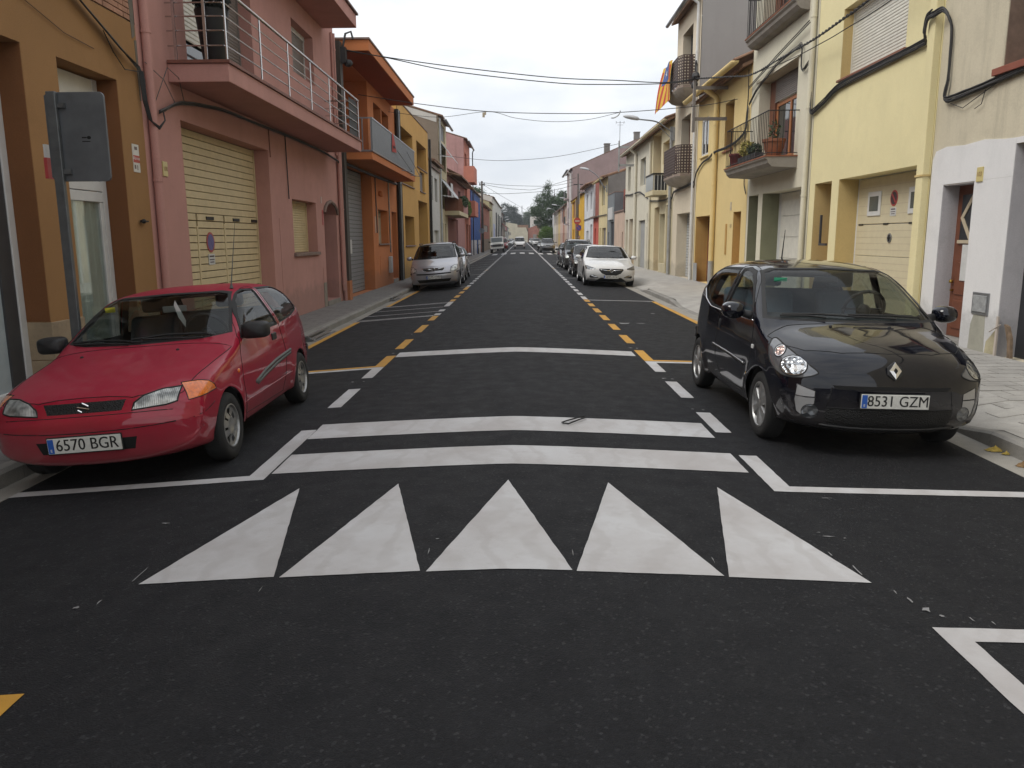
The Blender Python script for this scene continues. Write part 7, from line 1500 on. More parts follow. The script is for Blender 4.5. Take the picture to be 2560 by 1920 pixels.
# hatchback
HB = dict(L=4.05, rw=.30, ww=.185, rr=.20, wheels=(.85, 3.37), track=1.47, arch=.34, flare=.016,
    top=[(0, .48, .36), (.01, .58, .36), (.06, .70, .30), (.16, .77, .24), (.45, .87, .16), (.85, .95, .13), (1.02, 1.0, .14), (1.15, 1.06, .15), (1.55, 1.27, .15), (1.82, 1.38, .13), (2.0, 1.42, .12), (2.5, 1.44, .11), (3.0, 1.42, .12), (3.4, 1.34, .13), (3.7, 1.12, .16), (3.88, .97, .18), (3.97, .80, .2), (4.0, .65, .22), (4.05, .5, .25)],
    bot=[(0, .48), (.01, .36), (.05, .25), (.12, .19), (.5, .17), (2, .17), (3.5, .19), (3.9, .25), (4.03, .36), (4.05, .5)],
    plan=[(0, .74), (.3, .81), (.8, .85), (2, .86), (3.4, .85), (4.05, .77)], belt=[(0, .90), (1, .92), (3, .98), (4, 1.02)], lean=.34, n=2.6, zs=.62, sill=.94,
    ws=(.98, 2.05), wst=[(-.76, 1.01), (0, .995), (.76, 1.01), (.66, 1.27), (.60, 1.37), (.5, 1.388), (0, 1.398), (-.5, 1.388), (-.60, 1.37), (-.66, 1.27)], wsg=[(-.735, 1.03), (0, 1.012), (.735, 1.03), (.64, 1.265), (.578, 1.352), (.48, 1.37), (0, 1.381), (-.48, 1.37), (-.578, 1.352), (-.64, 1.265)],
    side=[([(1.38, .965), (2.5, .975), (2.42, 1.365), (2.05, 1.375), (1.85, 1.33)], [(1.45, .985), (2.46, .995), (2.385, 1.345), (2.06, 1.353), (1.88, 1.31)]), ([(2.55, .98), (3.55, 1.02), (3.62, 1.06), (3.35, 1.27), (3.1, 1.34), (2.48, 1.365)], [(2.59, 1.0), (3.50, 1.035), (3.55, 1.06), (3.32, 1.25), (3.08, 1.32), (2.53, 1.345)])],
    rw_=[(-.55, 1.05), (.55, 1.05), (.5, 1.32), (-.5, 1.32)], rwx=3.2, wstyle=('spoke', 5, .045, 1.2), int=dict(z0=.68, dash=1.3, dz=1.0, front=2.1, rear=2.85, h=.54, w=.70),
    lamp=[(.50, .60), (.72, .60), (.93, .66), (.985, .73), (.95, .775), (.78, .76), (.58, .70)], grille=[[(-.34, .55), (.34, .55), (.36, .585), (-.36, .585)], [(-.50, .25), (.50, .25), (.60, .42), (-.60, .42)]], pz=.45, mir=(1.42, 1.035, .965, (.10, .072, .085)), wz=1.025, hx=2.25, hz=.86, mould=.58, door=[(1.24, .32), (2.42, .32), (2.52, .7), (2.52, .97), (2.46, 1.38), (2.05, 1.392), (1.8, 1.345), (1.26, .96), (1.16, .7)])
mkcar(HB, 'hatchback', 'silver-white hatchback tucked right behind the silver people carrier', PAINT_S, -3.17, 32.85, -1.0, txt=None)
# white saloon
SA = dict(L=4.85, rw=.335, ww=.22, rr=.235, wheels=(.95, 3.78), track=1.58, arch=.375, flare=.012,
    top=[(0, .46, .40), (.01, .56, .40), (.05, .66, .36), (.14, .73, .30), (.5, .84, .18), (1.0, .925, .14), (1.25, .965, .13), (1.40, 1.02, .14), (1.85, 1.24, .15), (2.2, 1.385, .13), (2.4, 1.425, .12), (2.85, 1.45, .11), (3.4, 1.42, .12), (3.9, 1.29, .14), (4.35, 1.09, .16), (4.65, 1.0, .2), (4.76, .93, .25), (4.80, .75, .28), (4.85, .5, .3)],
    bot=[(0, .46), (.01, .34), (.05, .24), (.14, .18), (.5, .16), (2.4, .16), (4.2, .18), (4.7, .24), (4.84, .35), (4.85, .5)],
    plan=[(0, .80), (.3, .87), (.9, .915), (2.4, .925), (3.8, .915), (4.85, .82)], belt=[(0, .90), (1.2, .92), (3.8, 1.0), (4.8, 1.0)], lean=.40, n=2.5, zs=.62, sill=.94,
    ws=(1.3, 2.5), wst=[(-.79, 1.0), (-.5, .98), (0, .968), (.5, .98), (.79, 1.0), (.68, 1.26), (.61, 1.375), (.5, 1.40), (0, 1.412), (-.5, 1.40), (-.61, 1.375), (-.68, 1.26)], wsg=[(-.76, 1.02), (-.5, 1.0), (0, .988), (.5, 1.0), (.76, 1.02), (.66, 1.255), (.59, 1.36), (.49, 1.385), (0, 1.396), (-.49, 1.385), (-.59, 1.36), (-.66, 1.255)],
    side=[([(1.75, .975), (2.9, .985), (2.82, 1.375), (2.5, 1.378), (2.25, 1.33)], [(1.83, .993), (2.86, 1.003), (2.79, 1.352), (2.51, 1.357), (2.29, 1.315)]), ([(2.95, .985), (4.0, 1.02), (4.15, 1.06), (3.85, 1.20), (3.5, 1.31), (2.88, 1.375)], [(2.99, 1.005), (3.98, 1.038), (4.08, 1.062), (3.82, 1.185), (3.48, 1.29), (2.93, 1.352)])],
    rw_=[(-.55, 1.12), (.55, 1.12), (.52, 1.32), (-.52, 1.32)], rwx=3.6, wstyle=('spoke', 7, .035, 1.1), int=dict(z0=.68, dash=1.6, dz=.985, front=2.4, rear=3.2, h=.52, w=.74),
    lamp=[(.52, .625), (.72, .605), (.92, .62), (1.06, .68), (1.10, .735), (.98, .735), (.76, .70), (.54, .655)], lampmat=M_LAMPD, grille=[[(-.18, .415), (.18, .415), (.34, .48), (.44, .60), (.42, .645), (-.42, .645), (-.44, .60), (-.34, .48)], [(-.58, .19), (.58, .19), (.36, .33), (-.36, .33)]], fog=[[(.44, .33), (.72, .31), (.76, .35), (.74, .405), (.62, .42), (.52, .385)]], chrome=False, pz=.355, mir=(1.80, 1.01, 1.045, (.11, .07, .09)), wz=1.005, badge=.575, wing=.575, hx=2.6, hz=.85, door=[(1.68, .32), (2.82, .32), (2.92, .7), (2.92, .98), (2.86, 1.39), (2.5, 1.395), (2.22, 1.345), (1.62, .97), (1.58, .7)])
c, sal = mkcar(SA, 'saloon_car', 'large clean white saloon with black grille, first in the row by the cream houses', PAINT_W, 3.13, 28.30, -.5, txt='5895 KGL', glass=M_CGLD, res=(100, 8, 18, 7))
for s in (1, -1): o = O('chrome_lip', MB().tube([on_front(c, s*a, z_, .004) for a, z_ in ((.70, .395), (.60, .372), (.50, .355))], .012, 6), M_CHROME, sal); o.location.x = -SA['L']/2
mkcar(scaled(HB, mirpaint=False), 'hatchback', 'glossy black hatchback parked directly behind the white saloon', PAINT_B2, 3.06, 34.80, -.4, txt=None)
MPV2 = scaled(MPV, L=4.32, rails=None, grille=MPV['grille'][1:], badge=None, wing=None, chrome=False, mirpaint=False, top=[(a, b*(1.06 if b > 1.1 else 1+.06*max(0, (b-.6)/.5)), r_) for a, b, r_ in MPV['top']])
mkcar(MPV, 'people_carrier', 'tall dark anthracite people carrier behind the black hatchback', PAINT_AN, 3.12, 42.9, -.4, glass=M_CGL)
mkcar(HB, 'hatchback', 'dark grey hatchback last in the near right-hand row', PAINT_AN, 3.05, 47.35, -.3)
# SUV
SUV = scaled(MPV, L=4.65, rw=.355, rr=.225, arch=.40, wheels=(.95, 3.62), top=[(0, .62, .34), (.01, .74, .34), (.05, .90, .28), (.14, .98, .22), (.5, 1.05, .16), (1.0, 1.10, .14), (1.2, 1.14, .13), (1.32, 1.20, .14), (1.75, 1.45, .15), (2.05, 1.60, .13), (2.25, 1.655, .12), (2.8, 1.685, .11), (3.7, 1.665, .12), (4.15, 1.58, .14), (4.4, 1.35, .16), (4.52, 1.12, .18), (4.58, .9, .2), (4.65, .65, .25)],
    bot=[(0, .62), (.01, .48), (.06, .34), (.15, .26), (.5, .24), (2.2, .24), (4.0, .26), (4.5, .33), (4.64, .48), (4.65, .65)], belt=[(0, 1.02), (1.2, 1.06), (4, 1.12), (4.6, 1.15)], zs=.78,
    ws=(1.2, 2.35), wst=[(-.79, 1.16), (0, 1.14), (.79, 1.16), (.70, 1.44), (.64, 1.60), (.52, 1.625), (0, 1.637), (-.52, 1.625), (-.64, 1.60), (-.70, 1.44)], wsg=[(-.765, 1.18), (0, 1.162), (.765, 1.18), (.675, 1.44), (.615, 1.58), (.50, 1.605), (0, 1.618), (-.50, 1.605), (-.615, 1.58), (-.675, 1.44)],
    side=[([(1.68, 1.11), (2.82, 1.13), (2.76, 1.60), (2.4, 1.605), (2.15, 1.55)], [(1.75, 1.13), (2.77, 1.15), (2.72, 1.575), (2.42, 1.58), (2.2, 1.53)]), ([(2.88, 1.13), (4.1, 1.17), (4.05, 1.45), (3.85, 1.56), (2.83, 1.60)], [(2.93, 1.15), (4.05, 1.19), (4.0, 1.43), (3.83, 1.535), (2.88, 1.575)])], rwx=3.9, rw_=[(-.6, 1.2), (.6, 1.2), (.55, 1.52), (-.55, 1.52)],
    int=dict(z0=.85, dash=1.55, dz=1.16, front=2.3, rear=3.1, h=.56, w=.74), lamp=[(.55, .80), (.75, .78), (.98, .84), (1.03, .90), (.98, .95), (.80, .94), (.62, .885)], grille=[[(-.34, .80), (-.05, .77), (.05, .77), (.34, .80), (.36, .90), (-.36, .90)], [(-.62, .34), (.62, .34), (.66, .60), (-.66, .60)]], chrome=True, pz=.69, mir=(1.78, 1.23, 1.0, (.12, .085, .09)), wz=1.175, badge=None, wing=None, rails=(2.4, 4.1, .60), hx=2.5, hz=1.0, mould=.5, door=None)
SUV.pop('door')
mkcar(SUV, 'suv', 'dark grey sport-utility car with black lower bumper, parked past the zebra crossing', PAINT_GR, 2.98, 92.9, 0, res=(70, 6, 12, 5))
fr_ = (60, 5, 10, 4)
mkcar(HB, 'hatchback', 'black hatchback half hidden behind the grey sport-utility car', PAINT_B2, 3.0, 111.6, 0, res=fr_)
mkcar(SUV, 'suv', 'white sport-utility car with black bumper far along the right kerb', PAINT_W, 2.8, 154, 0, res=fr_)
for i, (sp_, nm, lb, pt, yy) in enumerate(((HB, 'hatchback', 'blue-grey hatchback behind the white sport-utility car', PAINT_BL, 168), (MPV, 'people_carrier', 'pale people carrier near the far end of the right-hand row', PAINT_S, 188), (HB, 'hatchback', 'white hatchback second from the far end of the right-hand row', PAINT_W, 212), (MPV, 'people_carrier', 'dark people carrier at the far end of the right-hand row', PAINT_AN, 240))): mkcar(sp_, nm, lb, pt, 2.85, yy, 0, res=fr_)
for sp_, nm, lb, pt, yy in ((SA, 'saloon_car', 'white saloon parked on the left kerb past the white warehouse door', PAINT_W, 190), (HB, 'hatchback', 'grey hatchback behind the distant white saloon, left kerb', PAINT_GR, 207), (MPV, 'people_carrier', 'silver people carrier far along the left kerb', PAINT_S, 228), (HB, 'hatchback', 'white hatchback farthest along the left kerb', PAINT_W, 255)): mkcar(sp_, nm, lb, pt, -3.0, yy, 0, res=fr_)
# vans: boxy body
VAN = dict(L=4.12, rw=.30, ww=.18, rr=.19, wheels=(.85, 3.54), track=1.46, arch=.34, flare=.012,
    top=[(0, .52, .34), (.01, .62, .34), (.06, .76, .28), (.16, .86, .22), (.40, .96, .16), (.70, 1.05, .14), (.80, 1.10, .13), (1.10, 1.38, .14), (1.38, 1.66, .13), (1.55, 1.755, .12), (1.8, 1.80, .10), (3.0, 1.82, .10), (3.9, 1.79, .10), (4.03, 1.72, .10), (4.08, 1.3, .10), (4.09, .8, .12), (4.12, .5, .15)],
    bot=[(0, .52), (.01, .40), (.05, .28), (.12, .21), (.5, .19), (2, .19), (3.7, .2), (4.0, .27), (4.11, .38), (4.12, .5)], plan=[(0, .76), (.3, .82), (.8, .85), (2, .862), (4.12, .85)], belt=[(0, 1.02), (4.1, 1.05)], lean=.16, n=2.8, zs=.7, sill=.95,
    ws=(.68, 1.65), wst=[(-.78, 1.10), (0, 1.085), (.78, 1.10), (.70, 1.60), (.64, 1.70), (0, 1.72), (-.64, 1.70), (-.70, 1.60)], wsg=[(-.75, 1.125), (0, 1.11), (.75, 1.125), (.675, 1.58), (.62, 1.675), (0, 1.695), (-.62, 1.675), (-.675, 1.58)], side=[([(1.08, 1.08), (2.0, 1.06), (2.0, 1.65), (1.6, 1.65)], [(1.15, 1.1), (1.96, 1.08), (1.96, 1.62), (1.62, 1.62)])],
    wstyle=('steel', 7), int=dict(z0=.78, dash=1.1, dz=1.10, front=1.7, rear=2.2, h=.58, w=.70), lamp=[(.56, .70), (.78, .69), (.95, .76), (.98, .86), (.92, .92), (.70, .86)], grille=[[(-.50, .36), (.50, .36), (.54, .60), (-.54, .60)]], fog=[[(.60, .60), (.76, .60), (.76, .72), (.60, .72)]], pz=.52, mir=(1.15, 1.18, .99, (.10, .11, .08)), wz=1.12)
mkcar(VAN, 'panel_van', 'white small van driving towards the crossing in the middle of the lane', PAINT_W, -.37, 124.8, 0, 0, res=fr_, group='vehicles in the street', cat='van')
mkcar(scaled(VAN, L=4.12), 'panel_van', 'dark red van parked behind the white off-roader', PAINT_RD, -2.85, 117, 0, res=fr_, group='vehicles in the street', cat='van')
# boxy off-roader
lr = thing('off_roader', 'boxy white off-road station wagon with black grille panel, parked by the old brick house', 'car', (0, 0, 0), 0, 'cars parked along the kerb')
def bx(name, x0, x1, y0, y1, z0, z1, mat, bev=.03, par=None): return O(name, MB().box(x0, x1, y0, y1, z0, z1), mat, par or lr, bevel=bev)
b_ = O('body', MB().prism([(.10, .62), (.08, 1.12), (1.05, 1.20), (1.15, 1.24), (1.35, 1.93), (3.85, 1.96), (3.88, .62)], 'y', -.80, .80), PAINT_W2, lr, bevel=.04); O('bonnet_ridge', MB().box(.10, 1.05, -.5, .5, 1.14, 1.19), PAINT_W2, b_, bevel=.02)
for s in (1, -1): O('wing', MB().prism([(.06, .60), (.05, 1.06), (.10, 1.10), (1.2, 1.16), (1.2, .95), (1.0, .98), (.45, .98), (.30, .62)], 'y', s*.55, s*.83), PAINT_W2, lr, bevel=.02)
O('windscreen', MB().add([(1.128, -.68, 1.30), (1.128, .68, 1.30), (1.30, .66, 1.84), (1.30, -.66, 1.84)], [(0, 1, 2, 3)]), M_CGLD, lr).location.x = -.01
for s in (1, -1): O('side_window', MB().add([(1.45, s*.803, 1.32), (2.3, s*.803, 1.32), (2.3, s*.803, 1.82), (1.52, s*.803, 1.82)], [(0, 1, 2, 3)]), M_GLASS, lr); O('side_window', MB().add([(2.4, s*.803, 1.32), (3.7, s*.803, 1.32), (3.7, s*.803, 1.82), (2.4, s*.803, 1.82)], [(0, 1, 2, 3)]), M_GLASS, lr)
g_ = bx('grille', .03, .07, -.76, .76, .74, 1.03, M_PLAST, .01); 
for s in (1, -1): O('headlight', MB().lathe([(.001, .015), (.085, .015), (.09, .03), (.09, .05)], 20, (0, s*.62, .90), 'x'), M_LAMPC, lr); O('indicator', MB().lathe([(.001, .022), (.035, .022), (.035, .05)], 12, (0, s*.72, .79), 'x'), M_AMBER, lr)
bx('bumper', -.04, .08, -.80, .80, .50, .62, M_WHITE_S, .01); bx('underbody', .3, 3.8, -.6, .6, .45, .62, M_GAPK, 0); plate(lr, -.05, .60, '0000') if False else None
mirror(lr, 1.25, 1.35, .95, (.08, .11, .05), M_PLAST, (.09, 0), 'box')
LRS = dict(rw=.38, ww=.21, rr=.21, wheels=(.72, 3.08), track=1.50, wstyle=('steel', 8), wmat=PAINT_W2); add_wheels(lr, LRS)
shift_children(lr, -1.95); place(lr, -3.05, 99.3+1.95, 0, .072, zr(-3.05))
# ================================================================ street furniture, cables, trees
def curve(pts, n=24):
    P = cr([(*p, 0) for p in pts], n) if False else None
    out = []; P = [Vector(p) for p in pts]; P = [2*P[0]-P[1]]+P+[2*P[-1]-P[-2]]
    for i in range(1, len(P)-2):
        for s in np.linspace(0, 1, 8, endpoint=False):
            p0, p1, p2, p3 = P[i-1:i+3]; out.append(.5*((2*p1)+(p2-p0)*s+(2*p0-5*p1+4*p2-p3)*s*s+(3*p1-p0-3*p2+p3)*s**3))
    out.append(P[-2]); return out
def cab(name, label, pts, r, twist=0, group='overhead cables'):
    t = wthing(name, label, 'cable', tuple(pts[0]), group); P = curve(pts)
    if twist:
        for k in range(2):
            Q = []; D_ = []
            for a, b in zip(P, P[1:]):
                for s in (0, .5): D_.append(a+(b-a)*s)
            D_.append(P[-1]); L_ = 0
            for i, p in enumerate(D_):
                L_ += (p-D_[i-1]).length if i else 0; a = 2*math.pi*L_/twist+math.pi*k; Q.append(p+Vector((math.cos(a)*r*.8, 0, math.sin(a)*r*.8)))
            O('strand', MB().tube(Q, r*.62, 5), M_CABLE, t)
    else: O('strand', MB().tube(P, r, 5), M_CABLE, t)
    return t
cab('overhead_cable', 'upper of two taut black cables from the orange house to the warm-yellow house', [(-4.85, 22.4, 6.72), (-3.95, 22.8, 6.62), (-1.94, 24.0, 6.56), (.88, 24.25, 6.29), (2.8, 24.5, 6.24), (4.28, 25.0, 6.26), (5.42, 26.0, 6.55)], .014)
cab('overhead_cable', 'lower sagging one of two black cables from the orange house to the warm-yellow house', [(-4.85, 22.42, 6.70), (-3.77, 23.0, 6.62), (-1.94, 24.0, 6.43), (.88, 24.25, 6.15), (2.32, 24.5, 6.13), (4.28, 25.0, 6.23), (5.42, 26.02, 6.52)], .014)
cab('overhead_cable', 'straight thin cable with a hanging tag, crossing below the paired cables', [(-4.88, 24.7, 5.94), (-2.99, 24.7, 5.65), (-1.05, 24.7, 5.43), (1.14, 24.7, 5.35), (2.94, 24.7, 5.37), (5.31, 24.7, 5.54), (6.42, 24.7, 5.72)], .011)
cab('overhead_cable', 'slack thin loop of wire hung from the lower crossing cable', [(-4.0, 24.75, 5.45), (-2.5, 24.72, 5.28), (-1.0, 24.7, 5.42), (-.17, 24.7, 5.23), (.9, 24.7, 5.12), (1.97, 24.7, 5.17), (2.94, 24.7, 5.37)], .007)
cab('overhead_cable', 'thin wire sagging from the cream tall house to the pale cream house bracket', [(-4.9, 47.5, 6.5), (-2.5, 47.5, 6.2), (-.63, 47.5, 6.14), (2.2, 47.2, 6.33), (5.56, 46.8, 6.95)], .012)
tg = wthing('cable_tag', 'small pale tag clipped to the thin crossing cable', 'tag', (-1.12, 24.7, 5.33)); O('plate', MB().box(-1.17, -1.10, 24.69, 24.71, 5.26, 5.40).box(-1.10, -1.06, 24.692, 24.708, 5.33, 5.42), SH['beige'], tg)
tg = wthing('cable_end', 'curled loose cable end hanging near the right end of the crossing cable', 'cable', (2.9, 24.7, 5.3)); O('strand', MB().tube(curve([(2.95, 24.7, 5.42), (2.9, 24.7, 5.30), (2.78, 24.7, 5.22), (2.68, 24.7, 5.21)]), .018, 5), SH['lgrey'], tg)
cab('overhead_cable', 'thick twisted black cable running along the ivory and lemon houses', [(5.42, 26.0, 6.55), (5.95, 23.6, 6.15), (6.10, 22.07, 5.92), (6.10, 19.7, 5.82), (6.10, 17.6, 5.74), (6.10, 16.05, 5.75), (6.10, 14.9, 5.77), (6.1, 11.0, 5.95), (6.1, 5, 6.4)], .024, .35)
cab('overhead_cable', 'thin grey service cable below the thick twisted one on the lemon house', [(6.2, 22.36, 5.98), (6.2, 19.5, 5.72), (6.18, 17.13, 5.60), (6.18, 16.14, 5.58), (6.18, 14.23, 5.57), (6.18, 10, 5.7)], .010)
for lb, pts in (('topmost far cable from the utility pole to the mauve house', [(-5.2, 97, 8.3), (-2.3, 98, 8.0), (1.6, 99, 7.9), (3.9, 99, 7.95), (6.3, 100, 8.4)]), ('second far cable sagging from the utility pole', [(-4.72, 97, 8.05), (-2.3, 97, 7.6), (0, 97, 7.4), (1.8, 98, 7.5), (6.0, 90, 8.2)]), ('lowest far cable crossing by the blue workshop', [(-4.95, 92, 6.8), (-2.2, 92, 6.65), (1.3, 92, 6.8), (3.8, 92, 7.05), (6.0, 88, 7.4)]), ('diagonal far cable dropping from the utility pole down the street', [(-4.72, 97, 8.05), (-2.6, 120, 7.6), (1.0, 160, 7.0), (4.0, 200, 6.6)])): cab('overhead_cable', lb, pts, .022)
# rear-facing sign on the near left pole
PX, PY = -3.94, 6.9
M_SIGNB = simple('sign_back_grey', (.125, .135, .145, 1), .45, .3, var=.22, scale=5); M_POLE = simple('pole_grey', (.14, .15, .155, 1), .45, .55, var=.25, scale=8)
sg = wthing('road_sign', 'grey back of a rectangular road sign on a square post by the brown house', 'road sign', (PX, PY, 0))
O('post', MB().box(PX-.04, PX+.04, PY-.02, PY+.02, -.05, 2.93), M_POLE, sg, bevel=.006)
pan = MB(); w_, h_, r_ = .25, .365, .04; cx_, cz_ = -3.765, 2.565; pts = []
for (sx, sz, a0) in ((1, 1, 0), (-1, 1, 90), (-1, -1, 180), (1, -1, 270)):
    for k in range(5): a = R(a0+k*22.5); pts.append((cx_+sx*(w_-r_)+r_*math.cos(a), cz_+sz*(h_-r_)+r_*math.sin(a)))
pn = O('panel', MB().prism(pts, 'y', PY+.025, PY+.05), M_SIGNB, sg, bevel=.004)
O('rib', MB().box(cx_-w_+.01, cx_-w_+.035, PY+.0, PY+.024, cz_-h_+.03, cz_+h_-.03), M_SIGNB, pn); O('clamp', MB().box(PX-.05, PX+.10, PY-.005, PY+.024, 2.26, 2.30).box(PX-.05, PX+.10, PY-.005, PY+.024, 2.80, 2.84), M_POLE, sg)
O('maker_mark', MB().ell((-3.67, PY+.0245, 2.56), (.018, .002, .014), 12, 6).box(-3.73, -3.69, PY+.0235, PY+.0246, 2.555, 2.565).box(-3.73, -3.66, PY+.0235, PY+.0246, 2.525, 2.532), M_GAPK, pn)
sm2 = wthing('small_sign', 'narrow red and white plate fixed behind the grey sign post', 'sign', (-4.06, PY+.1, 2.24)); O('plate', MB().box(-4.075, -4.055, PY+.03, PY+.36, 2.23, 2.51), M_WHITE_S, sm2); O('red_half', MB().box(-4.079, -4.051, PY+.026, PY+.364, 2.226, 2.40), M_RED_S, sm2)
# street lamps on brackets
M_LMPG = simple('lamp_grey', (.46, .47, .48, 1), .4, var=.1)
def lamp(lb, s, xw, y, zw, xt, zt, L_=.75, post=False):
    """s=-1: right-hand wall, head reaches to smaller x"""
    t = wthing('street_lamp', lb, 'street lamp', (xw, y, zw), 'bracket street lamps')
    xh = xt-s*L_
    O('bracket_arm', MB().tube(curve([(xw, y, zw), (xw+s*.25, y, zw+.15), ((xw+xh)/2, y, (zw+zt)/2+.1), (xh, y, zt-.12)]), .03, 8), M_STEEL, t, smooth=True)
    if post: O('post', MB().tube([(xw, y, zw-2.2), (xw, y, zw)], .06, 8), M_STEEL, t)
    else: O('wall_plate', MB().box(xw-.02, xw-s*.1, y-.06, y+.06, zw-.35, zw+.2), M_STEEL, t); O('stay', MB().tube([(xw, y, zw-.3), (xw+(xh-xw)*.45, y, zw+(zt-zw)*.42)], .016, 6), M_STEEL, t)
    v = []; sl = .16
    for q, ww, hh in ((0, .05, .05), (.12, .12, .10), (.45, .16, .12), (.8, .13, .09), (1.0, .03, .03)):
        x = xh+(xt-xh)*q; zc = zt-.10+(q-.2)*sl*.8
        for k in range(10): a = 2*math.pi*k/10; v.append((x, y+ww*math.cos(a), zc+hh*max(-.45, math.sin(a))))
    O('lamp_head', MB().add(v, [(10*i+k, 10*i+(k+1) % 10, 10*i+10+(k+1) % 10, 10*i+10+k) for i in range(4) for k in range(10)]+[tuple(range(10))[::-1], tuple(range(40, 50))]), M_LMPG, t, smooth=50)
lamp('street lamp on the buttermilk house wall beside the tall cream house', -1, 6.38, 34.75, 6.05, 4.27, 6.70, .68); lamp('street lamp arching from the butter-yellow house above the slate front', -1, 6.38, 61.3, 5.4, 4.35, 6.83, .7)
for lb, y, xt, zt in (('street lamp in front of the mauve house', 108, 5.03, 6.95), ('street lamp on a short post over the first beige cottage', 125, 4.6, 6.75), ('street lamp over the far grey-beige cottage', 150, 4.6, 7.1), ('street lamp beside the big tree crown', 175, 4.7, 7.2)): lamp(lb, -1, 6.3, y, zt-.55, xt, zt, .8, True)
for lb, y, zt in (('street lamp by the end of the white warehouse', 198, 8.2), ('street lamp over the red awning, left side', 209, 7.1), ('street lamp on the distant taupe house, left side', 230, 7.0), ('last visible street lamp on the left before the end wall', 262, 6.9)): lamp(lb, 1, -4.9, y, zt-.6, -3.5, zt, 1.0, True)
# utility pole and round sign back
up_ = wthing('utility_pole', 'dark wooden utility pole with insulators before the blue workshop', 'utility pole', (-4.75, 97, 0)); O('pole', MB().tube([(-4.75, 97, -.1), (-4.76, 97, 4), (-4.77, 97, 8.4)], [.17, .15, .11], 10), simple('pole_wood', (.055, .045, .038, 1), .9, var=.3), up_, smooth=True); O('crossarm', MB().box(-5.1, -4.4, 96.95, 97.05, 7.9, 8.0), M_IRON, up_); O('insulator', MB().ell((-5.0, 97, 8.1), (.07, .07, .12), 8, 6), M_IRON, up_); O('insulator', MB().ell((-4.5, 97, 8.1), (.07, .07, .12), 8, 6), M_IRON, up_)
rs = wthing('round_sign', 'grey back of a round traffic sign on a slim post beside the utility pole', 'road sign', (-4.55, 90, 0)); O('post', MB().tube([(-4.5, 90, -.05), (-4.5, 90, 2.85)], .03, 8), M_POLE, rs); O('disc', MB().lathe([(.001, 90.04), (.30, 90.04), (.30, 90.07), (.001, 90.07)], 24, (-4.5, 0, 2.52), 'y'), simple('sign_back_light', (.24, .26, .27, 1), .4, .5), rs)
# no-entry and no-parking signs on the tall right pole
np_ = wthing('utility_pole', 'tall slim grey pole carrying the traffic signs before the saffron house', 'utility pole', (6.1, 88, 0)); O('pole', MB().tube([(6.1, 88, 0), (6.08, 88, 8.5)], [.12, .08], 8), simple('pole_brown_grey', (.12, .10, .09, 1), .8), np_); O('crossarm', MB().box(5.6, 6.6, 87.95, 88.05, 7.3, 7.4), M_IRON, np_)
ne = wthing('no_entry_sign', 'round red no-entry sign with white bar on the pole by the saffron house', 'traffic sign', (6.03, 87.8, 3.1)); O('disc', MB().lathe([(.001, 87.78), (.37, 87.78), (.37, 87.82), (.001, 87.82)], 28, (6.02, 0, 3.48), 'y'), M_RED_S, ne); O('white_bar', MB().box(5.77, 6.27, 87.772, 87.779, 3.42, 3.54), M_WHITE_S, ne)
ne = wthing('no_parking_sign', 'round blue and red no-parking sign below the no-entry disc', 'traffic sign', (6.18, 87.8, 2.4)); O('disc', MB().lathe([(.001, 87.78), (.33, 87.78), (.33, 87.82), (.001, 87.82)], 28, (6.2, 0, 2.75), 'y'), M_RED_S, ne); O('blue_field', MB().lathe([(.001, 87.772), (.27, 87.772), (.27, 87.779)], 28, (6.2, 0, 2.75), 'y'), simple('sign_blue2', (.05, .07, .35, 1), .4), ne); O('red_bar', MB().prism([(6.02, 2.97), (5.98, 2.93), (6.38, 2.53), (6.42, 2.57)], 'y', 87.765, 87.771), M_RED_S, ne)
# person behind the dark people carrier
def skin_body(name, verts, edges, radii, mat, parent, root=0):
    me = bpy.data.meshes.new(name); me.from_pydata(verts, edges, []); o = link(name, me, mat, parent)
    s = o.modifiers.new('s', 'SKIN'); sd_ = me.skin_vertices[0].data
    for i, r in enumerate(radii): sd_[i].radius = (r, r) if not isinstance(r, tuple) else r
    sd_[root].use_root = True; s.use_smooth_shade = True
    ss = o.modifiers.new('ss', 'SUBSURF'); ss.levels = 1; ss.render_levels = 2; return o
pe = wthing('person', 'person in black clothes standing on the pavement behind the dark people carrier', 'person', (4.4, 62, .08)); bx_, by_, bz_ = 4.40, 62.0, .08
V_ = [(0, 0, .95), (0, 0, 1.15), (0, 0, 1.38), (0, 0, 1.47), (0, -.01, 1.53), (-.19, 0, 1.40), (-.26, .02, 1.12), (-.25, -.08, .88), (-.245, -.11, .80), (.19, 0, 1.40), (.26, .02, 1.12), (.25, -.08, .88), (.245, -.11, .80), (-.10, 0, .90), (-.11, -.02, .50), (-.115, .02, .09), (-.12, -.12, .04), (.10, 0, .90), (.11, .03, .50), (.115, .05, .09), (.12, -.09, .04)]
E_ = [(0, 1), (1, 2), (2, 3), (3, 4), (2, 5), (5, 6), (6, 7), (7, 8), (2, 9), (9, 10), (10, 11), (11, 12), (0, 13), (13, 14), (14, 15), (15, 16), (0, 17), (17, 18), (18, 19), (19, 20)]
Rr = [(.16, .11), (.15, .11), (.17, .11), .07, .055, .075, .05, .04, .035, .075, .05, .04, .035, .09, .065, .045, .04, .09, .065, .045, .04]
skin_body('body', [(bx_+a, by_+b, bz_+c_) for a, b, c_ in V_], E_, Rr, simple('black_clothes', (.014, .014, .016, 1), .9), pe)
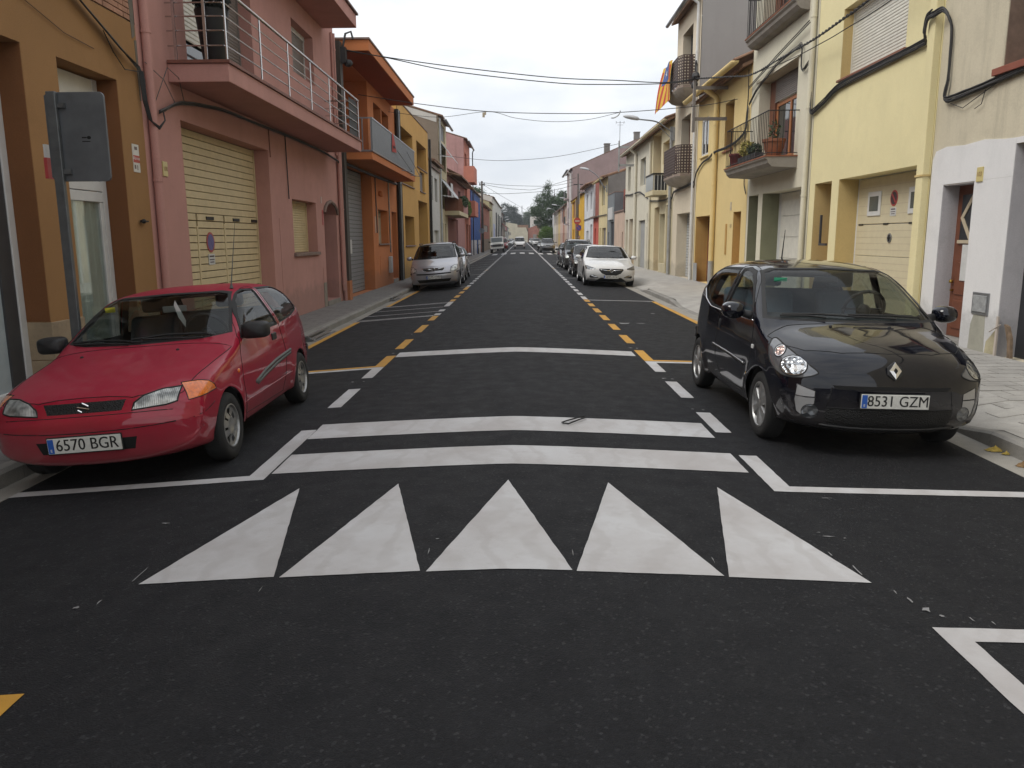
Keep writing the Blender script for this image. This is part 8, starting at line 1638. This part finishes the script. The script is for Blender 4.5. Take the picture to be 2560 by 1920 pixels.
hd = O('head', MB().ell((bx_, by_-.02, bz_+1.64), (.075, .095, .115), 16, 12).ell((bx_, by_-.115, bz_+1.63), (.014, .02, .025), 8, 6).ell((bx_-.077, by_, bz_+1.63), (.012, .02, .03), 8, 6).ell((bx_+.077, by_, bz_+1.63), (.012, .02, .03), 8, 6), simple('skin', (.42, .24, .17, 1), .6), pe, smooth=True)
O('hair', MB().ell((bx_, by_+.01, bz_+1.685), (.088, .105, .095), 16, 10), simple('hair_black', (.012, .010, .009, 1), .7), pe, smooth=True)
for s in (1, -1):
    mbh = MB()
    for k, (dx_, ln) in enumerate(((-.03, .07), (-.01, .085), (.01, .08), (.03, .065))): mbh.tube([(bx_+s*.245+dx_, by_-.12, bz_+.77), (bx_+s*.245+dx_, by_-.135, bz_+.77-ln)], .009, 6)
    mbh.tube([(bx_+s*.21, by_-.12, bz_+.79), (bx_+s*.19, by_-.14, bz_+.73)], .010, 6).ell((bx_+s*.245, by_-.12, bz_+.79), (.042, .02, .045), 10, 6); O('hand', mbh, MATS.setdefault('sk', simple('skin_hand', (.42, .24, .17, 1), .6)), pe, smooth=True)
# bicycle by the blue workshop
bi = wthing('bicycle', 'dark bicycle leaning against the dado of the blue workshop', 'bicycle', (-4.75, 86.5, .0)); bx0, by0 = -4.75, 86.5
for yy in (by0, by0+1.05): w = O('wheel', MB().tube([(bx0+.0, yy+.33*math.cos(2*math.pi*k/24), .34+.33*math.sin(2*math.pi*k/24)) for k in range(25)], .022, 6), M_TYRE, bi); O('spokes', MB().tube([(bx0, yy-.32, .34), (bx0, yy+.32, .34)], .004, 4).tube([(bx0, yy, .02), (bx0, yy, .66)], .004, 4), M_STEEL, w)
O('frame', MB().tube([(bx0, by0, .34), (bx0, by0+.12, .92), (bx0, by0+.62, .85), (bx0, by0+.48, .30), (bx0, by0+.12, .85)], .022, 6).tube([(bx0, by0+.48, .30), (bx0, by0+1.05, .34), (bx0, by0+.62, .85)], .014, 6), M_IRON, bi); O('handlebar', MB().tube([(bx0-.28, by0+.2, 1.02), (bx0-.2, by0+.1, 1.04), (bx0, by0+.1, 1.02), (bx0+.2, by0+.1, 1.04), (bx0+.28, by0+.2, 1.02)], .016, 6), M_IRON, bi); O('saddle', MB().ell((bx0, by0+.68, .95), (.07, .14, .04), 10, 6), M_PLAST, bi)
# small things by the kerbs
for lb, y0 in (('galvanised kerb ramp bars lying by the pink house garage', 14.2), ('galvanised kerb ramp bars lying by the orange house garage', 23.6)):
    rk = wthing('kerb_ramp', lb, 'ramp', (-3.85, y0, -.13))
    for k, (d_, z_) in enumerate(((-.91, -.03), (-.83, -.075), (-.76, -.115))): O('ramp_bar', MB().box(-3.0+d_-.03, -3.0+d_+.02, y0, y0+1.5, z_-.022, z_), M_STEEL, rk)
    O('bearer', MB().prism([(-3.96, -.145), (-3.74, -.145), (-3.74, -.13), (-3.94, -.05)], 'y', y0+.1, y0+.14), M_STEEL, rk)
M_LEAF = simple('dry_leaf', (.42, .30, .06, 1), .8, var=.5, scale=40); M_LEAFB = simple('dry_leaf_brown', (.20, .12, .05, 1), .8, var=.5, scale=40)
def crumple(lb, x, y, z, s, m_, seed):
    rg = random.Random(seed); t = wthing('fallen_leaf', lb, 'leaf', (x, y, z)); n = 7; v = []
    for j in range(n):
        for i in range(n):
            u, w = i/(n-1)-.5, j/(n-1)-.5; e = max(0, 1-(u*u*3.5+w*w*4)); v.append((x+u*s*1.6, y+w*s, z+.006+abs(rg.gauss(0, .18))*s*e+.25*s*e))
    O('blade', MB().add(v, [(j*n+i, j*n+i+1, (j+1)*n+i+1, (j+1)*n+i) for j in range(n-1) for i in range(n-1) if ((i-2.5)**2+(j-2.5)**2) < 9.5]), m_, t)
crumple('crumpled yellow leaf in the gutter by the dropped kerb', 3.90, 6.38, -.058, .085, M_LEAF, 1); crumple('small torn pale leaf next to the crumpled yellow one', 3.93, 6.27, -.058, .04, M_LEAF, 2); crumple('brown dry leaf lying nearest the raised kerb corner', 3.86, 5.92, -.058, .07, M_LEAFB, 3)
# trees
def leafmat(name, col):
    m = NT(name); p = m.pos(); c_ = m.mix(m.ramp(m.noise(p, .9, 4, .6), .3, .7), scl(col, .55), scl(col, 1.25)); c_ = m.mix(.5, c_, m.mix(m.ramp(m.noise(p, 7, 2), .35, .65), scl(col, .7), scl(col, 1.2)))
    m.l(c_, m.b.inputs['Base Color']); m.b.inputs['Roughness'].default_value = .65; m.b.inputs['Specular IOR Level'].default_value = .25
    tr = m.n('ShaderNodeBsdfTranslucent'); m.l(c_, tr.inputs[0]); ad = m.n('ShaderNodeMixShader', {0: .25}); m.l(m.b.outputs[0], ad.inputs[1]); m.l(tr.outputs[0], ad.inputs[2]); m.l(ad.outputs[0], m.out.inputs[0]); return m.m
M_BARK = simple('bark', (.07, .055, .042, 1), .95, var=.3)
def tree(name, label, base, H, blobs, mat, n_leaf, ls, trunk_r, seed, group='trees at the street end'):
    """blobs: (dx, dy, dz, rx, ry, rz) foliage masses; leaves gather in clumps inside them"""
    rg = np.random.default_rng(seed); t = wthing(name, label, 'tree', base, group); b = Vector(base)
    top_ = b+Vector((0, 0, H*.85)); O('trunk', MB().tube([b-Vector((0, 0, .3)), b+Vector((.1, 0, H*.3)), b+Vector((-.05, 0, H*.6)), top_], [trunk_r, trunk_r*.8, trunk_r*.5, .04], 9), M_BARK, t, smooth=True)
    for (dx_, dy_, dz_, rx, ry, rz_) in blobs: O('limb', MB().tube([b+Vector((0, 0, max(.8, dz_*.55))), b+Vector((dx_*.5, dy_*.5, dz_*.8)), b+Vector((dx_, dy_, dz_+rz_*.5))], [trunk_r*.4, trunk_r*.25, .03], 6), M_BARK, t)
    vol = np.array([q[3]*q[4]*q[5] for q in blobs]); vol = vol**.75; vol /= vol.sum(); V = []
    for q, f_ in zip(blobs, vol):
        ncl = max(6, int(n_leaf*f_/38)); d = rg.normal(size=(ncl, 3)); d /= np.linalg.norm(d, axis=1)[:, None]; rad = rg.uniform(.25, 1.05, ncl)**.6
        cc = np.array(base)+np.array(q[:3])+d*rad[:, None]*np.array(q[3:])
        k = int(n_leaf*f_/ncl)
        cs = rg.uniform(.5, 1.5, ncl)*ls*4.2
        P = np.repeat(cc, k, 0)+rg.normal(size=(ncl*k, 3))*np.repeat(cs, k)[:, None]*np.array([.55, .55, .42])
        a = rg.normal(size=(len(P), 3)); a[:, 2] -= .3; a /= np.linalg.norm(a, axis=1)[:, None]; r2 = rg.normal(size=(len(P), 3)); bb = np.cross(a, r2); bb /= np.linalg.norm(bb, axis=1)[:, None]; s = (ls*rg.uniform(.6, 1.3, len(P)))[:, None]
        V.append(np.stack([P-a*s, P+bb*s*.5, P+a*s, P-bb*s*.5], 1))
    V = np.concatenate(V).reshape(-1, 3); n = len(V)//4; me = bpy.data.meshes.new('crown')
    me.vertices.add(len(V)); me.vertices.foreach_set('co', V.ravel()); me.loops.add(4*n); me.loops.foreach_set('vertex_index', np.arange(4*n)); me.polygons.add(n); me.polygons.foreach_set('loop_start', np.arange(0, 4*n, 4)); me.update(calc_edges=True)
    link('crown', me, mat, t); return t
LG = leafmat('leaves_fresh', (.11, .19, .035, 1)); LD = leafmat('leaves_dark', (.055, .095, .035, 1)); LC = leafmat('leaves_conifer', (.022, .042, .026, 1))
tree('big_tree', 'large broad-leaved tree with pointed top overhanging the far right pavement', (6.9, 172, 0), 14, [(-1.4, 0, 11.6, .8, .9, 2.2), (-2.6, 0, 9.6, 1.4, 1.5, 1.7), (-.4, 0, 9.2, 1.7, 1.8, 1.6), (-3.9, -.5, 7.4, 1.5, 1.6, 1.2), (-1.8, -1, 6.8, 2.2, 2.0, 1.6), (.8, 0, 8.2, 2.0, 2.0, 1.8), (-2.6, -.5, 5.0, 1.5, 1.8, 1.3), (-1.2, -.8, 4.0, 1.8, 1.8, 1.3), (1.2, 0, 5.2, 2.0, 2.0, 2.0)], LD, 26000, .13, .32, 1)
tree('bright_bush_tree', 'fresh green low bushy tree growing at the foot of the big tree', (5.2, 168, 0), 4.5, [(0, 0, 3.0, 1.5, 1.3, 1.0), (-.6, 0, 2.1, 1.3, 1.2, .9), (.8, 0, 2.4, 1.2, 1.2, 1.0)], LG, 9000, .10, .15, 2)
tree('roadside_tree', 'second tall tree behind the big tree reaching over the cottages', (9.5, 182, 0), 12, [(0, 0, 10.0, 1.8, 1.8, 1.8), (-1.5, 0, 8.0, 1.8, 2, 1.5), (1, 0, 7, 2.2, 2, 2.0), (-.5, 0, 11.2, .9, .9, 1.0)], LD, 12000, .14, .25, 3)
tree('garden_tree', 'dark tree crown rising behind the blue workshop and tiled roof', (-8.5, 150, 0), 10, [(0, 0, 9.2, 1.6, 1.6, 1.6), (1.5, 0, 8.2, 1.3, 1.3, 1.3), (-1.5, 0, 8.6, 1.6, 1.6, 1.4)], LD, 9000, .13, .25, 4)
for i, (lb, x, y, hh, w) in enumerate((('broad dark evergreen behind the cream end wall, left one', -8.5, 392, 18.5, 4.2), ('rounded dark evergreen behind the cream end wall, middle one', -4.6, 398, 17.6, 3.8), ('lower dark evergreen next to the lattice mast', -2.0, 402, 13.5, 2.4), ('grey-green tree right of the lattice mast', 2.6, 408, 15.2, 2.6), ('distant grey-green tree behind the narrow white building', 6.5, 412, 15.0, 3.0))):
    tree('evergreen_tree', lb, (x, y, 0), hh, [(0, 0, hh*.80, w*.7, w*.7, hh*.20), (-.3*w, 0, hh*.58, w*.85, w*.8, hh*.2), (.35*w, 0, hh*.5, w*.8, w*.8, hh*.2), (0, 0, hh*.32, w, w, hh*.2)], LC if i < 3 else LD, 15000, .26, .4, 10+i)
ms = wthing('lattice_mast', 'thin pale lattice mast standing between the far evergreens', 'mast', (0, 404, 0)); mb = MB()
for sx, sy in ((-1, -1), (1, -1), (1, 1), (-1, 1)): O('mast_leg', MB().tube([(sx*.55, 404+sy*.5, 0), (sx*.25, 404+sy*.2, 17.6)], .09, 5), M_STEEL, ms)
for k in range(9): O('mast_brace', MB().tube([(-.5+.03*k, 403.6, 1.5+k*1.8), (.5-.03*k, 403.6, 3.1+k*1.8)], .05, 4), M_STEEL, ms)
hill = struct('hill', MB().add([(-400, 700, -1), (400, 700, -1), (400, 760, 16), (150, 740, 22), (0, 740, 17), (-160, 745, 24), (-400, 760, 18)], [(0, 1, 2, 3, 4, 5, 6)]), simple('far_hill', (.05, .07, .05, 1), .95)) if False else None
# haze
hz = O('haze', MB().box(-60, 60, -14, 460, -1.5, 24), None, None) if False else None
def haze():
    m = bpy.data.materials.new('haze'); m.use_nodes = True; t = m.node_tree; t.nodes.clear(); o = t.nodes.new('ShaderNodeOutputMaterial'); v = t.nodes.new('ShaderNodeVolumePrincipled'); v.inputs['Density'].default_value = .00042; v.inputs['Color'].default_value = (.86, .89, .93, 1); v.inputs['Anisotropy'].default_value = .2; t.links.new(v.outputs[0], o.inputs['Volume'])
    return tag(O('haze', MB().box(-70, 70, -30, 470, -1.5, 26), m), None, kind='stuff')
haze()
